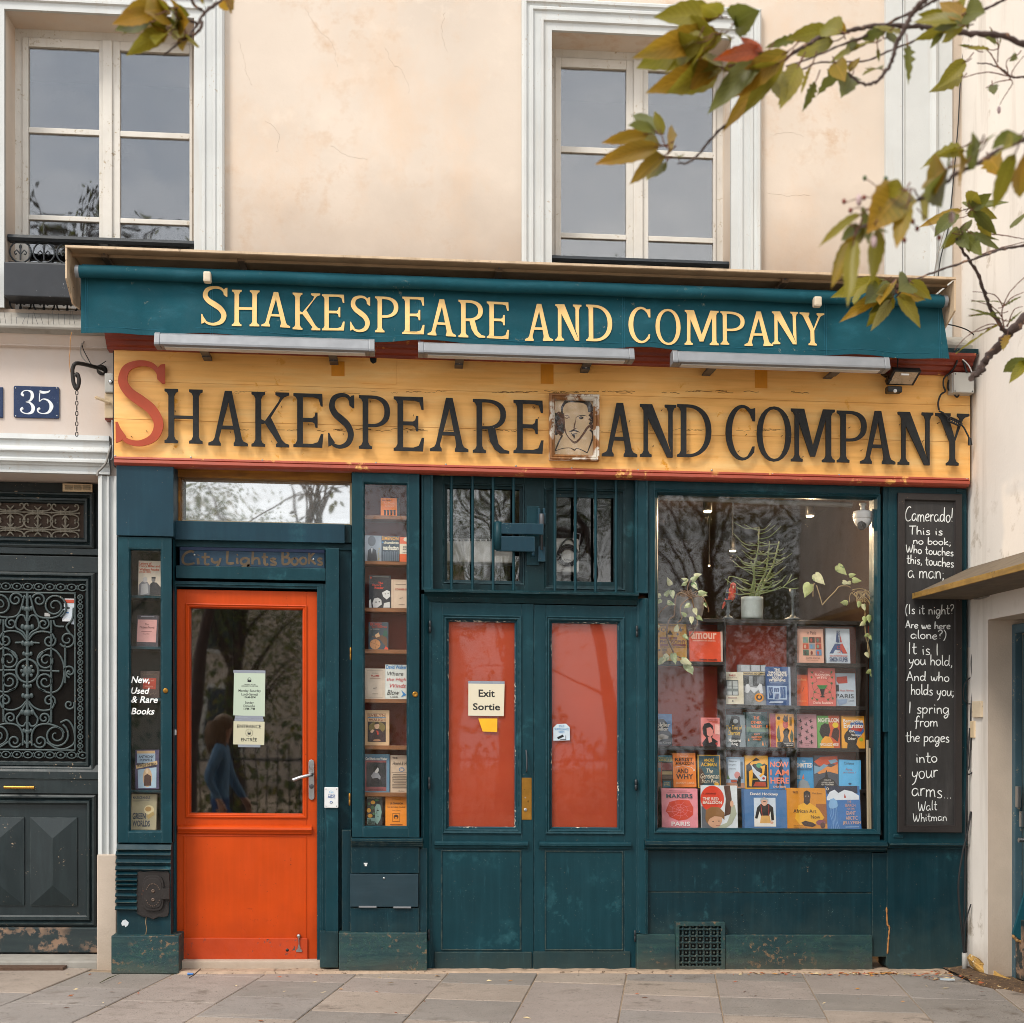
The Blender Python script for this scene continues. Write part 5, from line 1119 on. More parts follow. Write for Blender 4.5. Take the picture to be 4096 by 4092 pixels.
for f,x,y in (('S1',97,713),('S1',585,722),('S1',1045,741),('S1',1777,758),('S2',457,768),('S2',909,779),('S2',1268,792),('S2',1696,803),('S3',239,805),('S3',631,831),('S3',1060,835),('S3',1882,862)):
    build('screw_eye',MB().knob(*UV(f,x,y,.22),.198,[(.003,0),(.003,.012),(.007,.013),(.006,.018),(.003,.02)],8),STEEL,sg)

# framed portrait
ft = thing('framed_portrait','small weathered frame with an ink drawn bearded face set between the sign words','picture frame',(*UV('PF',835,1800,.25),.25))
fo = rect('PF',232,205,1438,1800,.262); fi = rect('PF',362,335,1312,1690,.24); wf = fi[0]-fo[0]
GILT = mat('chipped gilt frame','#96663a',.5,var=.2,vs_=30,bump=.3,bs=60,grain=('#4a2c18',(40,6,6),.6),chips=[('#d8d2c6',14,.47,.52,6,.46,.52)])
build('frame',MB().frame(*fo,[(0,.195),(0,.255),(wf*.15,.262),(wf*.35,.262),(wf*.45,.252),(wf*.62,.258),(wf*.78,.250),(wf,.235),(wf,.195)]),GILT,ft)
build('picture',MB().box(fi[0]-.005,fi[1]-.005,fi[2]+.005,fi[3]+.005,.2,.212),mat('varnished picture panel','#cdb08a',.5,var=.12,vs_=9,streak=('#7d6a52',(9,9,2),.5,.8,.5)),ft)
m = MB(); BR = ink('#2a1a10'); BR2 = ink('#5a3418')
def pen(pts,ws,mm=BR,e=.0002):
    m.use(mm); _,a,b = vstroke([UV('PF',x,y,.213) for x,y in pts],[w_*.0003 for w_ in ws],6); m.strip(a,b,.211,.2125+e+rnd.random()*.0003)
pen([(540,700),(530,560),(600,430),(700,360),(850,340),(1050,370),(1180,470),(1230,640)],[30,50,60,110,150,130,110,130])
pen([(560,680),(570,900),(590,1050),(640,1190),(720,1300),(830,1385),(930,1330),(1040,1190),(1130,1050),(1200,980)],[46,60,44,22,24,50,44,44,50,44],BR2)
for k in range(34):
    t = k/33; x = 455+70*math.sin(k*2.3); y = 690+480*t; pen([(x-40,y),(x,y-28),(x+38,y),(x,y+30),(x-30,y+8)],[30,44,50,44,20],BR if k % 3 else BR2)
for k in range(16):
    t = k/15; x = 1240+38*math.sin(k*1.9); y = 560+480*t; pen([(x-25,y),(x,y-28),(x+25,y),(x,y+30)],[24,40,44,24],BR2 if k % 2 else BR)
pen([(590,750),(650,730),(700,760),(715,800)],[8,14,12,8],BR2); pen([(600,785),(640,770),(690,785),(640,810),(600,785)],[8,12,10,14,8],BR2)
pen([(870,780),(960,740),(1050,732),(1135,752)],[10,18,18,6]); pen([(945,790),(990,772),(1035,790),(990,812),(948,795)],[22,30,30,30,20])
pen([(872,765),(862,850),(840,940),(822,1040)],[16,12,28,30],BR2); pen([(800,1065),(840,1055),(880,1040)],[16,24,12],BR2)
pen([(690,1135),(760,1110),(815,1090),(880,1110),(965,1145)],[4,34,40,34,4]); pen([(750,1150),(780,1185),(840,1180),(900,1170)],[8,20,24,6]); pen([(790,1190),(820,1230),(822,1300)],[60,44,6])
pen([(540,1210),(460,1360),(365,1590)],[36,34,28]); pen([(1200,1080),(1280,1160),(1265,1300),(1140,1640)],[30,50,40,18]); pen([(365,1590),(550,1530),(730,1520),(830,1570),(880,1530),(990,1560),(1140,1635)],[14,16,14,30,14,18,24])
build('drawing',m,None,ft)
build('picture_glass',MB().box(fi[0]-.003,fi[1]-.003,fi[2]+.003,fi[3]+.003,.232,.2345),GLASS,ft)

# ================================================================ light bars under the awning
for i,(fa,x0,y0,fb,x1,y1,lab) in enumerate((('B',1160,800,'W1',1285,652,'grey aluminium light bar over the left part of the sign, trailing straw'),('W1',1567,580,'W2',1190,707,'grey aluminium light bar over the middle of the sign'),('W2',1437,640,'W3',1227,765,'grey aluminium light bar over the right part of the sign'))):
    a = q(fa,x0,y0); b = q(fb,x1,y1); d = .56; xm = (a[0]+b[0])/2
    ym0 = {0: (1324+1352)/2,1: (1360+1392)/2,2: (1397+1425)/2}[i]; ym1 = {0: (1380+1405)/2,1: (1410+1439)/2,2: (1450+1475)/2}[i]
    u0,u1 = UV('src',a[0],ym1,d)[0],UV('src',b[0],ym1,d)[0]; v1,v0 = UV('src',xm,ym0,d)[1],UV('src',xm,ym1,d)[1]; hh = v1-v0
    t = thing('light_bar',lab,'light',(u0,v0,d),'light bars under the awning')
    pf = [(v1,.44),(v1,.525),(v0+hh*.86,.54),(v0+hh*.22,.56),(v0+hh*.06,.56),(v0,.545),(v0,.44)]
    build('housing',MB().run_u(u0+.035,u1-.035,pf),ALU,t,.003)
    pf2 = [(v+.0025*(1 if v > v0+hh*.5 else -1),d_+.003) for v,d_ in pf]
    build('end_cap',MB().run_u(u0,u0+.0345,pf2),ALU,t,.004); build('end_cap',MB().run_u(u1-.0345,u1,pf2),ALU,t,.004)
    build('tube_cover',MB().box(u0+.06,v0-.006,u1-.06,v0-.0005,.46,.53),mat('frosted lamp cover','#cfd0cc',.5),t)
    n_ = 2
    for k in range(n_):
        bx_ = {0: ((200,'W1'),(1020,'W1')),1: ((1830,'W1'),(875,'W2')),2: ((1668,'W2'),(845,'W3'))}[i][k]
        by = {('W1',200): 690,('W1',1020): 716,('W1',1830): 740,('W2',875): 769,('W2',1668): 788,('W3',845): 808}[(bx_[1],bx_[0])]
        r_ = rect(bx_[1],bx_[0]-27,by-62,bx_[0]+27,by,.30)
        bk = build('bracket',MB().box(r_[0],r_[1],r_[2],v0+.02,.2,.30).box(r_[0],v0+.005,r_[2],v0+.02,.301,.47),GREYMETAL,t,.002)
        build('bolt',MB().knob((r_[0]+r_[2])/2,r_[1]+.014,.30,[(.008,0),(.008,.005),(.004,.006)],8),STEEL,bk)
# ================================================================ awning
aw = thing('awning','rolled teal canvas awning with cream lettering under a long cream hood','awning',(*UV('W2',500,500,.5),.5))
hf = .62
hu0,hu1 = UV('B',490,150,hf)[0],UV('W3',1650,200,hf)[0]
hy_ = lambda y: UV('W2',480,y,hf)[1]
build('hood',MB().run_u(hu0,hu1,[(hy_(72)+.02,.22),(hy_(72),hf-.005),(hy_(74),hf),(hy_(88),hf),(hy_(91),hf-.01),(hy_(91)+.015,hf-.02),(hy_(91)+.018,.27),(hy_(91)-.03,.255),(hy_(91)-.03,.22)]),HOODCREAM,aw)
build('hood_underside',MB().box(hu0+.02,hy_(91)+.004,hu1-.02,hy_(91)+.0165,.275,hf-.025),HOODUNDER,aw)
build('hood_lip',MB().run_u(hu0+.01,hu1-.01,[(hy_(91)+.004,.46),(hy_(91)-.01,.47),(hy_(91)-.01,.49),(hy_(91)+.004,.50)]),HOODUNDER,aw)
for f,s in (('B',0),('W3',1)):
    if s == 0: c = [(490,152),(560,190),(600,260),(600,520),(585,520),(520,450),(487,390)]
    uu = hu0 if s == 0 else hu1
    V_ = lambda y: UV('B',490,y,hf)[1] if s == 0 else UV('W3',1650,y,hf)[1]
    vt_,vm_,vb_ = (V_(152),V_(400),V_(530)) if s == 0 else (V_(195),V_(390),V_(455))
    e = .012*(1 if s == 0 else -1)
    pts = [(hf-.002,vt_),(hf-.002,vm_),(.44,vb_),(.25,vb_+.02),(.25,vt_)]
    vs_ = [(uu,v,d) for d,v in pts]+[(uu+e,v,d) for d,v in pts]; n = len(pts)
    build('hood_end',MB().add(vs_,[list(range(n)),list(range(2*n-1,n-1,-1))]+[(i,(i+1) % n,n+(i+1) % n,n+i) for i in range(n)]),HOODCREAM,aw,.002)
for f,x,y0,y1 in (('B',790,210,262),('W1',425,42,95),('W2',316,112,165),('W3',545,182,232)):
    u = UV(f,x,(y0+y1)/2,.5)[0]; v = UV(f,x,y0,.5)[1]
    b_ = build('hood_bracket',MB().box(u-.022,v-.035,u+.022,v+.01,.20,.52),mat('brown bracket','#6a5642',.7,var=.12),aw,.005)
    build('bolt',MB().knob(u,v-.012,.52,[(.006,0),(.006,.004)],8),GREYMETAL,b_)
# roller with canvas
RD = .53; rr = .040
ra,rb = UV('B',600,332,RD),UV('W3',1565,345,RD)
rv = (ra[1]+rb[1])/2
pts = [(ra[0]+(rb[0]-ra[0])*i/40,rv+.0035*math.sin(i*.9),RD) for i in range(41)]
build('canvas_roll',MB().tube(pts,rr,18),AWNING,aw)
for uu,e in ((ra[0],-1),(rb[0],1)): build('roller_cap',MB().tube([(uu-.002*e,rv,RD),(uu+.024*e,rv,RD)],rr*.97,18),ALU,aw,.003)
m = MB()     # canvas running from the roll up under the hood
n = 60
vs_ = []
for i in range(n+1):
    u = ra[0]+.02+(rb[0]-ra[0]-.04)*i/n; sag = .006*math.sin(i*.5)+.004*math.sin(i*1.3)
    for v,d in ((rv+rr*.2,RD+rr*.9),(rv+rr*.95,RD+rr*.55),(rv+.040+sag,RD-.09),(rv+.030+sag,RD-.25)): vs_.append((u,v,d))
fs = [(4*i+k,4*i+4+k,4*i+5+k,4*i+1+k) for i in range(n) for k in range(3)]
build('canvas',m.add(vs_,fs,True),AWNING,aw)
vl0,vl1 = UV('B',607,600,.5)[0],UV('W3',1562,400,.5)[0]; vr1 = UV('W3',1606,668,.5)[0]; vtop = rv-rr*.55
vbl = UV('W2',400,612,.5)[1]
def vdep(u,v): t = max(0,min(1,(vtop-v)/.36)); return .484+t*.016*math.sin(u*5.1+1)+t*.010*math.sin(u*13+.5)+.0015*math.sin(u*9-v*22)+.001*math.sin(u*31)*t+.012*t
def vbot(u):
    k = (u-vl0)/(vr1-vl0); return vbl+.008*math.sin(u*4.3+.8)+.006*math.sin(u*9.1)
m = MB(); N,Mv = 150,10; vs_ = []
for i in range(N+1):
    for j in range(Mv+1):
        t = j/Mv; k = i/N; u = vl0+((vl1+(vr1-vl1)*t)-vl0)*k; v = vtop+(vbot(u)-vtop)*t; vs_.append((u,v,vdep(u,v)))
fs = [(i*(Mv+1)+j,(i+1)*(Mv+1)+j,(i+1)*(Mv+1)+j+1,i*(Mv+1)+j+1) for i in range(N) for j in range(Mv)]
m.add(vs_,fs,True); nn = len(m.v); m.v += [(u,v,d-.003) for u,v,d in vs_]
for f in list(fs): m.f.append([nn+i for i in f[::-1]]); m.sm.append(True); m.mi.append(0)
build('valance',m,AWNING,aw)
ALET = [('W1','S',170,228,335,482),('W1','H',365,253,543,490),('W1','A',552,265,740,494),('W1','K',756,270,934,507),('W1','E',945,280,1092,512),('W1','S',1128,290,1256,522),('W1','P',1288,295,1438,527),('W1','E',1464,297,1607,543),('W1','A',1622,312,1810,552),
        ('W2','R',55,318,227,560),('W2','E',238,328,382,567),('W2','A',481,340,665,578),('W2','N',680,346,849,583),('W2','D',878,349,1046,588),('W2','C',1150,364,1292,598),('W2','O',1325,377,1490,604),('W2','M',1516,383,1734,606),('W2','P',1746,391,1902,607),
        ('W3','A',288,390,472,614),('W3','N',467,393,635,608),('W3','Y',645,400,806,614)]
for i,(f,c,x0,y0,x1,y1) in enumerate(ALET):
    m = MB(); put_serif(m,c,rect(f,x0,y0,x1,y1,.51),0,.0008,.122,.07); m.warp = lambda u,v,d: (u,v,vdep(u,v)+.0045+d)
    build('painted_letter',m,AWNINGINK,aw)
m = MB()
for f,x in (('W1',228,),('W1',1565),('W2',1112),('W3',805),('B',640),('W3',1540)):
    for e in (0,.012):
        u = UV(f,x,400,.5)[0]+e; m.tube([(u,vtop+(vbl-vtop)*t/8,vdep(u,vtop+(vbl-vtop)*t/8)+.001) for t in range(9)],.0012,4)
m.tube([(vl0+.02+(vl1-vl0-.02)*i/60,vbot(vl0+(vl1-vl0)*i/60)+.035,vdep(vl0+(vl1-vl0)*i/60,vbl+.035)+.0008) for i in range(61)],.001,4)
build('seam',m,mat('canvas seam thread','#1f6a80',.8),aw)
for f,x0,y0,x1,y1 in (('B',1530,345,1588,425),('W3',738,295,787,360)):
    c = build('roller_clip',MB().bx(f,x0,y0,x1,y1,RD+rr*.4,RD+rr+.035),mat('ivory clip','#cdbfa8',.5,var=.1),aw,.012)

# ================================================================ fittings at the right end
fld = thing('floodlight','black motion sensor floodlight fixed to the upper right of the sign','floodlight',(*UV('S3',1450,305,.25),.25))
def slab(mb,f,quad,d0s,th):
    pass
hv_ = lambda y,d=.33: UV('S3',1450,y,d)[1]
u0,u1 = UV('S3',1385,200,.33)[0],UV('S3',1565,200,.33)[0]; w0,w1 = UV('S3',1362,250,.30)[0],UV('S3',1538,250,.30)[0]
va_,vb2 = hv_(182),hv_(257,.30)
vs_ = [(u0,va_,.40),(u1,va_,.40),(w1,vb2,.29),(w0,vb2,.29),(u0,va_+.03,.37),(u1,va_+.03,.37),(w1,vb2+.035,.26),(w0,vb2+.035,.26)]
build('housing',MB().add(vs_,[(0,1,2,3),(7,6,5,4),(0,4,5,1),(1,5,6,2),(2,6,7,3),(3,7,4,0)]),BLACKPLASTIC,fld,.004)
A0,B0,C0,E0 = [Vector(x) for x in vs_[:4]]; cen = (A0+B0+C0+E0)/4; nrm = (B0-A0).cross(E0-A0).normalized(); nrm = nrm if nrm.y < 0 else -nrm
gl_ = [cen+(p-cen)*.82+nrm*.0015 for p in (A0,B0,C0,E0)]
build('lens',MB().add([tuple(p) for p in gl_]+[tuple(p-nrm*.002) for p in gl_],[(0,1,2,3),(7,6,5,4),(0,4,5,1),(1,5,6,2),(2,6,7,3),(3,7,4,0)]),mat('lamp reflector','#b9a68c',.3,.2,var=.15,vs_=20),fld)
build('label',MB().bx('S3',1458,184,1508,194,.39,.4045),WHITEPLASTIC,fld)
build('bracket',MB().tube([(*UV('S3',1338,185,.21),.20),(*UV('S3',1375,190,.3),.3),(*UV('S3',1385,225,.34),.34)],.012,6).tube([(*UV('S3',1338,185,.21),.20),(*UV('S3',1380,222,.3),.3)],.009,6),BLACKPLASTIC,fld)
se = build('sensor',MB().bx('S3',1372,262,1466,303,.24,.31),BLACKPLASTIC,fld,.01); build('sensor_eye',MB().ball((*UV('S3',1418,295,.31),.308),.013,12,8),WHITEPLASTIC,se)
jb_ = thing('junction_box','grey square junction box at the right end of the sign','box',(*UV('S3',1858,310,.3),.3))
build('case',MB().bx('S3',1783,180,1926,310,.2,.28).bx('S3',1795,176,1928,306,.281,.30),GREYPLASTIC,jb_,.006)
m = MB()
for x,y in ((1806,186),(1918,188),(1804,296),(1916,298)): m.knob(*UV('S3',x,y,.3),.3,[(.005,0),(.004,.002)],8)
build('screws',m,GREYMETAL,jb_)
cable('cable','S3',[(1437,60),(1434,120),(1432,185)],.36,.005,CABLE,'short black cable dropping to the floodlight')
cable('cable','S3',[(1815,60,.3),(1815,110,.3),(1780,170,.26),(1735,210,.24),(1728,260,.24),(1740,298,.23),(1712,320,.23),(1695,370,.23),(1700,420,.23)],.23,.0065,CABLE,'black cable curling down beside the junction box onto the sign')
cable('cable','S3',[(1765,225),(1758,250),(1760,285),(1790,310),(1815,335),(1830,318)],.23,.006,CABLE,'short black cable loop under the junction box')
cable('cable','S3',[(1700,425),(1730,440),(1760,470),(1810,490),(1855,525),(1880,570),(1895,600)],.262,.006,CABLE,'black cable hanging over the last letter with a plug on its end')
one('cable_plug',MB().tube([(*UV('S3',1897,600,.26),.262),(*UV('S3',1900,645,.26),.262)],[.011,.016],10),BLACKPLASTIC,'black plug on the cable end at the right edge of the sign','plug')
m = MB()
for k in range(5): m.tube([(*UV('S3',1775+18*math.cos(t*.5)+14*k,480+16*math.sin(t*.5)+6*k,.27),.268+.004*math.sin(t)) for t in range(13)],.0045,5)
one('cable_bundle',m,CABLE,'small tangle of black cable tied over the last letter','cable')
cable('cable','S3',[(1820,65),(1850,90),(1890,130),(1912,175)],.31,.005,WHITEPLASTIC,'white cable entering the junction box from above')
cable('cable','S3',[(1830,70),(1860,110),(1870,150),(1880,178)],.3,.008,CABLE,'thick black cable entering the junction box from above')
cable('wire','W3',[(1570,475),(1650,490),(1730,520),(1790,575),(1812,640),(1808,720),(1795,790),(1782,850),(1770,920)],.22,.0045,CABLE,'thin black wire from the awning end down to the junction box','wire')
cable('wire','N',[(1562,-10,.02),(1545,200,.02),(1515,520,.02),(1500,800,.02),(1470,1150,.02),(1440,1450,.03),(1390,1650,.05),(1370,1790,.1)],.02,.0042,CABLE,'thin black wire running down the corner of the upper wall','wire')
cable('wire','N',[(1420,1460),(1390,1560),(1360,1680),(1330,1880)],.05,.0035,GREYCABLE,'second thinner grey wire beside the corner pilaster','wire')

# ================================================================ neighbouring house on the right
nb = thing('neighbouring_house','chalky white neighbouring house wall running towards the camera at the right','house',(WR_u,0,.8))
def sidewall():
    X0,X1 = WR_u,WR_u+.45
    o0,o1 = at_x('K',933,1500,X0)[0],2.4                     # doorway from d=o0 to o1
    vtop_ = at_x('K',933,1056,X0)[1]
    mb = MB()
    for (d0_,d1_,v0_,v1_) in ((-.3,o0,-.3,9),(o0,o1,vtop_,9),(o1,4.2,-.3,9)):
        mb.add([(X0,v0_,d0_),(X0,v0_,d1_),(X0,v1_,d1_),(X0,v1_,d0_)],[(0,1,2,3)])
    build('wall',mb,SIDEWALL,nb)
    m2 = MB()
    m2.add([(X0,-.3,o0),(X1,-.3,o0),(X1,vtop_,o0),(X0,vtop_,o0)],[(0,1,2,3)]); m2.add([(X0,-.3,o1),(X1,-.3,o1),(X1,vtop_,o1),(X0,vtop_,o1)],[(0,1,2,3)])
    m2.add([(X0,vtop_,o0),(X1,vtop_,o0),(X1,vtop_,o1),(X0,vtop_,o1)],[(0,1,2,3)])
    build('door_recess',m2,REVEAL,nb)
    build('roof',MB().box(X0-.1,9,X0+5,9.3,-1,4.5),ZINC,nb)
    build('back',MB().box(X0+4.5,-.3,X0+4.6,9,-1,4.3).box(X0,-.3,X0+4.5,9,4.2,4.25),SIDEWALL,nb)
    return X0,o0,o1,vtop_
X0,o0,o1,vtop_ = sidewall()
uf = UV('L',1062,900,o0+.02)[0]
nd = build('side_door',MB().box(uf,-.1,uf+.05,vtop_-.03,o0+.001,o0+.05).box(uf,vtop_-.09,uf+.05,vtop_-.03,o0+.051,o1-.06),mat('grey blue door frame','#3a5560',.5,var=.1,vs_=6,chips=[('#a89a80',40,.6,.65,6,.5,.6)]),nb,.004,'dark green glazed side door with steel lock')
build('leaf',MB().box(uf+.055,.02,uf+.095,vtop_-.1,o0+.052,o1-.1),mat('black green door','#14262a',.4,var=.1),nd,.004)
build('stile',MB().box(uf+.035,.02,uf+.054,vtop_-.1,o0+.085,o0+.17),mat('sea green stile','#2f4a50',.5,var=.1),nd,.003)
build('weather_board',MB().run_u(uf+.0,uf+.09,[(.42,o0+.06),(.40,o0+.25),(.30,o0+.3),(.28,o0+.34),(.02,o0+.34),(.02,o0+.06)]),DOORWORN,nd,.004)
build('lock_case',MB().bx('L',1092,398,1116,535,o0+.09,o0+.13).bx('L',1112,560,1133,660,o0+.09,o0+.12),STEEL,nd,.004)
build('knob',MB().tube([(*UV('L',1098,745,o0+.2),o0+.2),(*UV('L',1150,745,o0+.2),o0+.2)],.016,10),STEEL,nd)
one('leaning_panel',MB().prism([UV('L',x,y,.60) for x,y in ((1063,1355),(1145,1070),(1300,1060),(1300,1440),(1133,1408))],.575,.60),AWNING,'smooth teal panel with a broken lower edge leaning in the side doorway','panel')
m = MB(); cr = spline([(*UV('L',x,y,.61),.595) for x,y in ((1065,1362),(1090,1395),(1120,1405),(1160,1415))],4); m.tube(cr,[.006+.006*abs(math.sin(i*2.1)) for i in range(len(cr))],6)
one('broken_edge',m,mat('raw chipboard','#9a7648',.9,var=.3,vs_=40),'raw splintered edge of the teal panel in the side doorway','broken edge')
# sloping ledge board
lg = thing('ledge_board','sloping weathered board ledge jutting from the neighbouring wall across the chalkboard','ledge',(WR_u-.2,2.5,.6))
tip = UV('K',435,898,.17); ut = tip[0]; vt_ = UV('K',435,880,.17)[1]; vb_ = UV('K',435,914,.17)[1]; tk = vt_-vb_; rise = at_x('K',1175,605,X0)[1]-at_x('K',1175,845,X0)[1]-tk
def wedge(d0_,d1_,ofs,th): return [p for d_ in (d0_,d1_) for p in ((ut,vb_+ofs,d_),(X0-.001,vb_+ofs,d_),(X0-.001,vb_+ofs+th+rise,d_),(ut,vb_+ofs+th,d_))]
HX = [(0,1,2,3),(7,6,5,4),(0,4,5,1),(1,5,6,2),(2,6,7,3),(3,7,4,0)]
build('board',MB().add(wedge(.172,2.6,0,tk*.95),HX),mat('weathered grey ledge','#6a5d4c',.8,var=.15,vs_=6,grain=('#3f372c',(12,3,12),.5)),lg,.003)
build('edge_strip',MB().box(ut-.012,vb_-.002,ut-.0005,vt_+.002,.17,2.6),mat('mossy timber edge','#8f6e30',.8,var=.2,vs_=9,bump=.3,bs=40,grain=('#54401c',(24,2.5,24),.7),chips=[('#2a2418',30,.58,.66,6,.46,.58)]),lg,.003)
# corner trunking, pipes and cables
u0,u1 = UV('K',818,1200,.17)[0],UV('K',845,1200,.17)[0]
tr = thing('cable_trunking','white cable trunking running down the corner beside the right pier','trunking',(u0,0,.16))
build('channel',MB().box(u0,UV('K',830,1243,.17)[1],u1,UV('O',1530,915,.17)[1],.0,.165),WHITEPLASTIC if 0 else STUCCO,tr,.004)
build('channel',MB().box(UV('L',800,900,.17)[0]+.002,UV('RB',1250,1225,.17)[1],UV('L',822,900,.17)[0],UV('K',830,1243,.17)[1]-.003,.0,.16),STUCCO,tr,.004)
build('inner_rib',MB().box(UV('L',784,900,.15)[0],UV('RB',1210,1180,.17)[1],UV('L',799,900,.15)[0],UV('O',1530,920,.17)[1],.0,.135),STUCCO,tr,.004)
gp2 = thing('ground_pipe','stubby grey plastic pipe standing in the corner with cables entering it','pipe',(*UV('RB',1163,1360,.2),.2))
ux = UV('RB',1163,1200,.2)[0]
build('pipe',MB().lathe(ux,.2,[(.0165,UV('RB',1163,1365,.2)[1]-.06),(.0165,UV('RB',1163,1225,.2)[1]),(.0185,UV('RB',1163,1222,.2)[1]),(.0185,UV('RB',1163,1010,.2)[1]),(.015,UV('RB',1163,1010,.2)[1]),(.015,UV('RB',1163,1030,.2)[1])],16),mat('grey pvc','#96948f',.6,var=.1,vs_=20),gp2)
cable('cable','L',[(790,560),(765,700),(735,830),(712,980),(708,1080),(716,1200),(735,1370),(747,1490)],.19,.007,CABLE,'black cable sagging leftmost into the corner pipe')
cable('cable','L',[(782,20),(770,200),(762,420),(755,640),(752,900),(748,1150),(742,1320),(750,1490)],.185,.006,CABLE,'straight black cable down the pier edge into the corner pipe')
cable('cable','L',[(790,1160),(765,1240),(745,1350),(752,1490)],.2,.005,CABLE,'short black cable branching right out of the corner pipe')
cable('cable','K',[(833,1248),(822,1350),(830,1500),(818,1700),(826,1930)],.18,.006,CABLE,'black cable emerging below the upper trunking')
cable('cable','L',[(795,10),(785,150),(778,270),(765,300),(775,320),(800,305)],.19,.005,CABLE,'black cable with a small hook shaped loop beside the pier')
cable('cable','K',[(820,1440),(780,1480),(768,1540),(772,1590),(800,1620),(828,1615)],.16,.004,CABLE,'thin black cable bowed out over the edge of the pier')
# boxes on the side wall near the corner
dbx = .30
one('switch_plate',MB().box(X0-.018,UV('K',890,1712,.3)[1],X0,UV('K',890,1603,.3)[1],.23,.38),mat('cracked cream plate','#d8c6aa',.7,var=.1,chips=[('#6a5a48',20,.6,.64,6,.45,.6)]),'cracked cream plate on the side wall above the bell box','plate',bev=.003)
bb = thing('bell_box','cream bell push box in the corner under the cracked plate','bell',(*UV('K',868,1850,.25),.25))
build('case',MB().bx('K',838,1735,900,1850,.18,.25),CREAMPLASTIC,bb,.005); build('button',MB().knob(*UV('K',860,1800,.25),.25,[(.012,0),(.011,.006),(.004,.007)],12),CREAMPLASTIC,bb)
cable('wire','K',[(838,915,.3),(880,915,.4),(960,890,.5),(1060,862,.6),(1150,845,.75)],.4,.005,GREYCABLE,'white wire clipped beneath the ledge board','wire')
# broken plaster foot in the corner
m = MB(); pf = [(1300,1060),(1285,1110),(1300,1200),(1380,1300),(1480,1360),(1600,1390),(1740,1390),(1750,1340),(1640,1300),(1520,1250),(1460,1170),(1380,1150),(1330,1080)]
c = [(*UV('RB',x,y,.36),.30+.0006*(x-1290)) for x,y in pf]
vs_ = []; k = len(c); cx_ = sum(p[0] for p in c)/k; cy_ = sum(p[1] for p in c)/k
for s_,e in ((1.,-.05),(.92,.03),(.6,.06)):
    for p in c: vs_.append((cx_+(p[0]-cx_)*s_+rnd.uniform(-.006,.006),cy_+(p[1]-cy_)*s_+rnd.uniform(-.006,.006),p[2]+e+rnd.uniform(-.008,.008)))
m.add(vs_,[(i,(i+1) % k,k+(i+1) % k,k+i) for i in range(k)]+[(k+i,k+(i+1) % k,2*k+(i+1) % k,2*k+i) for i in range(k)]+[list(range(2*k,3*k))])
one('broken_render',m,mat('crumbling ochre render','#b08a4a',.95,var=.25,vs_=25,bump=1.,bs=60,chips=[('#d9cdb4',30,.55,.62,9,.45,.55),('#5a4a34',40,.6,.66,7,.5,.6)]),'crumbling ochre lump of broken render at the foot of the side wall','rubble')
# ================================================================ inside the big window
bc = thing('display_bookcase','dark bookcase of stepped shelves with brick red backing inside the big window','bookcase',(*UV('J',930,1840,-.1),-.1))
DS,DB = -.17,-.02         # depth of the shelf fronts and of the front row
jx = lambda x,d=DS-.03: UV('J',x,900,d)[0]; jy = lambda y,d=DS-.03: UV('J',930,y,d)[1]
bl,br_ = jx(60),jx(1800); BKD = -.38
build('back',MB().box(bl-.1,jy(1900),br_+.1,jy(170),BKD-.02,BKD),REDBACK,bc)
SF = DS+.02
def shelf(x0,x1,y0,y1,d1=SF):
    return build('shelf',MB().box(UV('J',x0,y0,d1)[0],UV('J',(x0+x1)/2,y1,d1)[1],UV('J',x1,y0,d1)[0],UV('J',(x0+x1)/2,y0,d1)[1],BKD,d1),BLACKSHELF,bc,.002)
shelf(40,1830,157,186)
for y0,y1 in ((493,520),(1178,1206),(1512,1535)): shelf(40,642,y0,y1)
for y0,y1 in ((845,872),(1185,1212),(1520,1545)): shelf(650,1212,y0,y1)
for y0,y1 in ((508,535),(854,882),(1192,1220),(1522,1548)): shelf(1220,1790,y0,y1)
for x0,x1 in ((640,652),(1209,1222),(1778,1792)):
    build('divider',MB().box(UV('J',x0,800,SF+.004)[0],jy(1560),UV('J',x1,800,SF+.004)[0],jy(160),BKD,SF+.004),BLACKSHELF,bc)
build('front_panel',MB().box(bl-.1,jy(1900),br_+.15,jy(1535),DS-.06,DS-.02),BLACKSHELF,bc)
build('base',MB().box(wi[0]-.1,wi[1]-.04,wi[2]+.1,UV('J',930,1842,DB)[1],-.2,.05),BLACKSHELF,bc)
sideL,sideR = wi[0]-.13,wi[2]+.12
build('side',MB().box(sideL-.03,wi[1]-.1,sideL,jy(160),BKD,.03).box(sideR,wi[1]-.1,sideR+.03,jy(160),BKD,.03),mat('dark side board','#2a1a14',.7),bc)
rm = thing('shop_interior','dim brown shop interior seen above the shelves in the big window','room',(.5,0,-2))
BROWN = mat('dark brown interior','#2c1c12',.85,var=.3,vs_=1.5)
ru0,ru1 = dl_u1+.3,WR_u-.1
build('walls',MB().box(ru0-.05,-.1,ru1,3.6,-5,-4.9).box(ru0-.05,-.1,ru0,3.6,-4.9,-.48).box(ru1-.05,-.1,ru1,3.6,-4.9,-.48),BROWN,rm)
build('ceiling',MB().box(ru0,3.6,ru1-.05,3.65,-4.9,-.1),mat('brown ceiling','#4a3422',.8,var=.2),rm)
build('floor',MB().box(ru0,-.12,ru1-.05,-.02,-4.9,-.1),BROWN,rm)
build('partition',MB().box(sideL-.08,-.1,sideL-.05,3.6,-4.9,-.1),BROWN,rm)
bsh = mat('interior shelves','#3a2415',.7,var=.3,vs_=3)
m = MB()
for k in range(6): m.box(sideL+.2,.6+k*.38,ru1-.3,.63+k*.38,-4.85,-4.6)
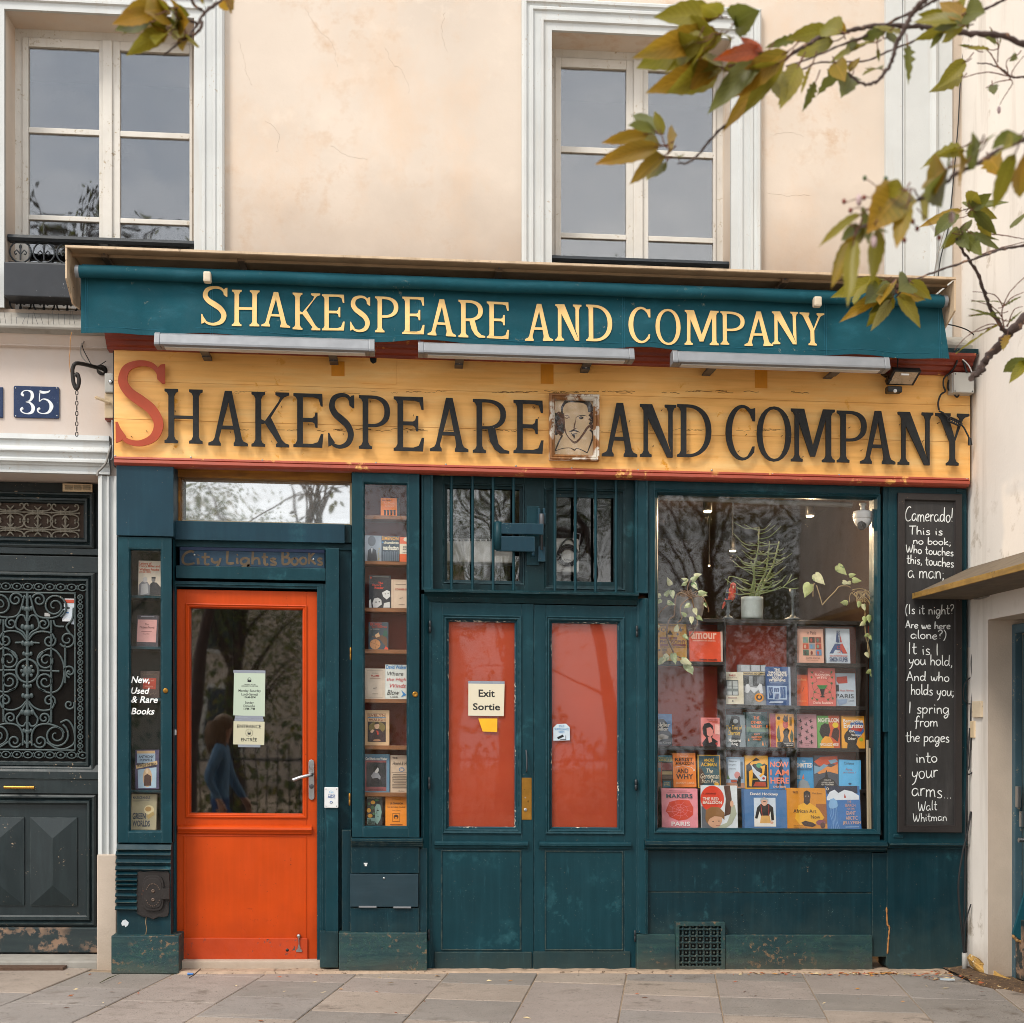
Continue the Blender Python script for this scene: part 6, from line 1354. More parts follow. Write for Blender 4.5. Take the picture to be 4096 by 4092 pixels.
for k in range(7): m.box(sideL+.2+k*.45,.2,sideL+.23+k*.45,2.8,-4.85,-4.61)
build('far_shelves',m,bsh,rm)
for (x,y,d,sz,lab,pw) in ((583,347,-.75,.062,'warm ceiling spotlight at the upper left of the big window',15),(759,626,-1.7,.052,'warm ceiling spotlight lower, above the red parrot',8),(1305,380,-.85,.06,'bright ceiling spotlight nearest the dome camera',12),(593,728,-2.6,.018,'tiny distant ceiling light above the pothos plant',0)):
    u,v = UV('I',x,y,d); t = thing('spotlight',lab,'lamp',(u,v,d))
    build('can',MB().lathe(u,d,[(sz*.5,v+.004),(sz*.56,v+.01),(sz*.56,v+.10),(sz*.3,v+.12)],16),BLACKPLASTIC,t); build('stem',MB().tube([(u,v+.12,d),(u,max(v+.13,3.58),d)],.006,6),BLACKPLASTIC,t)
    build('bulb',MB().lathe(u,d,[(.001,v-.004),(sz*.40,v-.002),(sz*.48,v+.004),(sz*.3,v+.012)],16),mat('lit warm bulb','#fff0d0',.5,var=0,emit=('#ffd9a0',14)),t)
    if pw:
        ld = bpy.data.lights.new('spot_lamp','POINT'); ld.energy = pw*1.8; ld.color = (1,.72,.42); ld.shadow_soft_size = .03; lo2 = bpy.data.objects.new('lamp_light',ld); col.objects.link(lo2); lo2.parent = t; lo2.location = (0,-.0,-.05)
m = MB(); u0,v0,u1,v1 = wi
one('blind_tube',MB().tube([(UV('I',232,245,.03)[0],UV('I',232,246,.03)[1],.03),(UV('I',1600,310,.03)[0],UV('I',1600,300,.03)[1],.03)],.018,10),mat('grey blind tube','#6a6660',.7),'grey roller blind tube across the top inside the big window','blind')
# dome camera
dc = thing('dome_camera','white dome security camera hanging at the upper right inside the big window','camera',(*UV('I',1680,485,.03),-.02))
u,v = UV('I',1681,335,.0); ps = UV('I',1748,400,0)[0]-UV('I',1681,400,0)[0]
vq = lambda y: UV('I',1681,y,0)[1]
build('mount',MB().lathe(u,-.01,[(ps*.25,vq(300)),(ps*.25,vq(335))],14).lathe(u,-.01,[(ps*.35,vq(285)),(ps*.35,vq(300))],14),WHITEPLASTIC,dc)
build('body',MB().lathe(u,-.01,[(ps*.4,vq(335)),(ps*.98,vq(345)),(ps,vq(360)),(ps,vq(392)),(ps*.96,vq(396))],24),WHITEPLASTIC,dc)
build('shell',MB().ball((u,vq(400),-.01),ps*.93,24,14),WHITEPLASTIC,dc)
build('lens',MB().knob(UV('I',1672,443,.05)[0],UV('I',1672,443,.05)[1],ps*.62-.01,[(ps*.46,0),(ps*.46,.012),(ps*.34,.016)],20).knob(*UV('I',1672,443,.05),ps*.62-.01,[(ps*.2,.016),(ps*.16,.02)],12),BLACKPLASTIC,dc)

# ---------------------------------------------------------------- books
def book(f,x0,y0,x1,y1,d,c,label,items=(),th=.028,rot=0.,tilt=.10,pages=True,name='book',group=None,spine=None):
    u0,v0,u1,v1 = rect(f,x0,y0,x1,y1,d); cu = (u0+u1)/2
    th = min(th,.05); rr_ = R(rot)
    def wp(u,v,dd):   # stands on its lower edge, leaning back and turned a little
        x,y = u-cu,v-v0; a = x*math.cos(rr_)-y*math.sin(rr_); b = x*math.sin(rr_)+y*math.cos(rr_)
        return (cu+a,v0+b+abs(math.sin(rr_))*(u1-u0)/2,dd-(v-v0)*tilt)
    t = thing(name,label,'book',(cu,v0,d-th/2),group)
    m = MB(); m.warp = wp; cm = ink(c)
    m.box(u0,v0,u1,v1,d-.003,d).box(u0,v0,u1,v1,d-th,d-th+.003).box(u0,v0,u0+.003,v1,d-th+.003,d-.003)
    build('cover',m,cm,t,.0008)
    m = MB(); m.warp = wp; m.box(u0+.0032,v0+.003,u1-.003,v1-.003,d-th+.0032,d-.0032); build('pages',m,PAPER,t)
    tm,pm = MB(),MB(); tm.warp = wp; pm.warp = wp
    lay = [0]
    for it in items:
        lay[0] += 1; z = d+.0006+.00025*lay[0]
        if it[0] in 'tTiv':
            _,s,a,b,c_,e,cl = it[:7]; tm.use(ink(cl))
            put_text(tm,s,rect(f,a,b,c_,e,d),z+.0012,.022 if it[0] == 'T' else 0,.3 if it[0] == 'i' else 0,it[0] == 'v')
        elif it[0] == 'r':
            _,a,b,c_,e,cl = it; pm.use(ink(cl)); r_ = rect(f,a,b,c_,e,d); pm.add([(r_[0],r_[1],z),(r_[2],r_[1],z),(r_[2],r_[3],z),(r_[0],r_[3],z)],[(0,1,2,3)])
        elif it[0] == 'e':
            _,a,b,c_,e,cl = it; pm.use(ink(cl)); pm.add([(*UV(f,a+c_*math.cos(k*math.pi/12),b+e*math.sin(k*math.pi/12),d),z) for k in range(24)],[list(range(24))])
        elif it[0] == 'p':
            _,pts,cl = it; pm.use(ink(cl)); pm.add([(*UV(f,a,b,d),z) for a,b in pts],[list(range(len(pts)))])
        elif it[0] == 'l':
            _,pts,wd,cl = it; pm.use(ink(cl)); _,A_,B_ = vstroke([UV(f,a,b,d) for a,b in pts],[wd,wd],4); n = len(A_)
            pm.add([(a,b,z) for a,b in A_]+[(a,b,z) for a,b in B_],[(i,i+1,n+i+1,n+i) for i in range(n-1)])
    if pm.v: build('cover_picture',pm,None,t)
    if tm.v: build('title',tm,None,t)
    return t
def rows(x0,y0,x1,y1,n,c,k=.55): # lines of small print
    h = (y1-y0)/n; return [('r',x0+rnd.uniform(0,(x1-x0)*.12),y0+h*i,x1-rnd.uniform(0,(x1-x0)*.3),y0+h*i+h*k,c) for i in range(n)]
W,K0 = '#e9e4d8','#17181a'
# top row
book('J',92,188,338,490,DS,'#c98f1e','yellow paperback covered in small dark icons behind the trailing pothos leaves',[('r',122,296,262,316,'#7a2a14'),('T','THE',178,300,232,313,'#c98f1e'),('T','PHILOSOPHY',124,320,330,350,'#6a2412'),('r',122,353,330,370,'#7a2a14'),('T','BOOK',190,355,232,368,'#c98f1e'),('T','BIG IDEAS SIMPLY EXPLAINED',124,373,330,384,'#5a2010'),
     ('e',152,236,20,16,'#3a2410'),('e',153,236,14,11,'#c98f1e'),('p',[(290,215),(298,232),(316,238),(300,244),(295,260),(286,246),(272,240),(284,232)],'#2a1c10'),('p',[(182,278),(205,240),(228,278)],'#3a2410'),('e',266,274,9,10,'#3a2410'),('e',112,250,9,12,'#3a2410'),('r',108,395,125,410,'#3a2410'),('e',155,428,14,14,'#8a5a14')]+rows(130,390,190,415,4,'#4a2c10')+rows(105,198,330,212,2,'#8a5a14'))
book('J',360,252,628,495,DS,'#d9481a','square orange book with rounded pale lettering on the top left shelf',[('r',612,252,628,495,'#c9b0a0'),('T','amour',375,262,580,314,'#e8b8a0'),('T','how the french talk about love',387,319,570,332,'#e8b8a0'),('T','stefania rousselle',438,470,580,486,'#3a1408')],.035)
gcol = ['#6f8f7a','#3a2c24','#7a3020','#b84a2c','#7a8890','#a03a28','#3f5f4c','#c9a088','#5a8ab0']
book('J',1222,230,1440,505,DS,'#d8a38c','salmon pink book with nine small square photographs on the top right shelf',[('r',1222,230,1238,505,'#b07a66'),('t','In Paris',1308,250,1382,276,'#5a2a20')]+[('r',1273+51*(k % 3),297+51*(k//3),1273+51*(k % 3)+46,297+51*(k//3)+46,gcol[k]) for k in range(9)]+[('e',1290+51*(k % 3),322+51*(k//3),9,16,gcol[(k+4) % 9]) for k in range(9)]+[('t','Jeanne Damas',1290,457,1406,477,'#6a3428'),('t','and Lauren Bastide',1305,481,1392,492,'#a06a58')])
def tower(cx,y0,y1,w_,c): return [('p',[(cx-3,y0),(cx+3,y0),(cx+w_*.22,(y0*.5+y1*.5)),(cx+w_,y1),(cx+w_*.55,y1),(cx+w_*.3,y1-30),(cx-w_*.3,y1-30),(cx-w_*.55,y1),(cx-w_,y1),(cx-w_*.22,(y0*.5+y1*.5))],c)]
book('J',1462,228,1652,508,DS,'#b9c4cd','pale grey blue book with a lattice tower split blue and red, top right shelf',tower(1552,248,430,66,'#2f4a78')+[('p',[(1572,262),(1590,345),(1630,430),(1596,430),(1575,390)],'#b5402c'),('r',1520,340,1588,350,'#b9c4cd'),('v','IMPOSSIBLE',1546,245,1576,362,'#24406a'),('v','CITY',1546,368,1576,428,'#b5402c'),('T','PARIS IN THE TWENTY-FIRST CENTURY',1486,444,1630,456,'#b5402c'),('T','SIMON KUPER',1484,460,1632,496,'#24406a')])
# second row
book('J',752,520,978,845,DS-.035,'#7f8386','black and white photograph cover of a cafe terrace with a round orange badge',[('r',795,578,975,603,'#c9b487'),('T','SHAKESPEARE AND COMPANY',797,582,973,599,'#2a2622'),('r',780,524,976,570,'#a9b0b6'),('r',848,524,862,570,'#5a6064'),('r',930,524,940,570,'#5a6064'),('r',795,606,976,690,'#3a3d40'),('r',840,612,870,690,'#8d9295'),('r',905,612,960,672,'#6a6f73'),('p',[(800,740),(815,680),(835,672),(850,700),(900,705),(925,670),(945,680),(950,750),(930,752),(915,720),(880,752),(850,720),(830,750)],'#c9cdd0'),('e',919,784,37,35,'#e0921e'),('e',919,784,24,23,'#2a2018'),('e',919,780,12,13,'#e0921e')])
book('J',648,578,795,838,DS,'#cfc8b2','cream narrow book with a grey window photograph standing in front of the cafe cover',[('T','PARIS',680,598,733,613,'#9a2a1c'),('t','IN OUR VIEW',668,618,745,628,'#7a6a5a'),('r',655,643,754,767,'#4c5052'),('r',662,650,700,762,'#a9b0ae'),('r',708,650,748,762,'#a9b0ae'),('r',662,712,748,735,'#6a7472'),('r',660,690,750,694,'#4c5052'),('r',668,784,742,790,'#8a4a3a'),('e',706,812,6,6,'#3a3a38')])
book('J',980,535,1176,850,DS,'#2b4d80','dark blue book with white capitals and a white line drawing of a shop',[('T','THE',1046,550,1092,570,W),('T','SHAKESPEARE',998,573,1144,592,W),('T','AND COMPANY',986,594,1152,613,W),('T','BOOK OF',1030,615,1112,633,W),('T','INTERVIEWS',1002,636,1134,655,W),('r',1010,664,1126,668,'#8fa8c8'),('r',986,690,1142,800,'#9db4d0'),('r',996,700,1030,790,'#2b4d80'),('r',1040,708,1080,740,'#2b4d80'),('r',1044,752,1078,795,'#2b4d80'),('r',1090,700,1132,788,'#35588c')]+[('l',[(990+k*14,800-(k % 3)*20),(1010+k*12,700+(k % 4)*16)],.0012,'#dfe6ee') for k in range(10)]+rows(988,812,1140,832,2,'#b9c8dc')+[('r',1158,537,1174,848,'#8fa0b4')])
book('J',1217,600,1320,850,DS-.02,'#dd5a1e','plain orange slim book half covered by the pink flowered one',[('t','Love Poems',1228,630,1302,648,'#f0b070'),('l',[(1268,735),(1284,695)],.0022,'#3a2014'),('t','JANE KENYON',1232,808,1298,820,'#f0b070')],.02)
fl2 = []
for s in (-1,1):
    X_ = lambda a: 1428+s*a
    fl2 += [('l',[(X_(10),760),(X_(60),735),(X_(78),680),(X_(40),650),(X_(60),610),(X_(80),580)],.0018,'#2a3a24'),('l',[(X_(8),700),(X_(50),720),(X_(74),770),(X_(40),800)],.0018,'#2a3a24')]
    for a,b in ((78,668),(78,580),(82,620),(60,740),(82,790),(44,800)): fl2.append(('p',[(X_(a-14),b-8),(X_(a),b+12),(X_(a+14),b-8),(X_(a+5),b-2),(X_(a),b-12),(X_(a-5),b-2)],'#2f6a34'))
book('J',1320,546,1537,853,DS+.005,'#d06a60','coral pink book with a green vase and curling black flower stems',fl2+[('p',[(1384,685),(1472,685),(1450,715),(1406,715)],'#2f7a3c'),('p',[(1408,716),(1448,716),(1440,750),(1434,768),(1450,780),(1406,780),(1422,768),(1416,750)],'#1c1a18'),('t','The',1414,572,1446,588,'#f0c8b8'),('t','FLOWERS',1372,592,1490,610,'#f4ded0'),('i','of EVIL',1388,614,1468,632,'#f4ded0'),('t','Charles Baudelaire',1350,816,1510,836,'#f4ded0')])
book('J',1537,588,1698,853,DS-.015,'#b0bdc8','pale blue grey book with a rough brick red brush stroke at the top',[('p',[(1548,618),(1632,612),(1634,668),(1560,672),(1545,650)],'#a8382a'),('r',1540,680,1564,735,'#2a2f36'),('i','Hope Mirrlees',1570,720,1682,740,'#b5482f'),('t','PARIS',1537,755,1680,788,'#2a2f36'),('i','a poem',1638,806,1680,820,'#4a5a70'),('p',[(1545,800),(1630,795),(1620,830),(1560,850)],'#8aa0bc')])
# third row
book('J',86,915,220,1172,DS,'#5b87ba','blue book with a pale hand photograph, partly hidden at the left edge of the window',[('p',[(96,1000),(110,960),(150,955),(178,985),(190,1050),(220,1080),(220,1172),(96,1172)],'#3a3f46'),('p',[(100,1090),(140,1075),(190,1095),(188,1115),(140,1118),(110,1135)],'#b0aca6'),('T','oldier',96,985,204,1020,W),('T','Sailor',94,1020,190,1050,W),('t','aire Kilroy',94,1138,208,1162,'#c9ccd0')])
book('J',455,946,605,1178,DS,'#da7d77','pink book with a dark haired woman drawn in black line',[('p',[(465,1030),(480,995),(520,985),(548,1010),(556,1060),(540,1110),(500,1115),(470,1080)],'#1c1a1e'),('p',[(498,1030),(530,1022),(552,1050),(548,1085),(525,1105),(500,1085)],'#d98a80'),('p',[(500,1100),(540,1105),(586,1138),(575,1178),(470,1178),(460,1150)],'#1c1a1e'),('p',[(505,1100),(535,1105),(540,1140),(515,1150)],'#d98a80'),('e',577,1155,10,10,'#b02a24'),('t','ANAÏS NIN',502,953,585,970,'#7a1c1c'),('r',515,975,588,980,'#b5482f'),('r',545,984,588,988,'#b5482f'),('r',565,1000,602,1080,'#e8b0a4')])
book('J',648,922,810,1182,DS,'#77848a','grey book with a wild haired figure and yellow italic lettering',[('p',[(690,970),(700,935),(730,928),(765,940),(770,1000),(785,1050),(770,1100),(760,1182),(690,1182),(700,1080),(670,1030)],'#22262a'),('e',732,975,20,18,'#8d9498'),('i','The Time of',655,1008,785,1042,'#e0b428'),('i','Cherries',668,1048,768,1088,'#e0b428'),('T','Montserrat',674,1115,772,1142,'#e6e6e2'),('T','Roig',696,1146,745,1174,'#e6e6e2')])
def valley(x,d,lab,full): 
    it = [('r',x,1020,x+150,1060,'#5f7a6a'),('p',[(x,1100),(x+50,1070),(x+90,1090),(x+150,1060),(x+150,1130),(x,1140)],'#24403a'),('p',[(x+8,1135),(x+16,1110),(x+22,1135)],'#e08a2a'),('p',[(x+120,1170),(x+128,1130),(x+136,1170)],'#e08a2a'),('r',x+20,905,x+120,911,'#c9d0cc')]
    if full: it += [('T','THE',x+58,936,x+104,960,'#f0803a'),('T','OTHER',x+36,972,x+122,996,'#f0803a'),('T','VALLEY',x+36,1006,x+126,1030,'#f0803a'),('T','SCOTT',x+58,1074,x+104,1086,'#f0803a'),('T','ALEXANDER',x+36,1094,x+120,1108,'#f0803a'),('T','HOWARD',x+48,1114,x+110,1128,'#f0803a')]
    else: it += [('r',x+2,1006,x+12,1028,'#f0803a'),('r',x+138,1006,x+148,1028,'#f0803a')]
    return book('J',x,899,x+150,1182,d,'#37565a',lab,it,.02,group='copies of the teal valley book')
valley(820,DS+.0,'front copy of a teal and orange landscape book with a stack of copies behind it',True)
valley(802,DS-.025,'copy of the teal landscape book peeking out at the left behind the front copy',False); valley(840,DS-.028,'copy of the teal landscape book peeking out at the right behind the front copy',False)
book('J',1012,914,1202,1185,DS,'#e59c2c','amber book with a dark red spine and a black raised hand',[('r',1012,914,1056,1185,'#963444'),('e',1080,950,14,14,'#2a1c10'),('e',1134,1000,22,34,'#b5483c'),('p',[(1112,965),(1128,925),(1140,940),(1152,920),(1158,975),(1134,985)],'#3a2414'),('p',[(1112,1060),(1128,1035),(1150,1030),(1166,1050),(1150,1095),(1160,1130),(1165,1150),(1100,1150),(1110,1130),(1120,1095)],'#1c1612'),('p',[(1078,1150),(1062,1100),(1066,1040),(1082,1000),(1086,1060),(1092,1110)],'#3a4a2a'),('p',[(1176,1150),(1166,1100),(1182,1040),(1196,1080),(1192,1130)],'#3a4a2a'),('r',1064,1142,1196,1182,'#1c1612'),('r',1166,940,1184,1010,'#7a5a1c'),('t','TONI MORRISON',1114,1148,1188,1158,W),('T','BELOVED',1138,1164,1188,1173,W)])
pl = []
for a,b in ((1255,968),(1338,970),(1300,998),(1262,1026),(1345,1020),(1305,1055),(1248,1080),(1342,1085),(1300,1108),(1255,1140),(1338,1140)): pl += [('p',[(a-15,b-5),(a+15,b+7),(a+13,b+12),(a-16,b+1)],'#2a2a30'),('p',[(a-5,b+16),(a-1,b-14),(a+6,b-14),(a+2,b+18)],'#2a2a30')]
book('J',1217,918,1386,1188,DS-.004,'#bd8b92','dusty pink cloth book patterned with small dark aeroplanes',pl+[('t','Mrs',1290,938,1312,948,'#3a2a30'),('t','Dalloway',1280,952,1325,962,'#3a2a30'),('t','Virginia',1282,1150,1324,1160,'#3a2a30'),('t','Woolf',1288,1164,1318,1173,'#3a2a30')])
book('J',1390,930,1570,1190,DS,'#63a052','green and red book with two dark profile silhouettes and a yellow seal',[('r',1482,930,1570,1190,'#c9542b'),('p',[(1405,1060),(1420,1010),(1450,990),(1485,1000),(1495,1050),(1480,1100),(1470,1130),(1430,1110),(1415,1085)],'#241c1a'),('p',[(1500,1100),(1515,1040),(1545,1020),(1566,1050),(1562,1100),(1550,1140)],'#3a1c18'),('p',[(1408,1190),(1420,1130),(1450,1095),(1490,1100),(1515,1150),(1520,1190)],'#e8a030'),('e',1536,1006,24,22,'#e0c020'),('T','NIGHTBLOOM',1398,948,1562,984,W),('T','PEACE ADZO MEDIE',1406,1150,1556,1174,W)])
book('J',1588,932,1772,1193,DS,'#eba32e','amber book with a black profile and swirling blue and red headscarf',[('p',[(1630,1060),(1660,985),(1720,970),(1762,990),(1765,1060),(1720,1110),(1690,1070)],'#2f5f9a'),('p',[(1650,1040),(1700,1000),(1765,1020),(1740,1060),(1690,1050)],'#b83a2a'),('p',[(1606,1085),(1622,1060),(1645,1040),(1690,1070),(1715,1110),(1700,1160),(1722,1193),(1625,1193),(1630,1150),(1612,1140),(1604,1105)],'#14100e'),('e',1740,1122,16,15,'#a8b830'),('T','Bernardine',1600,958,1758,986,W),('T','Evaristo',1602,990,1758,1030,W),('T','Girl,',1645,1046,1690,1068,W),('T','Woman,',1660,1076,1745,1098,W),('T','Other',1634,1104,1695,1126,W),('r',1602,936,1755,942,'#8a5a10')])
# fourth row
book('J',86,1250,240,1508,DS,'#3f7888','teal book showing a bookshop facade, cut by the left frame edge',[('T','BOOKSELLER',90,1276,228,1298,'#d8c060'),('i','Confessions of a',92,1262,220,1274,'#d8c060'),('r',96,1302,228,1508,'#3a302c'),('r',104,1308,134,1500,'#7a5a4a'),('r',140,1312,222,1370,'#8a4a4a'),('r',140,1378,222,1404,'#b09a70'),('r',140,1410,222,1440,'#6a5a50'),('r',108,1350,130,1380,'#3a6a80'),('r',130,1302,136,1508,'#b5452c'),('r',146,1455,206,1508,'#2a6a80'),('t','SHAUN',156,1465,196,1476,'#d8c060'),('t','BYTHELL',152,1480,200,1491,'#d8c060')])
book('J',230,1232,414,1508,DS+.01,'#f7872c','bright orange book of stacked brown capitals with a white curved arrow',[('i','how to',288,1248,352,1266,'#fbd0a0'),('T','RESIST',248,1270,394,1298,'#4a2a18'),('T','AMAZON',250,1302,396,1328,'#5a3018'),('l',[(250,1345),(310,1335),(370,1345),(400,1368)],.003,W),('p',[(392,1378),(404,1378),(402,1358)],W),('T','AND',262,1356,352,1394,'#4a2a18'),('T','WHY',252,1400,390,1442,'#4a2a18'),('t','DANNY CAINE',252,1464,398,1482,'#fbd0a0')],rot=.8)
book('J',428,1246,609,1512,DS,'#e0a834','dark teal seaside book with a perforated yellow border',[('r',436,1254,602,1505,'#34525c'),('p',[(436,1390),(470,1350),(520,1330),(602,1370),(602,1440),(436,1440)],'#46626a'),('p',[(436,1340),(460,1360),(490,1420),(480,1470),(436,1500)],'#5a4234'),('e',576,1480,18,17,'#e0a834'),('T','ANDRÉ',478,1270,560,1300,'#e8b83c'),('T','ACIMAN',454,1308,578,1338,'#e8b83c'),('i','The',496,1356,550,1394,'#f0e4c8'),('i','Gentleman',448,1396,598,1436,'#f0e4c8'),('i','from Peru',456,1440,590,1474,'#f0e4c8')])
book('J',648,1263,803,1515,DS,'#93abc2','pale blue book showing a black cat beside a bright window',[('r',650,1470,800,1512,'#b08068'),('r',672,1282,768,1440,'#c4d4e2'),('r',655,1300,668,1440,'#5a6a78'),('r',772,1300,790,1440,'#5a6a78'),('e',744,1408,24,28,'#c98a88'),('p',[(740,1465),(752,1425),(764,1412),(772,1425),(770,1500),(748,1500)],'#14110f'),('p',[(655,1440),(668,1400),(685,1440)],'#4a7a4a'),('r',692,1448,740,1466,'#b5482f'),('t','What you are',676,1290,740,1306,'#3a4450'),('t','looking for is',676,1318,736,1334,'#3a4450'),('t','in the library',676,1350,734,1366,'#3a4450')])
book('J',808,1252,995,1520,DS,'#eba92c','amber and black book with a stylised acrobat in a green cap bending over',[('p',[(818,1330),(900,1268),(986,1330),(986,1508),(818,1508)],'#14161a'),('p',[(848,1320),(860,1300),(930,1290),(970,1310),(950,1322),(880,1318),(858,1335)],'#eba92c'),('p',[(858,1320),(880,1350),(900,1372),(978,1420),(972,1456),(930,1458),(868,1380)],'#c9d4de'),('p',[(838,1380),(868,1360),(870,1400),(858,1500),(840,1498)],'#eba92c'),('p',[(870,1498),(890,1462),(970,1465),(975,1500)],'#b5442c'),('e',922,1330,24,20,'#2f8a5a'),('p',[(928,1340),(970,1330),(960,1400),(930,1425),(920,1412),(945,1390),(945,1360)],'#eba92c'),('e',955,1434,11,10,'#b02a24'),('r',858,1436,910,1446,'#b5942c')])
book('J',1000,1266,1168,1522,DS,'#3a80ba','blue book with large coral letters broken by a dark walking figure',[('p',[(1085,1300),(1098,1276),(1112,1300),(1118,1370),(1112,1430),(1122,1515),(1100,1515),(1090,1440),(1075,1515),(1058,1512),(1078,1420)],'#1c3048'),('T','NOW',1010,1300,1160,1346,'#f08a6a'),('T','I AM',1010,1364,1160,1410,'#f08a6a'),('T','HERE',1010,1428,1160,1476,'#f08a6a'),('T','CHIDI EBERE',1030,1494,1134,1510,'#f4c0a8'),('p',[(1078,1300),(1098,1280),(1108,1310),(1112,1420),(1084,1430)],'#1c3048')])
book('J',1217,1266,1358,1512,DS-.005,'#2c93ca','sky blue book with a grey stone head at the bottom',[('T','OMMITTED',1216,1310,1350,1348,W),('t','THE',1268,1292,1296,1304,W),('T','VIET THANH NGUYEN',1216,1352,1342,1370,'#1c4a70'),('p',[(1226,1512),(1240,1460),(1270,1440),(1310,1460),(1330,1512)],'#8d979c'),('p',[(1262,1440),(1276,1400),(1284,1440)],'#e0703a'),('r',1225,1410,1250,1440,'#9ab0ba')])
book('J',1363,1251,1558,1512,DS,'#454c58','dark swirling book with flame orange sky above a lone figure',[('p',[(1365,1300),(1420,1262),(1555,1255),(1556,1330),(1500,1310),(1440,1340),(1400,1330)],'#c9502c'),('p',[(1370,1370),(1430,1330),(1500,1345),(1556,1320),(1556,1400),(1480,1380),(1400,1400)],'#e0904a'),('p',[(1365,1330),(1410,1345),(1440,1320),(1480,1330),(1420,1370),(1365,1400)],'#7aa0b8'),('p',[(1480,1290),(1540,1280),(1556,1300),(1500,1320)],'#7aa0b8'),('p',[(1365,1512),(1400,1450),(1460,1420),(1520,1450),(1556,1500),(1556,1512)],'#1a1c20'),('p',[(1450,1425),(1458,1370),(1466,1370),(1474,1425)],'#1a1c20'),('T','JAMES JOYCE',1438,1444,1498,1454,W),('T','A PORTRAIT OF THE ARTIST',1420,1462,1520,1472,W),('T','AS A YOUNG MAN',1418,1476,1515,1490,W)])
book('J',1560,1288,1738,1524,DS,'#5cb8ea','plain light blue book with thin red italic title, slightly tilted',[('t','Colette',1600,1305,1680,1326,'#2a4a64'),('i','Paris,',1612,1358,1668,1376,'#b5504a'),('i',"je t'aime !",1592,1382,1696,1400,'#b5504a'),('e',1648,1480,13,8,'#2a5a80')],rot=-1.4)
# front row
pm_ = [('p',[(168,1700),(200,1625),(280,1606),(360,1612),(392,1670),(388,1730),(340,1765),(270,1775),(200,1745),(185,1715)],'#cf3f26')]
for k in range(9): a = k*2*math.pi/9; pm_.append(('l',[(282,1690),(282+50*math.cos(a),1690+38*math.sin(a)),(282+102*math.cos(a+.2),1690+72*math.sin(a+.2))],.0016,'#e89098'))
for rx_ in (30,62): pm_.append(('l',[(282+rx_*math.cos(t*math.pi/8),1690+rx_*.72*math.sin(t*math.pi/8)) for t in range(17)],.0014,'#e89098'))
book('J',137,1518,428,1838,DB,'#e58f9a','pink cookbook with a red street map patch, front row left',pm_+[('T','MAKERS',174,1560,386,1594,'#2c4a56'),('T','PARIS',212,1782,362,1818,'#f2e4e2'),('r',200,1534,342,1538,'#a05a64'),('r',182,1546,366,1549,'#a05a64')],.04)
book('J',458,1494,748,1840,DB,'#d6dee2','white front row book with a big red disc and a fair haired child',[('r',458,1660,560,1840,'#5a6068'),('e',546,1600,95,105,'#d83c20'),('p',[(640,1494),(690,1494),(702,1600),(695,1720),(640,1740),(655,1600)],'#4a2c20'),('p',[(560,1840),(600,1815),(660,1790),(690,1720),(700,1640),(725,1650),(740,1720),(700,1800),(640,1840)],'#a9b09a'),('e',702,1640,14,26,'#d8a888'),('e',560,1760,62,72,'#d0a080'),('p',[(486,1760),(492,1690),(540,1662),(600,1668),(640,1710),(640,1770),(615,1745),(560,1738),(520,1760),(500,1800)],'#8a6034'),('e',548,1782,6,4,'#241812'),('e',595,1778,6,4,'#241812'),('r',570,1812,605,1817,'#a05a48'),('t','A. LAMORISSE',466,1550,574,1564,'#2a1410'),('T','THE RED',468,1588,596,1612,W),('T','BALLOON',468,1616,620,1642,W)],.03)
book('J',790,1526,1150,1845,DB-.01,'#4575a8','wide blue front row art book with a pale portrait of a figure in braces',[('r',790,1526,804,1845,'#335a86'),('T','David Hockney',852,1550,1078,1578,'#e8e6de'),('r',880,1592,1055,1822,'#c9d6e2'),('p',[(880,1822),(880,1740),(915,1700),(1020,1700),(1055,1740),(1055,1822)],'#e6e4dc'),('p',[(905,1670),(935,1640),(1000,1640),(1035,1670),(1040,1770),(1018,1775),(1012,1700),(1000,1740),(935,1740),(925,1700),(905,1760),(886,1755)],'#1c1a1c'),('p',[(935,1735),(1005,1735),(1015,1795),(925,1795)],'#d8a860'),('l',[(935,1645),(945,1735)],.004,'#b83a2a'),('l',[(1000,1645),(998,1735)],.004,'#b83a2a'),('e',964,1622,26,34,'#d8a890'),('p',[(930,1622),(935,1595),(970,1590),(998,1605),(995,1632),(985,1610),(950,1606)],'#a8b0b4'),('e',1020,1790,14,10,'#d8a890'),('e',965,1622,12,4,'#3a3030')],.035)
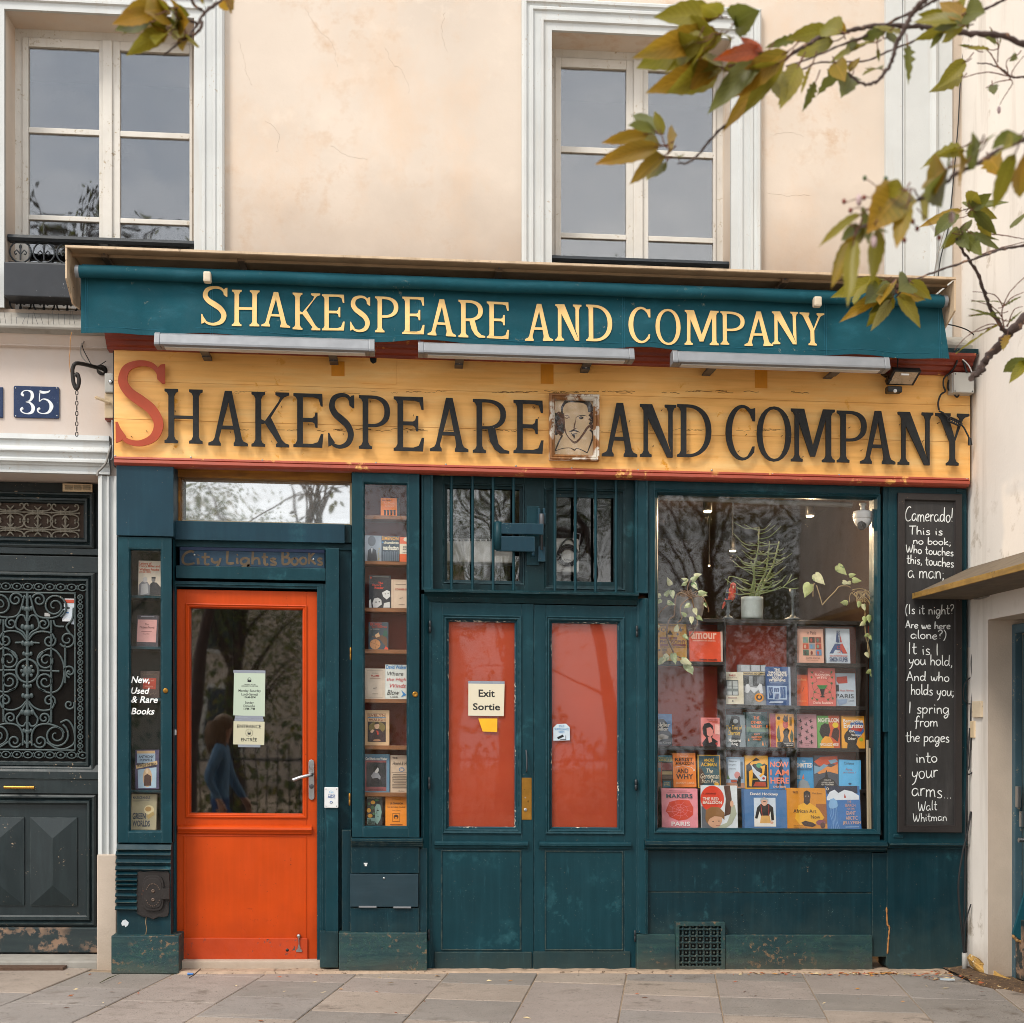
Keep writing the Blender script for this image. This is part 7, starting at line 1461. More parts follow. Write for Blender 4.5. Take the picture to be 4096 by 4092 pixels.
book('J',1148,1515,1472,1850,DB,'#d58c1e','ochre art book with a seated figure in a yellow jumper, front row',[('r',1380,1640,1472,1800,'#9a5a24'),('p',[(1215,1720),(1240,1650),(1290,1630),(1330,1630),(1400,1680),(1445,1750),(1400,1800),(1250,1810),(1210,1760)],'#e8ac20'),('p',[(1282,1630),(1286,1590),(1330,1590),(1332,1630),(1308,1650)],'#2c1a14'),('e',1310,1580,28,42,'#3a231a'),('p',[(1282,1580),(1284,1545),(1310,1532),(1336,1548),(1338,1570),(1310,1556)],'#14100e'),('e',1300,1578,4,3,'#d8c8b8'),('e',1322,1578,4,3,'#d8c8b8'),('p',[(1258,1790),(1290,1775),(1350,1790),(1380,1810),(1350,1825),(1280,1815)],'#3a231a'),('e',1415,1790,38,22,'#8a4a5a'),('e',1430,1812,20,24,'#5a3a34'),('t','African Art',1196,1682,1380,1712,'#2a1c10'),('t','Now',1336,1730,1410,1758,'#2a1c10'),('T','TATE',1194,1538,1236,1555,'#5a3410'),('t','Osei Bonsu',1352,1548,1428,1562,'#4a2c10'),('t','Fifty Pioneers',1196,1810,1270,1822,'#4a2c10'),('t','Defining African Art',1196,1826,1300,1838,'#4a2c10')],.04)
jf = [('r',1474,1500,1724,1560,'#1c2a44'),('p',[(1474,1590),(1500,1545),(1540,1528),(1570,1556),(1620,1530),(1680,1545),(1735,1580),(1735,1612),(1474,1612)],'#dbe4ec'),('p',[(1486,1650),(1500,1605),(1530,1595),(1556,1620),(1560,1660),(1545,1672),(1515,1680),(1492,1672)],'#7fb0da'),('p',[(1612,1595),(1620,1560),(1630,1595)],'#b03a24')]
for k in range(5): jf.append(('l',[(1500+12*k,1670),(1494+14*k,1720),(1508+10*k,1780),(1500+16*k,1840)],.002,'#8fbce0'))
book('J',1472,1502,1742,1850,DB+.012,'#2f72b4','deep blue book with a pale jellyfish below white icebergs, front row right',jf+[('t','THE',1636,1618,1668,1638,'#d8a070'),('t','SEARCH',1616,1644,1700,1668,'#d8a070'),('t','FOR THE',1630,1676,1692,1690,'#d8a070'),('t','GIANT',1622,1702,1700,1732,'#e0b088'),('t','ARCTIC',1618,1742,1712,1772,'#e0b088'),('t','JELLYFISH',1590,1782,1736,1814,'#e0b088'),('r',1612,1826,1720,1832,'#9ac0e0'),('e',1482,1520,10,11,'#e8dcc0'),('e',1482,1520,6,7,'#1c2a44')],.03,rot=1.2)
# tall showcase
TD = .06
book('E',940,266,1062,400,TD,'#f58220','orange paperback with black piano key shapes on the top shelf of the tall display',[('t','John Updike',950,276,1020,292,'#4a2008'),('t','The Music',950,296,1048,314,'#f8b070'),('t','School',975,318,1040,336,'#f8b070')]+[('r',965+k*24,360,980+k*24,398,'#1c1210') for k in range(4)]+[('e',972+k*24,362,10,5,'#1c1210') for k in range(4)],.025)
book('E',1000,262,1082,402,TD-.035,'#2a2624','dark book half hidden behind the orange paperback on the top shelf',[],.02)
book('E',814,548,946,742,TD-.01,'#a5b2bf','grey and white photographic book of a man in a suit beside the crime paperback',[('e',872,590,30,40,'#6a747e'),('p',[(838,740),(845,660),(872,640),(905,660),(915,740)],'#3c444c'),('p',[(865,645),(880,645),(874,690)],'#d8dde2'),('v','Tuards',918,640,934,738,'#c9b040')],.02)
book('E',946,550,1080,745,TD,'#33424f','dark blue paperback with amber capitals and a grid skyscraper',[('T','SIMENON',948,556,1074,584,'#e8a83a'),('T','chambres',962,592,1075,612,'#d8d2b8'),('T','manhattan',958,622,1074,660,'#e0dcc8'),('e',955,600,6,6,'#3a8ac0')]+[('r',955+k*14,668+(k % 2)*4,965+k*14,742,'#5f6f7c') for k in range(9)],.022)
book('E',1083,560,1190,748,TD,'#e8662a','orange and cream paperback cut off by the right side of the tall display',[('r',1083,612,1190,690,'#e6d8bc'),('T','DECLINE',1110,630,1178,642,'#2a1c14'),('T','AND FALL',1106,648,1180,660,'#2a1c14'),('e',1132,578,20,16,'#e6d8bc'),('i','penguin',1104,672,1160,684,'#2a1c14')],.02)
book('E',850,848,1016,1095,TD,'#20242b','black book with red title and white high contrast faces',[('T','The',920,898,958,915,'#e0482a'),('T','Encore',878,914,944,930,'#e0482a'),('T','Reader',894,934,962,952,'#e0482a'),('p',[(950,980),(985,960),(1008,970),(1012,1010),(985,1032),(958,1010)],'#d8d8d4'),('p',[(878,1060),(890,1025),(920,1018),(945,1035),(948,1070),(915,1094),(885,1094)],'#d8d8d4'),('p',[(852,1040),(866,1030),(872,1094),(852,1094)],'#d8d8d4'),('p',[(965,1060),(1008,1050),(1010,1094),(960,1094)],'#c9c9c4'),('e',905,1052,7,4,K0),('e',930,1050,6,4,K0),('e',975,990,5,3,K0),('e',996,985,5,3,K0),('r',878,858,1000,862,'#8d8d88'),('e',866,866,6,9,'#c0402a')],.03)
book('E',1020,881,1185,1097,TD,'#d6bea4','cream french paperback with ruled border, right of the black faces book',[('T','COURRIER SUD',1050,948,1152,962,'#b03a24'),('r',1032,890,1034,1088,'#b06a4a'),('r',1032,890,1175,892,'#b06a4a'),('i','nrf',1082,1014,1106,1028,'#3a3430'),('r',1052,915,1130,919,'#8a7a68'),('r',1075,1068,1120,1071,'#8a7a68')],.02)
book('E',848,1202,998,1410,TD,'#3c4c56','old adventure book with red title and a brown leather football',[('e',898,1370,40,38,'#d0925a'),('l',[(865,1355),(900,1368),(935,1385)],.0015,'#6a3c1c'),('l',[(895,1332),(905,1370),(898,1406)],.0015,'#6a3c1c'),('p',[(870,1310),(960,1300),(990,1330),(990,1400),(940,1340)],'#6a4a34'),('p',[(895,1300),(925,1280),(935,1310),(905,1320)],'#d8b080'),('p',[(955,1310),(965,1260),(988,1270),(992,1310)],'#2a5a4a'),('T','ECHEC',862,1206,948,1228,'#d8482a'),('T','AU FORTIN',872,1234,984,1246,'#c0401f'),('t','par YVES DERMEZE',865,1252,930,1260,W),('p',[(965,1408),(978,1385),(996,1400),(996,1410)],'#d8482a')],.02)
book('E',823,1552,972,1783,TD,'#d2c3af','cream ruled french paperback with a small red title, left of the lettered white novel',[('T','PLUME',868,1600,930,1614,'#b03a2a'),('t','HENRI MICHAUX',872,1584,922,1590,'#4a4038'),('i','nrf',884,1692,910,1708,'#3a3430'),('r',836,1566,838,1770,'#a89a8a'),('r',956,1566,958,1770,'#a89a8a'),('r',836,1566,958,1568,'#a89a8a'),('r',836,1768,958,1770,'#a89a8a'),('r',858,1624,938,1628,'#b08a78'),('r',878,1742,920,1745,'#8a7a68')],.02)
book('E',974,1523,1142,1783,TD,'#d6dbd3','white novel with brush lettering in blue, black and red and a blue arrow',[('T','David Walker',982,1526,1136,1556,'#2f86c4'),('i','Where',990,1576,1110,1606,K0),('i','the High',986,1622,1132,1654,'#c4343a'),('i','Winds',1008,1668,1130,1698,'#c4343a'),('i','Blow',988,1714,1082,1752,K0),('p',[(1095,1714),(1134,1752),(1092,1770),(1108,1748)],'#2f86c4'),('T','A NOVEL',1010,1762,1072,1773,'#2a2a2a')],.03)
book('MC',106,645,368,1024,TD,'#cfad84','tan biography with a painted seated man and red tie',[('r',135,680,330,985,'#3a2c26'),('r',138,682,328,768,'#d8b890'),('T','EVELYN',144,686,324,714,'#8a4a2a'),('T','WAUGH',146,734,324,764,'#8a4a2a'),('r',138,718,328,730,'#6a88a0'),('e',235,830,90,62,'#7a6a34'),('p',[(150,985),(165,890),(215,840),(270,850),(318,910),(320,985)],'#3a2428'),('e',234,812,27,36,'#d8b090'),('p',[(206,800),(215,775),(250,772),(264,800),(250,792)],'#3a2a20'),('p',[(228,862),(248,868),(256,905),(240,910)],'#c43a24'),('p',[(160,880),(185,850),(208,862),(185,890)],'#d8b090'),('e',235,968,40,12,'#b08060')],.03)
book('MC',99,1116,370,1528,TD,'#5f8398','blue and dull red biography with a black and white engraving of a man',[('r',108,1185,336,1512,'#8a4a4a'),('r',122,1206,332,1468,'#2c2e32'),('p',[(170,1350),(200,1310),(250,1320),(275,1360),(270,1390),(225,1375),(190,1380)],'#9a9ca0'),('e',228,1285,26,36,'#d4d2cc'),('p',[(196,1290),(200,1248),(235,1235),(262,1262),(240,1262),(220,1290),(206,1312)],'#101114'),('p',[(160,1460),(175,1380),(240,1370),(280,1400),(300,1460)],'#16171a'),('T','Carl Maria von Weber',112,1152,346,1180,'#e2ddd0'),('t','JOHN WARRACK',144,1488,306,1508,'#5a2a2a')],.03)
book('MC',380,1130,600,1535,TD,'#c9b197','buff literary journal with a list of small print, right of the engraved portrait',[('T','THE',400,1150,456,1166,'#3a3430'),('i','Hound & Horn',402,1196,596,1236,'#2c2a2a'),('e',500,1282,30,24,'#5a7a98'),('e',500,1282,22,17,'#c9b197'),('l',[(470,1300),(500,1270),(535,1290)],.002,'#5a7a98'),('r',392,1314,592,1317,'#4a4038')]+rows(394,1332,590,1490,9,'#6a5c4e',.35)+[('i','Fifty Cents',466,1504,530,1524,'#3a3430')],.02)
book('MC',126,1573,292,1882,TD,'#20272a','dark book with a sea green face among orange apples and leaves',[('p',[(210,1690),(235,1650),(270,1660),(286,1740),(270,1820),(240,1870),(210,1840),(215,1760)],'#8ab0a4'),('r',130,1800,214,1872,'#8ab0a4'),('e',192,1635,24,20,'#e8a83a'),('e',148,1720,22,24,'#e8a83a'),('e',162,1778,26,20,'#e8a83a'),('e',232,1612,24,12,'#3a6a44'),('e',186,1690,20,22,'#3a6a44'),('e',204,1756,16,14,'#4a7a54'),('e',150,1650,14,16,'#3a6a44'),('e',244,1722,12,5,K0),('l',[(240,1700),(232,1752),(248,1760)],.002,K0),('r',238,1786,258,1790,K0),('T','EUDORA WELTY',132,1578,284,1594,'#c9c4b0'),('T','THE',134,1816,172,1832,K0),('T','GOLDEN',134,1834,216,1850,K0),('T','APPLES',134,1852,212,1868,K0)],.03)
book('MC',326,1571,600,1886,TD,'#f2921e','bright orange french booklet with a small black woodcut square',[('t','GASTON COUTÉ',396,1592,490,1604,'#8a4a10'),('T','LA CHANSON',376,1636,512,1656,'#5a3010'),('T',"GAS QU'A MAL TOURNÉ",346,1676,540,1692,'#5a3010'),('t','Poèmes et Chansons',400,1714,486,1724,'#5a3010'),('r',402,1752,482,1842,'#4a2a10'),('r',406,1756,478,1838,'#f2921e'),('e',440,1790,26,24,'#4a2a10'),('e',440,1800,14,10,'#f2921e'),('r',376,1868,510,1876,'#8a4a10')],.02)
# narrow showcase
ND = .08
book('C',1040,738,1240,1002,ND,'#d6c9b5','cream book with orange title and two seated men in a black and white photograph',[('T','Letters of',1048,748,1138,768,'#c4501c'),('T','Henry Miller and',1048,770,1202,792,'#c4501c'),('T','Wallace Fowlie',1048,796,1196,814,'#c4501c'),('T','(1943-1972)',1048,818,1136,834,'#c4501c'),('p',[(1042,1000),(1046,920),(1070,895),(1110,900),(1132,930),(1136,1000)],'#77777a'),('p',[(1060,1000),(1066,915),(1110,910),(1118,985)],'#a9a9a8'),('e',1092,882,17,22,'#b9b5b0'),('p',[(1128,1000),(1130,915),(1150,900),(1180,905),(1212,940),(1216,1000)],'#2c2c2e'),('e',1155,882,15,19,'#7a7672'),('r',1140,862,1172,874,'#2c2c2e')],.025)
book('C',1028,1150,1192,1388,ND,'#3a3840','dark grey cloth book with a pale pink paper label',[('p',[(1036,1182),(1180,1184),(1174,1356),(1030,1352)],'#d8a09a'),('t','The',1090,1212,1118,1226,'#5a2c2c'),('t','Modern Novel',1052,1232,1160,1250,'#5a2c2c'),('r',1064,1273,1146,1276,'#7a4040'),('t','PAUL WEST',1076,1288,1126,1296,'#7a4040'),('r',1058,1158,1160,1164,'#8a8890')],.035)
book('C',1056,1572,1200,1778,ND,'#4d3c35','brown ornamented book with a red label behind the white window lettering',[('p',[(1078,1622),(1176,1626),(1172,1710),(1074,1704)],'#b5402a'),('i','Deep and',1100,1636,1156,1652,'#e0a890'),('i','William Hazlitt',1090,1682,1152,1694,'#e0a890')]+[('l',[(1066+s*0,1590),(1090,1582),(1080,1602),(1110,1600)],.0015,'#8a7662') for s in (1,)]+[('l',[(1070+k*14,1590+(k % 2)*12),(1082+k*14,1605-(k % 2)*12)],.0018,'#8a7662') for k in range(8)]+[('l',[(1070+k*14,1730+(k % 2)*18),(1082+k*14,1755-(k % 2)*18)],.0018,'#8a7662') for k in range(8)],.03)
book('D',876,162,1030,418,ND,'#4c4768','purple patterned memoir with a sepia oval portrait, slightly tilted',[('r',888,180,1006,250,'#9fb6c8'),('r',886,168,1004,186,'#c9a878'),('T','ANTHONY',898,198,996,216,'#24364a'),('T','POWELL',906,220,990,236,'#24364a'),('p',[(880,262),(1018,234),(1020,258),(884,284)],'#d8ba84'),('p',[(892,290),(1014,276),(1012,408),(896,410)],'#a9c4d4'),('e',955,342,30,62,'#cfae88'),('p',[(932,395),(935,330),(955,318),(978,332),(980,395)],'#4a2a1c'),('e',952,300,10,13,'#e0c8a8'),('T','INFANTS OF THE SPRING',888,246,1012,272,'#2a2018')],.03,rot=1.)
book('D',848,449,1012,678,ND,'#ada383','grey green dust jacket with blocky navy letters and a pale globe',[('T','MAURICE HINDUS',858,462,970,480,'#2a3a4c'),('e',963,550,32,30,'#d8c89a'),('e',958,545,20,16,'#b08a50'),('p',[(945,590),(990,560),(1000,580),(960,610)],'#b59a60'),('T','GREEN',858,570,942,610,'#2a3a4c'),('T','WORLDS',858,618,970,658,'#2a3a4c'),('r',860,486,965,489,'#6a6a60'),('r',860,492,900,495,'#6a6a60')],.03)

# ---------------------------------------------------------------- plants and ornaments on the top shelf
ZD = -.23
POTHOS = [mat('cream variegated leaf','#cfcda0',.5,var=.2,vs_=30,chips=[('#4f7a38',30,.5,.58,9,.4,.5)]),mat('green variegated leaf','#9aa872',.5,var=.2,vs_=30,chips=[('#c9cda0',30,.52,.58,9,.42,.5)])]
VINE = mat('brown vine stem','#7a5a3c',.7,var=.15)
def heart(mb,u,v,d,L_,a,tilt=.4,wd=.66):
    """heart shaped leaf hanging from (u, v), tip at angle a (radians, 0 = right)"""
    ca,sa = math.cos(a),math.sin(a); out_ = []
    prof = [(-.10,.16),(-.06,.34),(.08,.47),(.25,.5),(.45,.42),(.65,.28),(.85,.1),(1,0)]
    pts = [(-.02,0)]+[(x,y*wd) for x,y in prof]+[(x,-y*wd) for x,y in prof[-2::-1]]
    vs_ = []
    for x,y in pts:
        vs_.append((u+(x*ca-y*sa)*L_,v+(x*sa+y*ca)*L_,d+L_*(tilt*x*.5-.55*abs(y)+.12)))
    mid = [(u+x*ca*L_,v+x*sa*L_,d+L_*(tilt*x*.5+.12)) for x in (.2,.5,.78)]
    n = len(pts); vs_ += mid; h = 8
    fs = []
    up = list(range(0,9)); dn = [0]+list(range(n-1,7,-1))
    for side in (up,dn):
        fs += [(side[0],side[1],side[2],side[3],n),(side[3],side[4],n),(n,side[4],side[5],n+1),(n+1,side[5],side[6],n+2),(n+2,side[6],side[7]),(n+2,side[7],8)]
    mb.add(vs_,fs,True)
def pot_lathe(f,x0,x1,y0,y1,d,rib=0,taper=.9,lip=0):
    u0,u1 = UV(f,x0,y0,d)[0],UV(f,x1,y0,d)[0]; va,vb = UV(f,(x0+x1)/2,y0,d)[1],UV(f,(x0+x1)/2,y1,d)[1]
    r = (u1-u0)/2; c = (u0+u1)/2; p = []; n = 30 if rib else 8
    for i in range(n+1):
        t = i/n; rr_ = r*(taper+(1-taper)*min(1,t*2.2))*(1-.02*(rib and i % 2))
        if lip and t > .80: rr_ = r*(1 if i % 2 else 1.0) if t > .86 else r*.93
        p.append((rr_,vb+(va-vb)*t))
    p += [(r*.93,va),(r*.9,va-.03)]
    return MB().lathe(c,d-r*.0,[(p[0][0]*.9,vb-.0005)]+p,28),c,va,r
t = thing('potted_vine','trailing vine with pale heart leaves in a ribbed grey pot above the yellow book','plant',(*UV('I',455,1100,ZD),ZD))
pm,pc,pv,pr2 = pot_lathe('I',357,555,950,1100,ZD,rib=1,taper=.82); build('pot',pm,mat('ribbed grey pot','#8d8884',.6,var=.06),t)
sm_ = MB()
sp_ = lambda pts,r,d=ZD+.12: sm_.tube(spline([(*UV('I',x,y,d),d) for x,y in pts],5),r,6)
sp_([(470,960),(400,920),(360,945),(350,1020),(345,1080),(310,1110),(295,1180),(300,1240),(330,1310),(350,1360)],.006)
sp_([(460,955),(400,1000),(390,1060),(400,1100),(370,1130)],.005); sp_([(480,950),(540,945),(570,985),(590,1040),(585,1055)],.004); sp_([(470,955),(490,1040),(510,1130),(470,1210),(430,1250)],.004)
sp_([(350,1000),(300,1010),(250,1050),(232,1090)],.004); sp_([(450,950),(440,900),(450,850),(480,810)],.004); sp_([(445,1180),(500,1160),(515,1140)],.003); sp_([(350,1360),(400,1380),(440,1400)],.004)
for k in range(22): x = rnd.uniform(400,520); sp_([(x,950),(x+rnd.uniform(-40,40),915+rnd.uniform(-20,30)),(x+rnd.uniform(-50,50),945)],.0022)
build('stems',sm_,VINE,t)
for k,(x,y,L_,a) in enumerate(((322,862,64,120),(330,905,66,-85),(250,935,52,200),(285,940,55,60),(300,985,60,-20),(255,970,48,-140),(440,835,54,160),(470,830,60,30),(480,850,62,-60),(430,850,46,-150),(490,800,56,15),(520,920,66,0),(540,930,44,-10),(455,1000,56,215),(490,1030,58,-75),(430,1080,50,150),(470,1090,58,-95),(510,1085,52,-40),(300,1360,78,230),(340,1350,84,-80),(400,1390,84,-25),(430,1420,95,-60),(360,1190,60,80),(415,1215,52,-50),(560,990,40,-70),(270,1385,70,225),(240,1160,40,150),(465,1440,46,-70))):
    d = ZD+.13+.02*(k % 3) if y < 1120 else DS+.06+.012*(k % 3)
    u,v = UV('I',x,y,d); m = MB(); heart(m,u,v,d,L_/1000*.92,R(a)); build('leaf',m,POTHOS[k % 2],t)
t = thing('cactus_plant','tall pencil cactus of thin green sticks in a pale stoneware jar','plant',(*UV('I',896,1106,ZD),ZD))
pm,pc,pv,pr2 = pot_lathe('I',820,972,950,1104,ZD,taper=.96,lip=1); build('jar',pm,mat('pale stoneware glaze','#a3aca8',.35,var=.1,vs_=9),t)
cs = MB(); base = [(885,960),(905,960),(925,965),(935,955)]
tr_ = [[(895,970),(910,860),(905,740),(930,620),(935,460)],[(915,965),(940,880),(985,780),(1000,680),(1010,560)],[(930,965),(980,850),(1040,720),(1080,560)],[(880,965),(890,900),(905,800),(880,700)]]
for p in tr_: cs.tube(spline([(*UV('I',x,y,ZD),ZD+.01*i) for i,(x,y) in enumerate(p)],5),[.010-.0075*min(1,i/20) for i in range(5*(len(p)-1)+1)],6)
r2 = random.Random(3)
for k in range(78):
    p = r2.choice(tr_); i = r2.randrange(len(p)-1); tt = r2.random(); x = p[i][0]+(p[i+1][0]-p[i][0])*tt; y = p[i][1]+(p[i+1][1]-p[i][1])*tt
    if y > 930: continue
    s = r2.choice((-1,1)); ln = r2.uniform(50,190); up = r2.uniform(.1,1.1); dz = r2.uniform(-.06,.1)
    pts = [(x,y,ZD+.02),(x+s*ln*.5,y-ln*.12*up+r2.uniform(-6,14),ZD+.02+dz*.5),(x+s*ln,y-ln*.5*up,ZD+.02+dz)]
    cs.tube(spline([(*UV('I',a,b,c),c) for a,b,c in pts],4),[.0038,.0037,.0036,.0035,.0033,.003,.0028,.0025,.002],5)
for p in ([(890,960),(910,990),(930,1025)],[(880,965),(870,1000),(876,1022)],[(870,835),(800,815),(735,805),(725,860)],[(940,930),(1020,910),(1110,880),(1150,840),(1175,790)],[(1110,880),(1180,890),(1222,885)],[(1120,870),(1180,830),(1215,815)]): cs.tube(spline([(*UV('I',a,b,ZD+.05),ZD+.05) for a,b in p],4),.0033,5)
build('stems',cs,mat('grey green cactus','#7d8a5a',.6,var=.2,vs_=14),t)
t = thing('candlestick','dark turned candlestick under the red parrot','candlestick',(*UV('I',727,1105,ZD),ZD)); cu,_ = UV('I',727,1000,ZD); cvv = lambda y: UV('I',727,y,ZD)[1]
PEWTER = mat('dark pewter','#4c5356',.45,.5,var=.1)
build('stick',MB().lathe(cu,ZD,[(0.0374,cvv(1106)),(0.0374,cvv(1098)),(0.0306,cvv(1090)),(0.0136,cvv(1080)),(0.0102,cvv(1060)),(0.0170,cvv(1050)),(0.0119,cvv(1040)),(0.0102,cvv(1010)),(0.0187,cvv(1000)),(0.0136,cvv(990)),(0.0272,cvv(978)),(0.0289,cvv(970)),(0.0068,cvv(968))],18),PEWTER,t)
t = thing('parrot_figure','small red stuffed parrot with blue wings perched on the dark candlestick','parrot',(*UV('I',745,970,ZD),ZD))
RED = mat('red feathers','#b83a1e',.8,var=.25,vs_=40,bump=.5,bs=90,chips=[('#d8702a',40,.55,.62,12,.45,.55)])
b_ = MB(); ax_ = [(760,868,.017),(760,886,.021),(755,912,.030),(748,938,.033),(738,962,.025),(724,990,.010)]
b_.tube(spline([(*UV('I',x,y,ZD),ZD) for x,y,r in ax_],4),[a for i in range(5) for a in [ax_[i][2]+(ax_[i+1][2]-ax_[i][2])*k/4 for k in range(4)]]+[.004],10); b_.ball((*UV('I',761,868,ZD),ZD+.006),.021,14,10)
build('body',b_,RED,t)
build('beak',MB().tube([(*UV('I',762,874,ZD+.015),ZD+.024),(*UV('I',763,882,ZD+.03),ZD+.032),(*UV('I',763,891,ZD+.03),ZD+.026)],[.006,.0055,.0015],8),mat('horn beak','#d0b088',.5),t)
for s,x in ((1,745),(-1,768)): build('wing',MB().ball((*UV('I',722 if s == 1 else 786,930,ZD),ZD),.032,10,8,(.4,1.3,.7)),mat('slate blue wing','#35384a',.7,var=.3,vs_=50),t)
build('tail',MB().tube([(*UV('I',720,960,ZD),ZD-.01),(*UV('I',700,1005,ZD),ZD-.015),(*UV('I',690,1030,ZD),ZD-.016)],[.012,.008,.004],6),RED,t)
for x in (755,770): build('eye',MB().ball((*UV('I',x,866,ZD+.012),ZD+.025),.003,8,6),BLACKPLASTIC,t)
t = thing('candle_stand','grey pewter candle stand with a wide foot, right of the stoneware jar','candlestick',(*UV('I',1183,1108,ZD),ZD)); cu,_ = UV('I',1183,1000,ZD); cvv = lambda y: UV('I',1183,y,ZD)[1]
build('stand',MB().lathe(cu,ZD,[(0.0612,cvv(1110)),(0.0578,cvv(1102)),(0.0238,cvv(1088)),(0.0119,cvv(1070)),(0.0102,cvv(980)),(0.0153,cvv(970)),(0.0102,cvv(955)),(0.0204,cvv(930)),(0.0238,cvv(895)),(0.0068,cvv(893))],18),PEWTER,t)
t = thing('swiss_cheese_vine','pale trailing vine with pierced leaves hanging down the right side of the big window','plant',(*UV('I',1640,1080,ZD),ZD))
MON = mat('pierced pale leaf','#a3ad6c',.5,var=.2,vs_=30,chips=[('#4f6a38',24,.56,.6,9,.4,.5)])
sm_ = MB()
for p in ([(1390,1005),(1430,960),(1480,910),(1510,875),(1560,870),(1590,880)],[(1350,865),(1370,930),(1390,1000)],[(1600,900),(1650,890),(1700,900),(1740,940)],[(1600,920),(1640,960),(1690,1040),(1690,1120),(1700,1240),(1720,1300),(1735,1420)],[(1650,920),(1720,980),(1740,1080),(1730,1200),(1710,1290),(1730,1380)],[(1690,900),(1730,960),(1745,1060)],[(1325,945),(1328,880),(1335,850)]):
    sm_.tube(spline([(*UV('I',x,y,ZD+.15),ZD+.15) for x,y in p],5),.0038,5)
for k in range(16): x = rnd.uniform(1610,1740); sm_.tube(spline([(*UV('I',x,905,ZD+.14),ZD+.14),(*UV('I',x+rnd.uniform(-50,30),930,ZD+.15),ZD+.15),(*UV('I',x+rnd.uniform(-40,40),985,ZD+.15),ZD+.15)],4),.002,4)
build('stems',sm_,mat('pale vine stem','#a08a60',.7),t)
for k,(x,y,L_,a) in enumerate(((1340,790,105,-50),(1300,860,118,-115),(1495,730,96,-50),(1535,840,52,-20),(1580,800,50,15),(1600,830,66,-8),(1590,845,44,200),(1565,990,62,180),(1650,985,52,-110),(1680,1000,54,-80),(1690,1090,56,-100),(1720,1080,62,-100),(1690,1130,54,-150),(1715,1215,44,200),(1720,1225,40,-60),(1700,1340,46,-70),(1735,1470,56,200),(1740,1490,48,-80))):
    u,v = UV('I',x,y,ZD+.16); m = MB(); heart(m,u,v,ZD+.16+.008*(k % 3),L_/1000*.92,R(a),wd=.72); build('leaf',m,MON if k % 3 else POTHOS[0],t)
tb = thing('paper_roll','pale rolled paper tubes standing behind the right edge of the big window glass','paper roll',(*UV('J',1800,1840,.0),0))
for x,y0 in ((1796,1125),(1812,1190)): u,v0 = UV('J',x,1845,.0); build('roll',MB().tube([(u,v0,.0),(UV('J',x,y0,0)[0],UV('J',x,y0,0)[1],-.02)],.010,10),mat('buff paper roll','#b0a084',.8,var=.1),tb)
# ================================================================ pavement
def struct(o): o['kind'] = 'structure'; return o
FL = [mat('granite flagstone '+n,c,.85,var=.10,vs_=3.2,bump=.45,bs=160,spec=.25,chips=[('#554d46',260,.56,.64,60,.38,.5),('#b0a494',190,.60,.68,50,.42,.52),('#665c52',6,.54,.70,1.3,.46,.62),('#4f4740',70,.58,.66,14,.45,.58),('#49433d',17,.68,.70,2.4,.42,.5)],streak=('#c9bcaa',(1.5,5,1),.60,.78,.35)) for n,c in (('a','#948981'),('b','#878079'),('c','#9a8d81'),('d','#8b847e'))]
GA = R(-10.5); gc,gs = math.cos(GA),math.sin(GA)
r3 = random.Random(11); m = MB(); m.raw = True; wdt = .585
for i in range(-14,20):
    y = -13+r3.uniform(0,.6)
    while y < 1.0:
        ln = r3.choice((.5,.62,.75,.9,.55)); a0,a1 = i*wdt+.0035,(i+1)*wdt-.0035; b0,b1 = y+.0035+r3.uniform(0,.003),y+ln-.0035; y += ln
        cx,cy = (a0+a1)/2,(b0+b1)/2; X,Y = cx*gc-cy*gs-.28,cx*gs+cy*gc
        if not (-7 < X < 6 and -12.5 < Y < .2) or Y > -.05 and X > -2.2: pass
        if not (-7 < X < 6 and -12.5 < Y < .2): continue
        m.use(r3.choice(FL)); h = r3.uniform(-.003,.002); tx,ty_ = r3.uniform(-.004,.004),r3.uniform(-.003,.003)
        vs_ = []
        for e,dz in ((0,-.07),(0,-.004),(.005,0)):
            for px,py in ((a0+e,b0+e),(a1-e,b0+e),(a1-e,b1-e),(a0+e,b1-e)):
                gx,gy = px*gc-py*gs-.28,px*gs+py*gc; vs_.append((gx,gy,-SLOPE*gx+dz+h+tx*(px-cx)+ty_*(py-cy)))
        m.add(vs_,[(0,1,5,4),(1,2,6,5),(2,3,7,6),(3,0,4,7),(4,5,9,8),(5,6,10,9),(6,7,11,10),(7,4,8,11),(8,9,10,11)])
struct(build('pavement',m,None))
m = MB(); m.add([(-60,-.007,-.6),(60,-.007,-.6),(60,-.007,60),(-60,-.007,60)],[(0,1,2,3)])
struct(build('ground',m,mat('sandy joint dirt','#94806a',.95,var=.25,vs_=12,bump=.6,bs=90)))
# strip of mortar and dirt along the foot of the shop
m = MB(); n = 90; ua_,ub_ = UV('D',1130,1600,.2)[0]+.02,UV('L',640,1600,.2)[0]; vs_ = []
for i in range(n+1):
    u = ua_+(ub_-ua_)*i/n; w_ = .245+.016*mnoise.noise(Vector((u*6,0,0)))+.012*mnoise.noise(Vector((u*23,3,0)))
    vs_ += [(u,.012+.01*mnoise.noise(Vector((u*9,7,0))),.06),(u,.012+.006*mnoise.noise(Vector((u*17,2,0))),w_-.03),(u,-.006,w_)]
struct(build('mortar_strip',m.add(vs_,[(3*i+k,3*i+3+k,3*i+4+k,3*i+1+k) for i in range(n) for k in range(2)]),mat('crumbly mortar','#a58f7a',.95,var=.2,vs_=15,bump=.8,bs=70,chips=[('#5e4c3c',30,.55,.62,6,.45,.55)])))
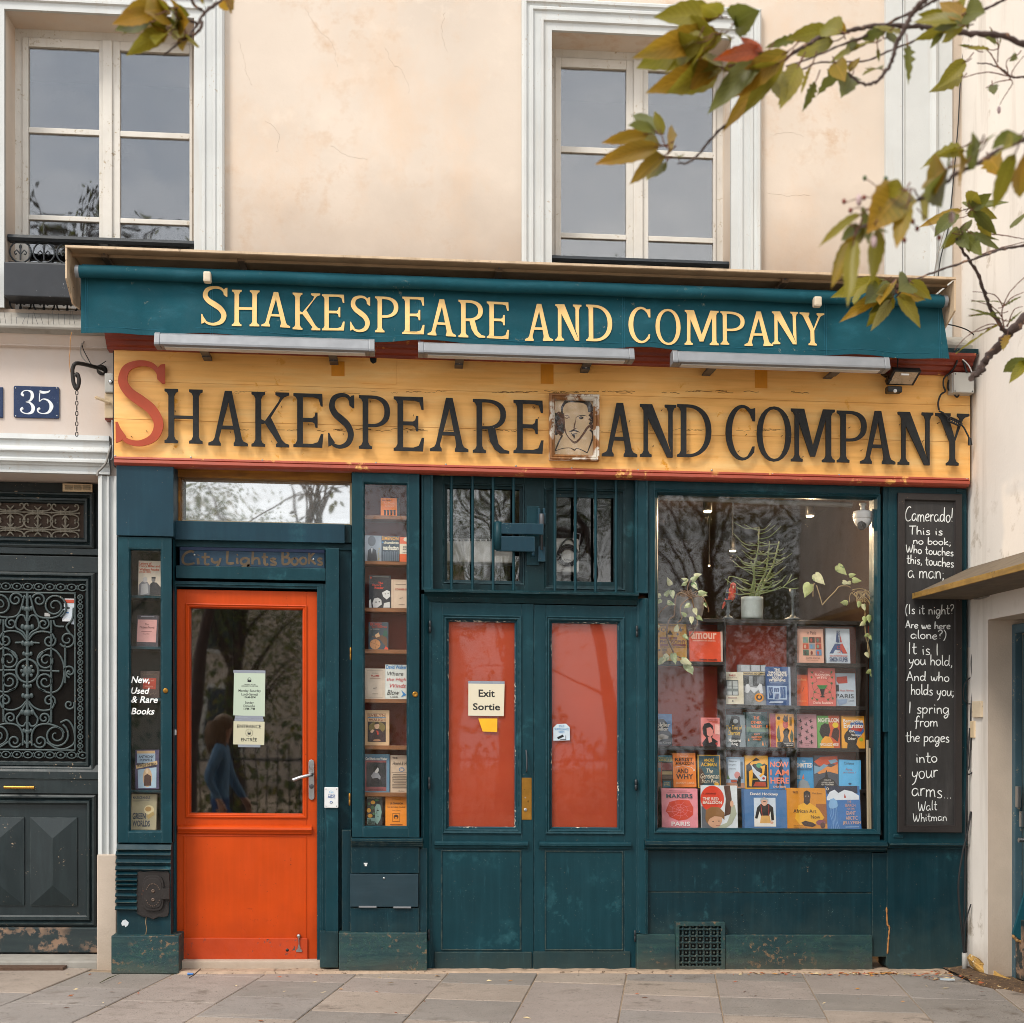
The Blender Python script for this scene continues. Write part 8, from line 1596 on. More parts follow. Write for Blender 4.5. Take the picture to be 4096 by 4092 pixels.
# earth in the corner
m = MB(); vs_ = []; fs = []; n = 14
for i in range(n+1):
    for j in range(n+1):
        u = UV('RB',930,1300,.2)[0]+(WR_u+.42-UV('RB',930,1300,.2)[0])*i/n; d = .1+1.6*j/n
        edge = .20+max(0,(u-3.5))*1.9
        hgt = .035*max(0,1-abs(u-3.78)/.5)*(1 if d < edge+.35 else .4)-(.06 if d > edge+.3+.05*math.sin(j) else 0)
        lim = 3.44+max(0,d-.25)*.55
        if u < lim: hgt -= .05
        vs_.append((u,-.004+hgt+.012*mnoise.noise(Vector((u*14,d*14,0))),d))
fs = [(i*(n+1)+j,(i+1)*(n+1)+j,(i+1)*(n+1)+j+1,i*(n+1)+j+1) for i in range(n) for j in range(n)]
struct(build('earth',m.add(vs_,fs,True),mat('corner earth','#54402e',.95,var=.35,vs_=16,bump=1.,bs=60,chips=[('#b8935c',60,.58,.64,12,.42,.5),('#d8c9a8',110,.64,.68,20,.5,.6)])))
# litter
m = MB(); m.raw = False; LC = [mat('dead leaf '+c,c,.9,var=.2) for c in ('#8a4f2a','#b07a3c','#a85a3a','#cdb78c')]
for k in range(260):
    t = r3.random(); u = 2.2+1.6*t**.6+r3.gauss(0,.08); d = .235+abs(r3.gauss(0,.05))+max(0,u-3.3)*r3.uniform(.0,1.4)
    if r3.random() < .25: u = r3.uniform(-2.2,3.6); d = .25+r3.random()**2*1.6
    a = r3.uniform(0,6.28); L_ = r3.uniform(.008,.03); w_ = L_*r3.uniform(.12,.4); m.use(r3.choice(LC)); z = .004+(.02 if u > 3.5 else 0)
    c_,s_ = math.cos(a),math.sin(a)
    m.add([(u+L_*c_,z,d+L_*s_),(u-w_*s_,z+r3.uniform(.001,.008),d+w_*c_),(u-L_*c_,z+r3.uniform(0,.006),d-L_*s_),(u+w_*s_,z,d-w_*c_)],[(0,1,2,3)])
lt_ = build('leaf_litter',m,None); lt_['kind'] = 'stuff'
one('blue_bottle_cap',MB().tube([(*UV('D',1215,1614,.3),.29),(*UV('D',1252,1612,.3),.30)],[.009,.007],10),mat('blue plastic','#1f63a8',.4),'crushed blue plastic cap lying on the paving by the left plinth','bottle cap')
one('twig',MB().tube([(*UV('D',1226,1636,.38),.40),(*UV('D',1260,1615,.38),.38),(*UV('D',1295,1585,.38),.34)],[.003,.004,.003],6),mat('twig bark','#4f3a2a',.9),'short brown twig lying beside the blue cap','twig')
for k,(x0,y0,x1,y1,lab) in enumerate(((645,1700,775,1640,'dark green grass blade on the paving in front of the left plinth'),)):
    def gpt(f,x,y):
        sx,sy = q(f,x,y); g = ray(sx,sy); t = -(CAMZ+SLOPE*0)/g.z; p = Vector((0,-CAMY,CAMZ))+g*t; return (p.x,.006,-p.y)
    a,b = gpt('D',x0,y0),gpt('D',x1,y1); one('grass_blade',MB().tube([a,tuple((Vector(a)+Vector(b))/2+Vector((0,.006,.02))),b],[.002,.0035,.001],5),mat('dry grass','#4a4a2a',.8),lab,'grass')
a = gpt('F',870,1680); one('fallen_leaf',MB().add([(a[0]-.03,.006,a[2]),(a[0],.014,a[2]+.012),(a[0]+.03,.008,a[2]-.004),(a[0],.006,a[2]-.012)],[(0,1,2,3)]),LC[3],'pale dry leaf lying on the paving in front of the middle plinth','leaf')
a = gpt('F',1172,1628); one('fallen_leaf',MB().add([(a[0]-.02,.006,a[2]+.02),(a[0]+.005,.014,a[2]+.015),(a[0]+.022,.008,a[2]-.02),(a[0]-.008,.006,a[2]-.012)],[(0,1,2,3)]),mat('yellow leaf','#d09a3a',.8),'small yellow leaf lying at the foot of the double doors','leaf')
a = gpt('RB',930,1275); one('paper_scrap',MB().prism([(a[0]-.045,.0),(a[0]+.05,-.004),(a[0]+.05,.006),(a[0]-.045,.012)],a[2]-.01,a[2]+.012),ink('#c3d2dc'),'folded pale paper scrap at the foot of the right pier','paper')
m = MB(); gr0,gr1 = UV('D',0,1540,.1)[0],UV('D',415,1540,.1)[0]
m.box(gr0-.3,.0,gr1,.022,.02,.125)
one('foot_grating',m,mat('rusty grating','#5a4436',.8,.2,var=.2,vs_=60,bump=1,bs=160),'rusty iron foot grating set in front of the green street door','grating',bev=.003)

# ================================================================ cherry branches near the lens
LEAFM = []
def leafmat(name,c,c2):
    m = bpy.data.materials.new(name); m.use_nodes = True; t = m.node_tree; b = t.nodes['Principled BSDF']; lk = t.links.new
    uv = t.nodes.new('ShaderNodeUVMap'); uv.uv_map = 'uv'; sp = t.nodes.new('ShaderNodeSeparateXYZ'); lk(uv.outputs[0],sp.inputs[0])
    def mt(op,a,z=None):
        n = t.nodes.new('ShaderNodeMath'); n.operation = op
        for i,v in enumerate((a,z)):
            if v is None: continue
            if isinstance(v,(int,float)): n.inputs[i].default_value = v
            else: lk(v,n.inputs[i])
        return n.outputs[0]
    au = mt('ABSOLUTE',sp.outputs[0]); ph = mt('SUBTRACT',sp.outputs[1],mt('MULTIPLY',au,.22)); sn = mt('SINE',mt('MULTIPLY',ph,62.8))
    vein = mt('MAXIMUM',mt('GREATER_THAN',sn,.93),mt('LESS_THAN',au,.05))
    n = t.nodes.new('ShaderNodeTexNoise'); n.inputs['Scale'].default_value = 9; n.inputs['Detail'].default_value = 3
    co = t.nodes.new('ShaderNodeTexCoord'); lk(co.outputs['Object'],n.inputs['Vector'])
    mr = t.nodes.new('ShaderNodeMapRange'); lk(n.outputs['Fac'],mr.inputs[0]); mr.inputs[1].default_value = .35; mr.inputs[2].default_value = .65
    a = t.nodes.new('ShaderNodeMix'); a.data_type = 'RGBA'; lk(mr.outputs[0],a.inputs[0]); a.inputs[6].default_value = (*lin(c),1); a.inputs[7].default_value = (*lin(c2),1)
    a2 = t.nodes.new('ShaderNodeMix'); a2.data_type = 'RGBA'; lk(mt('MULTIPLY',vein,.35),a2.inputs[0]); lk(a.outputs[2],a2.inputs[6]); a2.inputs[7].default_value = (*[min(1,x*1.9+.02) for x in lin(c)],1)
    lk(a2.outputs[2],b.inputs['Base Color']); b.inputs['Roughness'].default_value = .42; b.inputs['Specular IOR Level'].default_value = .4
    tr = t.nodes.new('ShaderNodeBsdfTranslucent'); lk(a2.outputs[2],tr.inputs[0]); mxs = t.nodes.new('ShaderNodeMixShader'); mxs.inputs[0].default_value = .5
    lk(b.outputs[0],mxs.inputs[1]); lk(tr.outputs[0],mxs.inputs[2]); lk(mxs.outputs[0],t.nodes['Material Output'].inputs[0]); return m
LV = {'g': leafmat('olive cherry leaf','#7f7a22','#8f8028'),'d': leafmat('dark cherry leaf','#5f642a','#6c6c2a'),'a': leafmat('amber cherry leaf','#a27a24','#867826'),'o': leafmat('orange cherry leaf','#b5561a','#a0441a'),'b': leafmat('reflection darkened leaf','#332c1a','#3c3a20'),'l': leafmat('pale underside leaf','#a39a5c','#8f8a4a')}
BARK = mat('cherry bark','#4a3a34',.85,var=.25,vs_=30,bump=.6,bs=80,chips=[('#8a6a54',40,.58,.64,10,.45,.55)])
TWIG = mat('reddish twig','#6a4436',.8,var=.2,vs_=30)
def leaf3(mb,base,tip,wf,key,rr,eaten=0):
    ax = tip-base; L_ = ax.length; ax = ax/L_
    view = Vector((0,-CAMY,CAMZ))-base; view.normalize()
    nrm = (view+Vector((rr.uniform(-.7,.7),rr.uniform(-.3,.3),rr.uniform(-.2,.9)))).normalized(); sd = ax.cross(nrm).normalized(); nrm = sd.cross(ax).normalized()
    n = 12; fold = rr.uniform(.15,.55); curl = rr.uniform(-.02,.16); vs_,uvs = [],[]; mb.use(LV[key])
    for i in range(n+1):
        t = i/n; wv = (math.sin(math.pi*min(1,t**.72*1.0))**.85)*wf*L_*(1 if t < .8 else (1-(t-.8)*1.6))
        if t > .97: wv = 0
        wv *= 1+.05*(1 if i % 2 else -1)
        c = base+ax*(L_*t)-nrm*(curl*L_*math.sin(t*math.pi*.5)**2)+Vector((0,0,-.10*L_*t*t))
        for k,s in enumerate((-1,-.5,0,.5,1)):
            e = s*wv*(1-(eaten*(.5+.5*math.sin(i*2.7+s*3)) if s else 0)); vs_.append(c+sd*e+nrm*(abs(e)*fold)+nrm*(.05*L_*math.sin(t*9+s)*abs(s)*.25)); uvs.append((s,t))
    k0 = len(mb.v); mb.add(vs_,[(5*i+k,5*i+5+k,5*i+6+k,5*i+1+k) for i in range(n) for k in range(4)],True); mb.uv += uvs
def tree_part(t,branches,leaves,seed):
    rr = random.Random(seed); bb = MB(); bb.raw = True; tw = MB(); tw.raw = True; lf = MB(); lf.raw = True
    for f,pts,D0,D1,r0,r1 in branches:
        n = len(pts); c = spline([W3D(f,x,y,D0+(D1-D0)*i/(n-1)) for i,(x,y) in enumerate(pts)],6); k = len(c)
        (bb if r0 > .0035 else tw).tube([p+Vector((rr.uniform(-1,1),rr.uniform(-1,1),rr.uniform(-1,1)))*r0*.2 for p in c],[.62*(r0+(r1-r0)*i/(k-1))*(1+.22*math.sin(i*2.4)+.12*rr.random()) for i in range(k)],7)
    for it in leaves:
        f,x0,y0,x1,y1,D,wf,key = it[:8]; et = it[8] if len(it) > 8 else 0
        b0 = W3D(f,x0,y0,D+rr.uniform(-.05,.05)); t0 = W3D(f,x1,y1,D+rr.uniform(-.10,.10))
        leaf3(lf,b0,t0,wf*.86,key,rr,et)
        if not et and rr.random() < .22:
            d_ = t0-b0; vw = (b0-Vector((0,-CAMY,CAMZ))).normalized(); leaf3(lf,b0-d_*.06,b0+Matrix.Rotation(rr.choice((-1,1))*rr.uniform(.35,.8),3,vw) @ d_*rr.uniform(.55,.85)+vw*.03,wf*.9,rr.choice((key,'g','a','d')),rr,0)
        ax = (b0-t0).normalized(); tw.tube([b0+ax*.022+Vector((0,0,.004)),b0+ax*.01,b0-ax*.01],[.0012,.0011,.0008],5)
    build('branches',bb,BARK,t); build('twigs',tw,TWIG,t); build('foliage',lf,None,t)
def upper_crown(t,c,r,n,seed):   # the part of the crown above the picture, seen only in the panes
    rr = random.Random(seed); m = MB(); m.raw = True; b = MB(); b.raw = True; c = Vector(c)
    for k in range(26):
        d = Vector((rr.gauss(0,1),rr.gauss(0,1),rr.gauss(.2,.8))).normalized(); e = c+d*r*rr.uniform(.5,1.1); s = c+Vector((rr.gauss(0,.1),0,-1.2+rr.random()))
        p = spline([s,s.lerp(e,.5)+Vector((0,0,.15)),e],4); b.tube(p,[.018-.0017*i for i in range(9)],5)
        for j in range(n//26):
            o = p[rr.randrange(3,9)]+Vector((rr.gauss(0,.09),rr.gauss(0,.09),rr.gauss(0,.09))); a = (d+Vector((rr.gauss(0,.8),rr.gauss(0,.8),rr.gauss(-.5,.6)))).normalized()*rr.uniform(.07,.13); w_ = a.cross(Vector((rr.gauss(0,1),rr.gauss(0,1),1))).normalized()*a.length*.22
            m.use(LV[rr.choice('bbd')]); k0 = len(m.v); m.add([o,o+a*.35+w_,o+a*.7+w_*.8,o+a,o+a*.7-w_*.8,o+a*.35-w_],[(0,1,2,3,4,5)],True); m.uv += [(.1,0),(1,.35),(.8,.7),(.1,1),(-.8,.7),(-1,.35)]  # mostly darkened leaves: the dark tone of the reflection is put into their colour
    build('upper_foliage',m,None,t); build('upper_branches',b,BARK,t)
RTREE = thing('cherry_tree','cherry tree whose leafy branches hang across the upper right of the house front','tree',Vector((2.35,-6.7,-.03)))
RB_ = [('T1',[(2300,420),(1932,308),(1780,250),(1600,235),(1420,220),(1250,190),(1150,180),(870,182),(740,210),(520,255),(400,320),(250,410),(100,580),(0,690)],3.0,2.65,.0085,.0042),
       ('M',[(1608,630),(1500,760),(1380,870),(1280,990),(1210,1045),(1150,1050)],2.65,2.5,.0042,.0022),
       ('T1',[(1420,-60),(1300,5),(1180,70),(960,170),(820,250),(660,310),(450,400),(250,470)],2.8,2.7,.0045,.0022),
       ('T1',[(1290,-70),(1230,0),(1150,80),(1110,170),(1050,270),(1020,350),(990,450),(930,540),(840,595),(760,575),(700,520)],2.65,2.6,.0075,.003),
       ('T1',[(1950,-90),(1790,0),(1650,70),(1500,130),(1380,190),(1200,270),(1000,350),(800,430),(500,440),(370,490),(160,545)],3.1,2.8,.0042,.002),
       ('T1',[(2100,560),(1932,540),(1850,545),(1780,490),(1700,455),(1600,445)],3.4,3.4,.004,.0018),('T1',[(1840,545),(1760,480),(1690,370),(1620,330),(1520,330)],3.4,3.4,.0026,.0015),('T1',[(1830,540),(1700,510),(1600,520),(1500,550)],3.4,3.4,.002,.0014),('T1',[(1820,520),(1810,430),(1880,380)],3.4,3.4,.002,.001),('T1',[(1850,540),(1850,500),(1932,390)],3.4,3.4,.002,.001),
       ('T1',[(1830,550),(1850,590),(1800,670),(1760,740)],3.4,3.4,.002,.001),('T1',[(1840,560),(1740,580),(1660,620)],3.4,3.4,.002,.001),('T1',[(1745,440),(1750,330),(1740,260),(1690,190)],3.4,3.4,.002,.0012),
       ('T2',[(1950,20),(1729,110),(1500,210),(1350,310),(1200,380),(1040,520),(900,580),(700,680),(570,770),(480,785)],2.2,2.0,.0055,.0026),
       ('T2',[(2000,880),(1729,930),(1550,960),(1400,1015),(1200,1080),(1000,1150),(850,1220),(740,1330)],3.8,3.5,.0055,.0028),
       ('T2',[(1980,1300),(1729,1500),(1600,1620),(1480,1760),(1390,1880),(1320,1960)],4.1,4.0,.022,.0115),('O',[(1560,780),(1610,735),(1632,740)],4.0,4.0,.012,.006),
       ('T2',[(1600,1600),(1560,1570),(1480,1430),(1430,1320),(1380,1170),(1300,1040),(1230,930),(1210,880)],4.05,3.9,.009,.0045)]
for p in ([(1575,1560),(1560,1430),(1620,1290),(1729,1180),(1760,1170)],[(1560,1480),(1480,1400),(1320,1350)],[(1540,1540),(1450,1460),(1300,1470)],[(1570,1410),(1500,1310),(1330,1285)],[(1600,1560),(1650,1430),(1720,1400)],[(1550,1550),(1450,1540),(1290,1630),(1190,1740)],[(1570,1400),(1640,1330),(1729,1290)],[(1500,1550),(1380,1590),(1300,1600)],[(1440,840),(1560,850),(1680,870),(1729,880)],[(1400,1000),(1560,945),(1729,905)]):
    RB_.append(('T2',p,4.,4.,.0026,.0012))
for p in ([(640,520),(560,450),(500,410)],[(560,560),(470,560),(350,600)],[(520,650),(430,640),(390,665)],[(850,640),(870,740),(905,800)],[(780,760),(790,850),(805,890)],[(660,480),(660,440),(662,410)],[(900,640),(1010,770),(1075,870)]): RB_.append(('T2',p,2.1,2.1,.0012,.0008))
RLv = []
def lv_add(f,D,items):
    for it in items: RLv.append((f,it[0],it[1],it[2],it[3],D,*it[4:]))
lv_add('M',2.55,[(1380,110,1000,42,.26,'g'),(1370,120,1090,160,.2,'a'),(1420,100,1290,5,.28,'g'),(1500,160,1560,40,.26,'d'),(1510,150,1625,45,.25,'d'),(1400,225,870,300,.16,'a'),(1390,215,1100,215,.22,'g'),(1300,270,830,395,.19,'g'),(1310,245,1060,300,.2,'l'),(1270,250,1145,430,.16,'l'),
                   (1420,440,980,520,.17,'a'),(1410,430,1160,430,.2,'g'),(1400,445,1165,525,.18,'g'),(1440,440,1340,300,.24,'g'),(1430,450,1210,515,.22,'l'),(1480,240,1440,210,.4,'g'),(1690,335,1395,322,.12,'o'),(1685,335,1545,195,.2,'o'),(1700,345,1335,655,.19,'d'),(1790,410,1400,790,.15,'a'),(1800,400,1480,560,.2,'g'),
                   (1850,330,1440,600,.2,'a'),(1560,380,1440,440,.3,'g'),(1830,400,1550,700,.16,'g'),(1780,480,1810,590,.2,'g'),(1920,420,1805,650,.17,'g')])
lv_add('M',2.45,[(1010,850,840,670,.10,'d'),(1040,870,990,695,.3,'g'),(960,860,650,890,.16,'a'),(1000,850,840,760,.24,'d'),(1030,940,600,1015,.16,'a'),(1030,930,790,830,.2,'g'),(1060,1000,820,1155,.22,'a'),(1040,1010,860,960,.2,'g'),(1085,940,1135,830,.24,'a'),(1070,1040,1030,1110,.1,'d'),(1150,1020,1155,940,.1,'d'),(1060,1005,940,1130,.2,'g')])
lv_add('T1',2.75,[(570,215,260,240,.22,'g'),(650,225,470,140,.3,'g'),(660,230,640,130,.2,'a'),(350,265,105,310,.18,'d',.3),(590,290,280,350,.2,'g'),(350,455,215,705,.2,'g'),(430,470,350,650,.16,'g',.4),(460,580,370,765,.22,'d',.4),(190,500,215,650,.16,'a'),(1060,200,860,190,.2,'g',.4),(960,220,780,250,.2,'d',.4),(1110,310,1135,530,.16,'d',.6),(700,510,775,385,.25,'a'),(720,530,650,625,.2,'d',.3),(600,440,660,525,.25,'a'),
                    (780,330,560,420,.2,'g',.3),(760,290,620,360,.2,'d',.3),(900,340,910,430,.2,'d',.3),(960,270,1040,240,.25,'d',.4),(870,300,700,310,.18,'g',.5),(680,470,500,560,.14,'d',.6),(930,490,790,450,.16,'d',.6),(1500,150,1145,130,.2,'g'),(1400,110,1190,90,.22,'g'),(1490,100,1390,70,.35,'g'),(1500,70,1415,5,.3,'a'),(1515,100,1640,40,.26,'d'),(1400,200,1160,270,.2,'g'),(1360,230,1270,325,.22,'d'),(1500,180,1270,160,.16,'d'),(1540,140,1530,210,.2,'d')])
lv_add('T1',3.4,[(1520,430,1310,600,.22,'g'),(1510,440,1370,480,.16,'g',.3),(1500,540,1320,600,.14,'g',.2),(1690,350,1520,325,.15,'g',.4),(1590,350,1480,290,.16,'d',.4),(1740,300,1700,190,.16,'d',.5),(1760,310,1770,260,.3,'d',.4),(1710,600,1720,640,.3,'d',.4),(1880,390,1830,420,.3,'d',.5)])
lv_add('T2',2.05,[(800,510,540,735,.28,'a'),(800,500,650,470,.26,'g'),(830,610,738,890,.2,'a'),(600,800,550,1200,.26,'g'),(470,690,140,910,.15,'g'),(480,785,290,865,.18,'d'),(420,860,235,1225,.19,'a'),(420,880,365,1335,.13,'g'),(920,560,1040,690,.3,'g'),(1130,340,890,440,.22,'a'),(1150,330,1005,475,.22,'a'),(1290,290,1180,380,.25,'a'),(1380,160,1260,330,.24,'d'),(1400,140,1250,170,.22,'d'),(1700,75,1470,135,.12,'d'),(1660,220,1475,625,.17,'g'),(1740,200,1700,530,.26,'a'),(1420,160,1500,40,.14,'d'),(480,790,680,800,.12,'d'),(570,760,470,760,.3,'d'),(1560,190,1640,100,.2,'g')])
lv_add('T2',2.6,[(1250,170,915,280,.16,'g',.2),(1270,200,1060,220,.2,'g',.2),(1460,250,1540,330,.24,'a',.3)])
lv_add('T2',3.9,[(1250,660,905,742,.14,'a'),(1210,680,1035,840,.24,'d'),(1300,640,1385,475,.35,'g'),(1310,640,1265,570,.3,'d'),(1330,640,1600,545,.16,'d'),(1330,650,1470,510,.3,'d'),(1340,660,1525,835,.2,'d'),(1380,680,1480,870,.26,'g'),(1230,800,1050,925,.2,'d'),(1240,820,1125,925,.18,'g'),(1240,845,1540,850,.12,'d',.3),(1330,840,1550,945,.16,'d'),(1280,860,1405,985,.22,'d'),(1260,850,1330,715,.3,'d'),(1230,860,1310,930,.22,'d'),(1290,700,1420,640,.3,'d')])
lv_add('T2',3.5,[(720,1265,320,1440,.14,'a'),(700,1225,510,1325,.26,'d'),(720,1320,515,1525,.27,'g'),(700,1350,568,1555,.2,'l'),(755,1305,932,1535,.27,'g'),(800,1265,970,1335,.16,'a'),(850,1205,1025,1325,.27,'g'),(640,1200,210,1290,.15,'g'),(715,1285,600,1265,.2,'l'),(840,1215,765,1245,.3,'d'),(720,1220,600,1320,.28,'a'),(560,1200,370,1290,.24,'g')])
lv_add('T2',4.0,[(1760,1800,1560,1880,.2,'d'),(1760,1830,1625,1935,.18,'g'),(1760,660,1638,765,.26,'d'),(1550,1450,1290,1450,.05,'d',.7),(1560,1500,1280,1380,.05,'d',.7),(1540,1540,1200,1720,.05,'g',.7),(1600,1540,1720,1400,.06,'d',.7),(1570,1400,1760,1280,.05,'d',.7),(1570,1380,1330,1285,.05,'d',.7),(1600,1620,1570,1720,.16,'a',.5)])
tree_part(RTREE,RB_,RLv,5)
tb_ = MB(); tb_.raw = True
tb_.tube(spline([(2.35,-6.7,-.1),(2.40,-6.75,1.0),(2.32,-6.8,2.0),(2.15,-6.9,3.0),(2.0,-7.0,4.2)],6),[.11-.003*i for i in range(25)],12)
for e in (W3D('T1',2300,420,3.0),W3D('T1',1420,-60,2.8),W3D('T1',1290,-70,2.65),W3D('T1',1950,-90,3.1),W3D('T1',2100,560,3.4),W3D('T2',1950,20,2.2),W3D('T2',2000,880,3.8),W3D('T2',1980,1300,4.1)):
    s_ = Vector((2.05,-6.95,4.0) if e.z > 2.6 else (2.3,-6.8,2.0)); tb_.tube(spline([s_,s_.lerp(e,.5)+Vector((.1,0,.12)),e],6),[.018-.001*i for i in range(13)],8)
build('trunk',tb_,BARK,RTREE)
upper_crown(RTREE,(2.2,-6.9,5.6),1.3,900,41)
fb = MB(); fb.raw = True
FLW = mat('withered petal','#b9a0a0',.8,var=.15); 
for f,x,y,D,c in (('T2',455,580,2.1,0),('T2',340,590,2.1,1),('T2',500,410,2.1,2),('T2',390,660,2.1,1),('T2',495,560,2.1,1),('T2',905,800,2.1,1),('T2',805,890,2.1,1),('T2',662,415,2.1,2),('T2',1075,870,2.1,1),('T2',870,745,2.1,1),('T1',1755,775,3.4,0),('T2',1170,710,2.1,0),('T2',570,900,2.0,0)):
    fb.use((FLW,mat('dried calyx','#7a3c30',.8,var=.2),mat('green bud','#4a5a34',.8))[c]); p = W3D(f,x,y,D); fb.ball(p,.005 if c == 0 else .003,8,6,(1,1,1.3) if c else (.8,.8,1.7))
build('blossom',fb,None,RTREE)
LTREE = thing('cherry_tree','second cherry tree showing only one leafy twig at the top left','tree',Vector((-2.5,-6.8,.03)))
LB_ = [('A',[(2100,-260),(1690,-5),(1560,80),(1490,180),(1420,270),(1360,315),(1240,415)],2.9,2.7,.0055,.0022),('A',[(1525,160),(1515,210),(1460,265),(1370,300)],2.75,2.72,.0042,.0035),('A',[(1440,-10),(1480,50),(1545,95)],2.8,2.8,.0045,.0035),('A',[(1350,140),(1420,150),(1480,175)],2.7,2.75,.004,.004),('A',[(1355,300),(1290,250),(1230,205)],2.7,2.7,.0014,.001),('A',[(1270,60),(1320,110),(1350,140)],2.7,2.7,.0014,.0012),('A',[(1360,310),(1310,330),(1285,345)],2.7,2.7,.001,.0006)]
LL_ = [('A',x0,y0,x1,y1,2.7,w_,k) for x0,y0,x1,y1,w_,k in ((1285,70,905,40,.16,'a'),(1290,60,1010,-10,.2,'g'),(1160,110,845,145,.24,'a'),(1130,165,800,192,.12,'d'),(1140,150,890,205,.14,'g'),(1240,90,1080,45,.3,'a'),(1255,200,1110,135,.36,'g'),(1260,220,978,362,.2,'g'),(1255,240,1060,235,.2,'a'),(1270,240,1175,300,.26,'g'),(1345,110,1425,120,.4,'a'),(1350,215,1245,110,.18,'d'),(1390,250,1300,190,.34,'g'),(1390,270,1372,355,.24,'a'),(1330,130,1345,230,.26,'l'),(1690,0,1750,40,.2,'a'),(1530,-20,1520,20,.3,'a'))]
tree_part(LTREE,LB_,LL_,9)
tb_ = MB(); tb_.raw = True; tb_.tube(spline([(-2.5,-6.8,-.1),(-2.45,-6.85,1.4),(-2.3,-6.9,2.8),(-1.9,-7.0,4.0)],6),[.10-.003*i for i in range(19)],12)
e = W3D('A',2100,-260,2.9); s_ = Vector((-2.1,-6.95,3.5)); tb_.tube(spline([s_,s_.lerp(e,.5)+Vector((0,0,.15)),e],6),[.03-.0018*i for i in range(13)],8); build('trunk',tb_,BARK,LTREE)
tb_ = MB(); tb_.raw = True; tb_.tube(spline([(-1.9,-7,4.0),(-1.4,-6.95,4.3),(-.95,-6.9,4.35),(-.6,-6.9,4.6)],5),[.014-.0007*i for i in range(16)],6); build('limb',tb_,BARK,LTREE)
upper_crown(LTREE,(-1.05,-6.9,4.55),.36,90,44)
upper_crown(LTREE,(-3.6,-6.9,7.2),.85,800,42)

# ================================================================ garden opposite, mirrored in the panes
TLEAF = [leafmat('garden leaf '+c,c,c) for c in ('#4a5628','#626c32','#3c4a28','#766c38')]
def gtree(x,y,h,r,n,label,seed,low=.3):
    rr = random.Random(seed); t = thing('garden_tree',label,'tree',Vector((x,y,0)))
    m = MB(); m.raw = True; top = Vector((x+rr.uniform(-.4,.4),y,h*.8)); m.tube(spline([(x,y,-.1),(x+rr.uniform(-.2,.2),y,h*.35),top],6),[.2-.013*i for i in range(13)],9); ends = []
    for k in range(16):
        s = Vector((x,y,h*(low+.45*rr.random()))); a = rr.uniform(0,6.28); rad = r*rr.uniform(.5,1); e = Vector((x+rad*math.cos(a),y+rad*math.sin(a)*.7,s.z+rr.uniform(.2,.32)*h)); mid = s.lerp(e,.5)+Vector((0,0,.2)); m.tube(spline([s,mid,e],4),[.04-.004*i for i in range(9)],6); ends += [e,mid,s.lerp(e,.75)]
    build('trunk',m,BARK,t); m = MB(); m.raw = True
    cl = [e+Vector((rr.gauss(0,.5),rr.gauss(0,.4),rr.gauss(0,.45))) for e in ends for _ in range(3)]
    for k in range(n):
        c = rr.choice(cl)+Vector((rr.gauss(0,.42),rr.gauss(0,.42),rr.gauss(0,.36))); L_ = rr.uniform(.05,.10); a = Vector((rr.gauss(0,1),rr.gauss(0,1),rr.gauss(-.5,.8))).normalized(); b = a.orthogonal().normalized(); b = (b+a.cross(b)*rr.uniform(-2,2)).normalized()*L_*.3
        m.use(TLEAF[rr.randrange(4)]); m.add([c,c+a*L_*.5+b,c+a*L_,c+a*L_*.5-b],[(0,1,2,3)])
    build('crown',m,None,t)
gtree(-5.4,-17.5,9.0,2.6,15000,'tall garden tree across the street, mirrored in the left panes',21)
gtree(-3.0,-16.5,6.2,1.5,9000,'loose garden tree across the street, mirrored in the orange door glass',22,.2)
gtree(1.9,-18,10.5,2.5,17000,'broad garden tree across the street, mirrored in the barred fanlight',23,.2)
gtree(5.6,-17.2,10.5,2.8,26000,'dense garden tree across the street, mirrored in the left of the big window',25,.15)
gtree(9.5,-17,10.5,3.0,24000,'garden tree across the street at the far right, mirrored in the big window',24,.2)
m = MB(); m.raw = True; rr = random.Random(31)
for k in range(9000):
    x = rr.uniform(-14,15); z = rr.random()**1.3*2.6*(.8+.3*math.sin(x*1.3)); y = -15+rr.gauss(0,.4); L_ = rr.uniform(.08,.2); a = Vector((rr.gauss(0,.7),rr.gauss(0,.7),rr.gauss(.5,.8))).normalized(); b = a.orthogonal().normalized(); b = (b+a.cross(b)*rr.uniform(-2,2)).normalized()*L_*.28
    c = Vector((x,y,z)); m.use(TLEAF[rr.randrange(4)]); m.add([c,c+a*L_*.5+b,c+a*L_,c+a*L_*.5-b],[(0,1,2,3)])
h_ = build('shrubbery',m,None); h_['kind'] = 'stuff'
fc = thing('iron_fence','black iron garden railing across the street, mirrored in the door glass','fence',Vector((0,-13.2,0)))
m = MB(); m.raw = True
for z in (.25,1.15): m.tube([(-13,-13.2,z),(13,-13.2,z)],.02,6)
build('rail',m,BLACKIRON,fc); m = MB(); m.raw = True
for k in range(150): x = -13+k*.174; m.tube([(x,-13.2,0),(x,-13.2,1.35)],.010,5)
br9 = build('uprights',m,BLACKIRON,fc); br9['kind'] = 'stuff'
ob = thing('opposite_house','pale stone house far across the garden, faintly mirrored in the panes','house',Vector((-2,-30,0)))
m = MB(); m.raw = True; m.box(-14,0,0,0,0,0) if 0 else None
def rawbox(m,x0,y0,z0,x1,y1,z1): return m.add([(x,y,z) for y in (y0,y1) for z in (z0,z1) for x in (x0,x1)],[(0,2,3,1),(4,5,7,6),(0,1,5,4),(2,6,7,3),(0,4,6,2),(1,3,7,5)])
build('wall',rawbox(m,-14,-32,-.5,1.5,-30,6.5),REVEAL,ob)
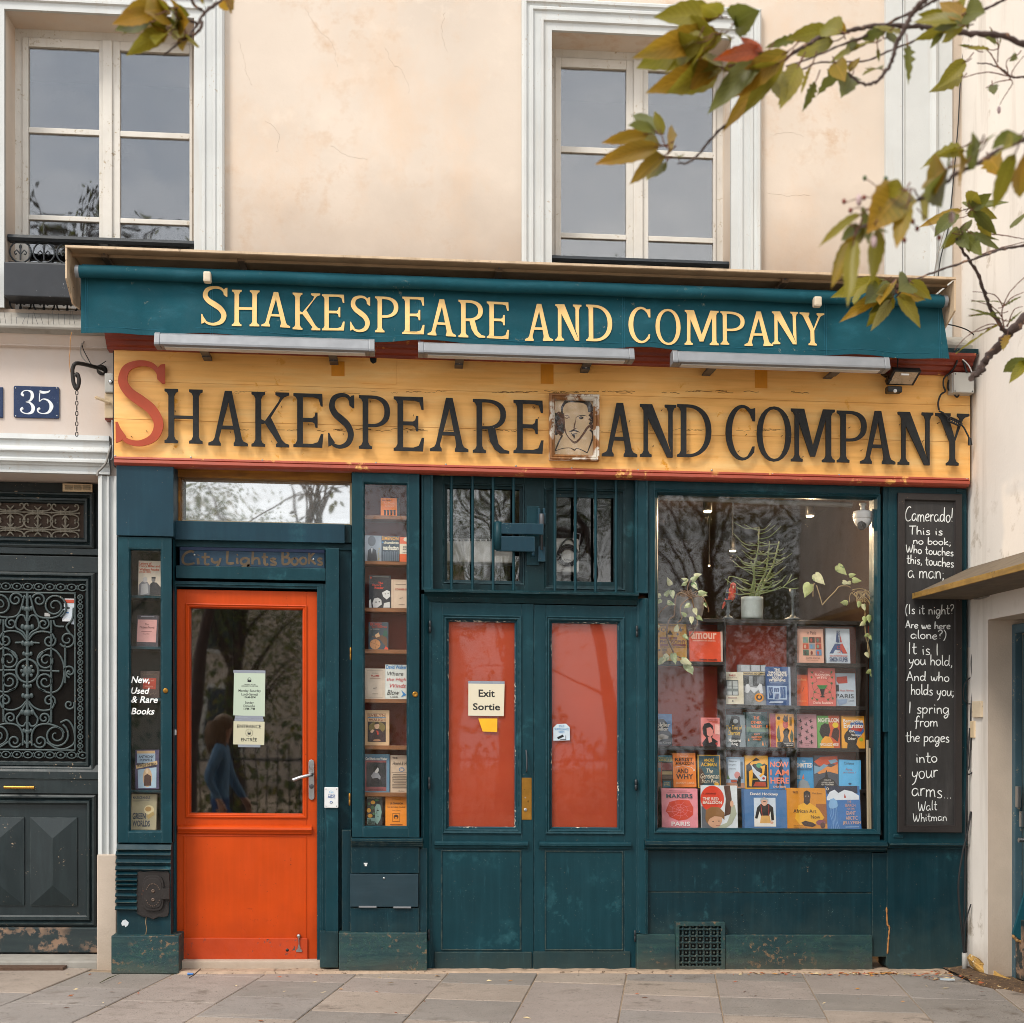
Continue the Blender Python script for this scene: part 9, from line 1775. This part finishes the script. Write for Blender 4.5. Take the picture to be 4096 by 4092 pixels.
for k in range(4):
    for j in range(2):
        m = MB(); m.raw = True; wq = build('window',rawbox(m,-12.6+k*3.5,-30.1,1.0+j*2.7,-11.4+k*3.5,-29.97,2.9+j*2.7),WHITEWOOD,ob); m = MB(); m.raw = True; build('pane',rawbox(m,-12.5+k*3.5,-29.975,1.1+j*2.7,-11.5+k*3.5,-29.96,2.8+j*2.7),mat('dark far pane','#20262c',.1),wq)

# ================================================================ passer-by, out of frame, mirrored in the orange door
px_,py_ = -1.80,-4.27; z0 = -SLOPE*px_
ps_ = thing('person','passer-by in a blue denim blouse and jeans walking past, mirrored in the orange door glass','person',Vector((px_,py_,z0)))
V = [(0,0,.95,.135),(.01,0,1.14,.118),(.02,0,1.32,.135),(.03,0,1.44,.06),(.045,0,1.50,.052),(.06,0,1.58,.082),(.05,0,1.66,.078),(0,.095,.88,.10),(.14,.10,.50,.066),(.10,.10,.09,.042),(.24,.10,.035,.038),(0,-.095,.88,.10),(-.03,-.10,.50,.064),(-.30,-.10,.17,.042),(-.22,-.10,.06,.036),
     (.01,.16,1.385,.066),(-.08,.225,1.13,.05),(.03,.23,.90,.034),(.06,.225,.83,.03),(.01,-.16,1.385,.066),(.08,-.225,1.13,.05),(.20,-.22,.93,.034),(.235,-.215,.86,.03)]
E = [(0,1),(1,2),(2,3),(3,4),(4,5),(5,6),(0,7),(7,8),(8,9),(9,10),(0,11),(11,12),(12,13),(13,14),(2,15),(15,16),(16,17),(17,18),(2,19),(19,20),(20,21),(21,22)]
for hb,wb,s in ((18,17,1),(22,21,-1)):
    hx_,hy2,hz_ = V[hb][:3]
    for k in range(5):
        oy = (-.024+.012*k)
        i = len(V)
        if k == 4: V += [(hx_+.022,hy2-.012*s,hz_+.01,.009),(hx_+.035,hy2-.014*s,hz_-.03,.008)]
        else: ln = (.062,.072,.07,.056)[k]; V += [(hx_+oy*.9+.01,hy2,hz_-.035,.0095),(hx_+oy*1.05+.022,hy2-.008*s,hz_-.035-ln*.6,.0085),(hx_+oy*1.05+.02,hy2-.016*s,hz_-.035-ln,.0075)]
        E += [(hb,i)]+[(j,j+1) for j in range(i,len(V)-1)]
me = bpy.data.meshes.new('body'); me.from_pydata([v[:3] for v in V],E,[]); bo = bpy.data.objects.new('tmp',me); col.objects.link(bo)
sk = bo.modifiers.new('s','SKIN'); sk.use_smooth_shade = True
for i,v in enumerate(V): me.skin_vertices[0].data[i].radius = (v[3],v[3]*(.8 if i in (0,1,2) else 1)) ; me.skin_vertices[0].data[i].use_root = (i == 0)
bo.modifiers.new('u','SUBSURF').levels = 2; bo.modifiers['u'].render_levels = 2
bpy.context.view_layer.update(); bm2 = bpy.data.meshes.new_from_object(bo.evaluated_get(bpy.context.evaluated_depsgraph_get())); bpy.data.objects.remove(bo)
SKIN = mat('skin','#c99a80',.55,var=.08); DEN = mat('denim blouse','#66859f',.85,var=.12,vs_=14,bump=.4,bs=40); JEAN = mat('blue jeans','#33517a',.85,var=.12,vs_=10); SHOE = mat('shoe leather','#2a2420',.5)
for mm in (SKIN,DEN,JEAN,SHOE): bm2.materials.append(mm)
for p in bm2.polygons:
    c = p.center; arm = abs(c.y) > .165; p.use_smooth = True
    p.material_index = 3 if c.z < .11 and not arm or (c.z < .22 and c.x < -.2) else 0 if c.z > 1.45 or (arm and c.z < .93) else 1 if c.z > .93 or arm else 2
bod = bpy.data.objects.new('body',bm2); col.objects.link(bod); bod.parent = ps_; WL['body'] = WL[ps_.name]
m = MB(); m.raw = True; o_ = Vector((px_,py_,z0)); HAIR = mat('sandy hair','#7d6248',.6,var=.3,vs_=60,bump=.8,bs=120)
m.ball(o_+Vector((.035,0,1.635)),.105,18,12,(1,.95,1)); 
for k in range(26): a = -2.3+4.6*k/25; s = o_+Vector((-.02-.075*math.cos(a),.095*math.sin(a),1.66)); m.tube(spline([s,s+Vector((-.03*math.cos(a),.02*math.sin(a),-.14)),s+Vector((-.03*math.cos(a)+.02,.03*math.sin(a),-.27+.03*math.sin(k*3))) ],4),[.02,.022,.022,.02,.018,.016,.013,.01,.004],6)
build('hair',m,HAIR,ps_)
m = MB(); m.raw = True
for s in (-1,1): m.ball(o_+Vector((.128,.034*s,1.605)),.009,8,6)
m.ball(o_+Vector((.145,0,1.575)),.014,8,6,(1,.7,1)); m.ball(o_+Vector((.13,0,1.535)),.014,8,6,(.5,1.4,.4)); build('face',m,SKIN,ps_)
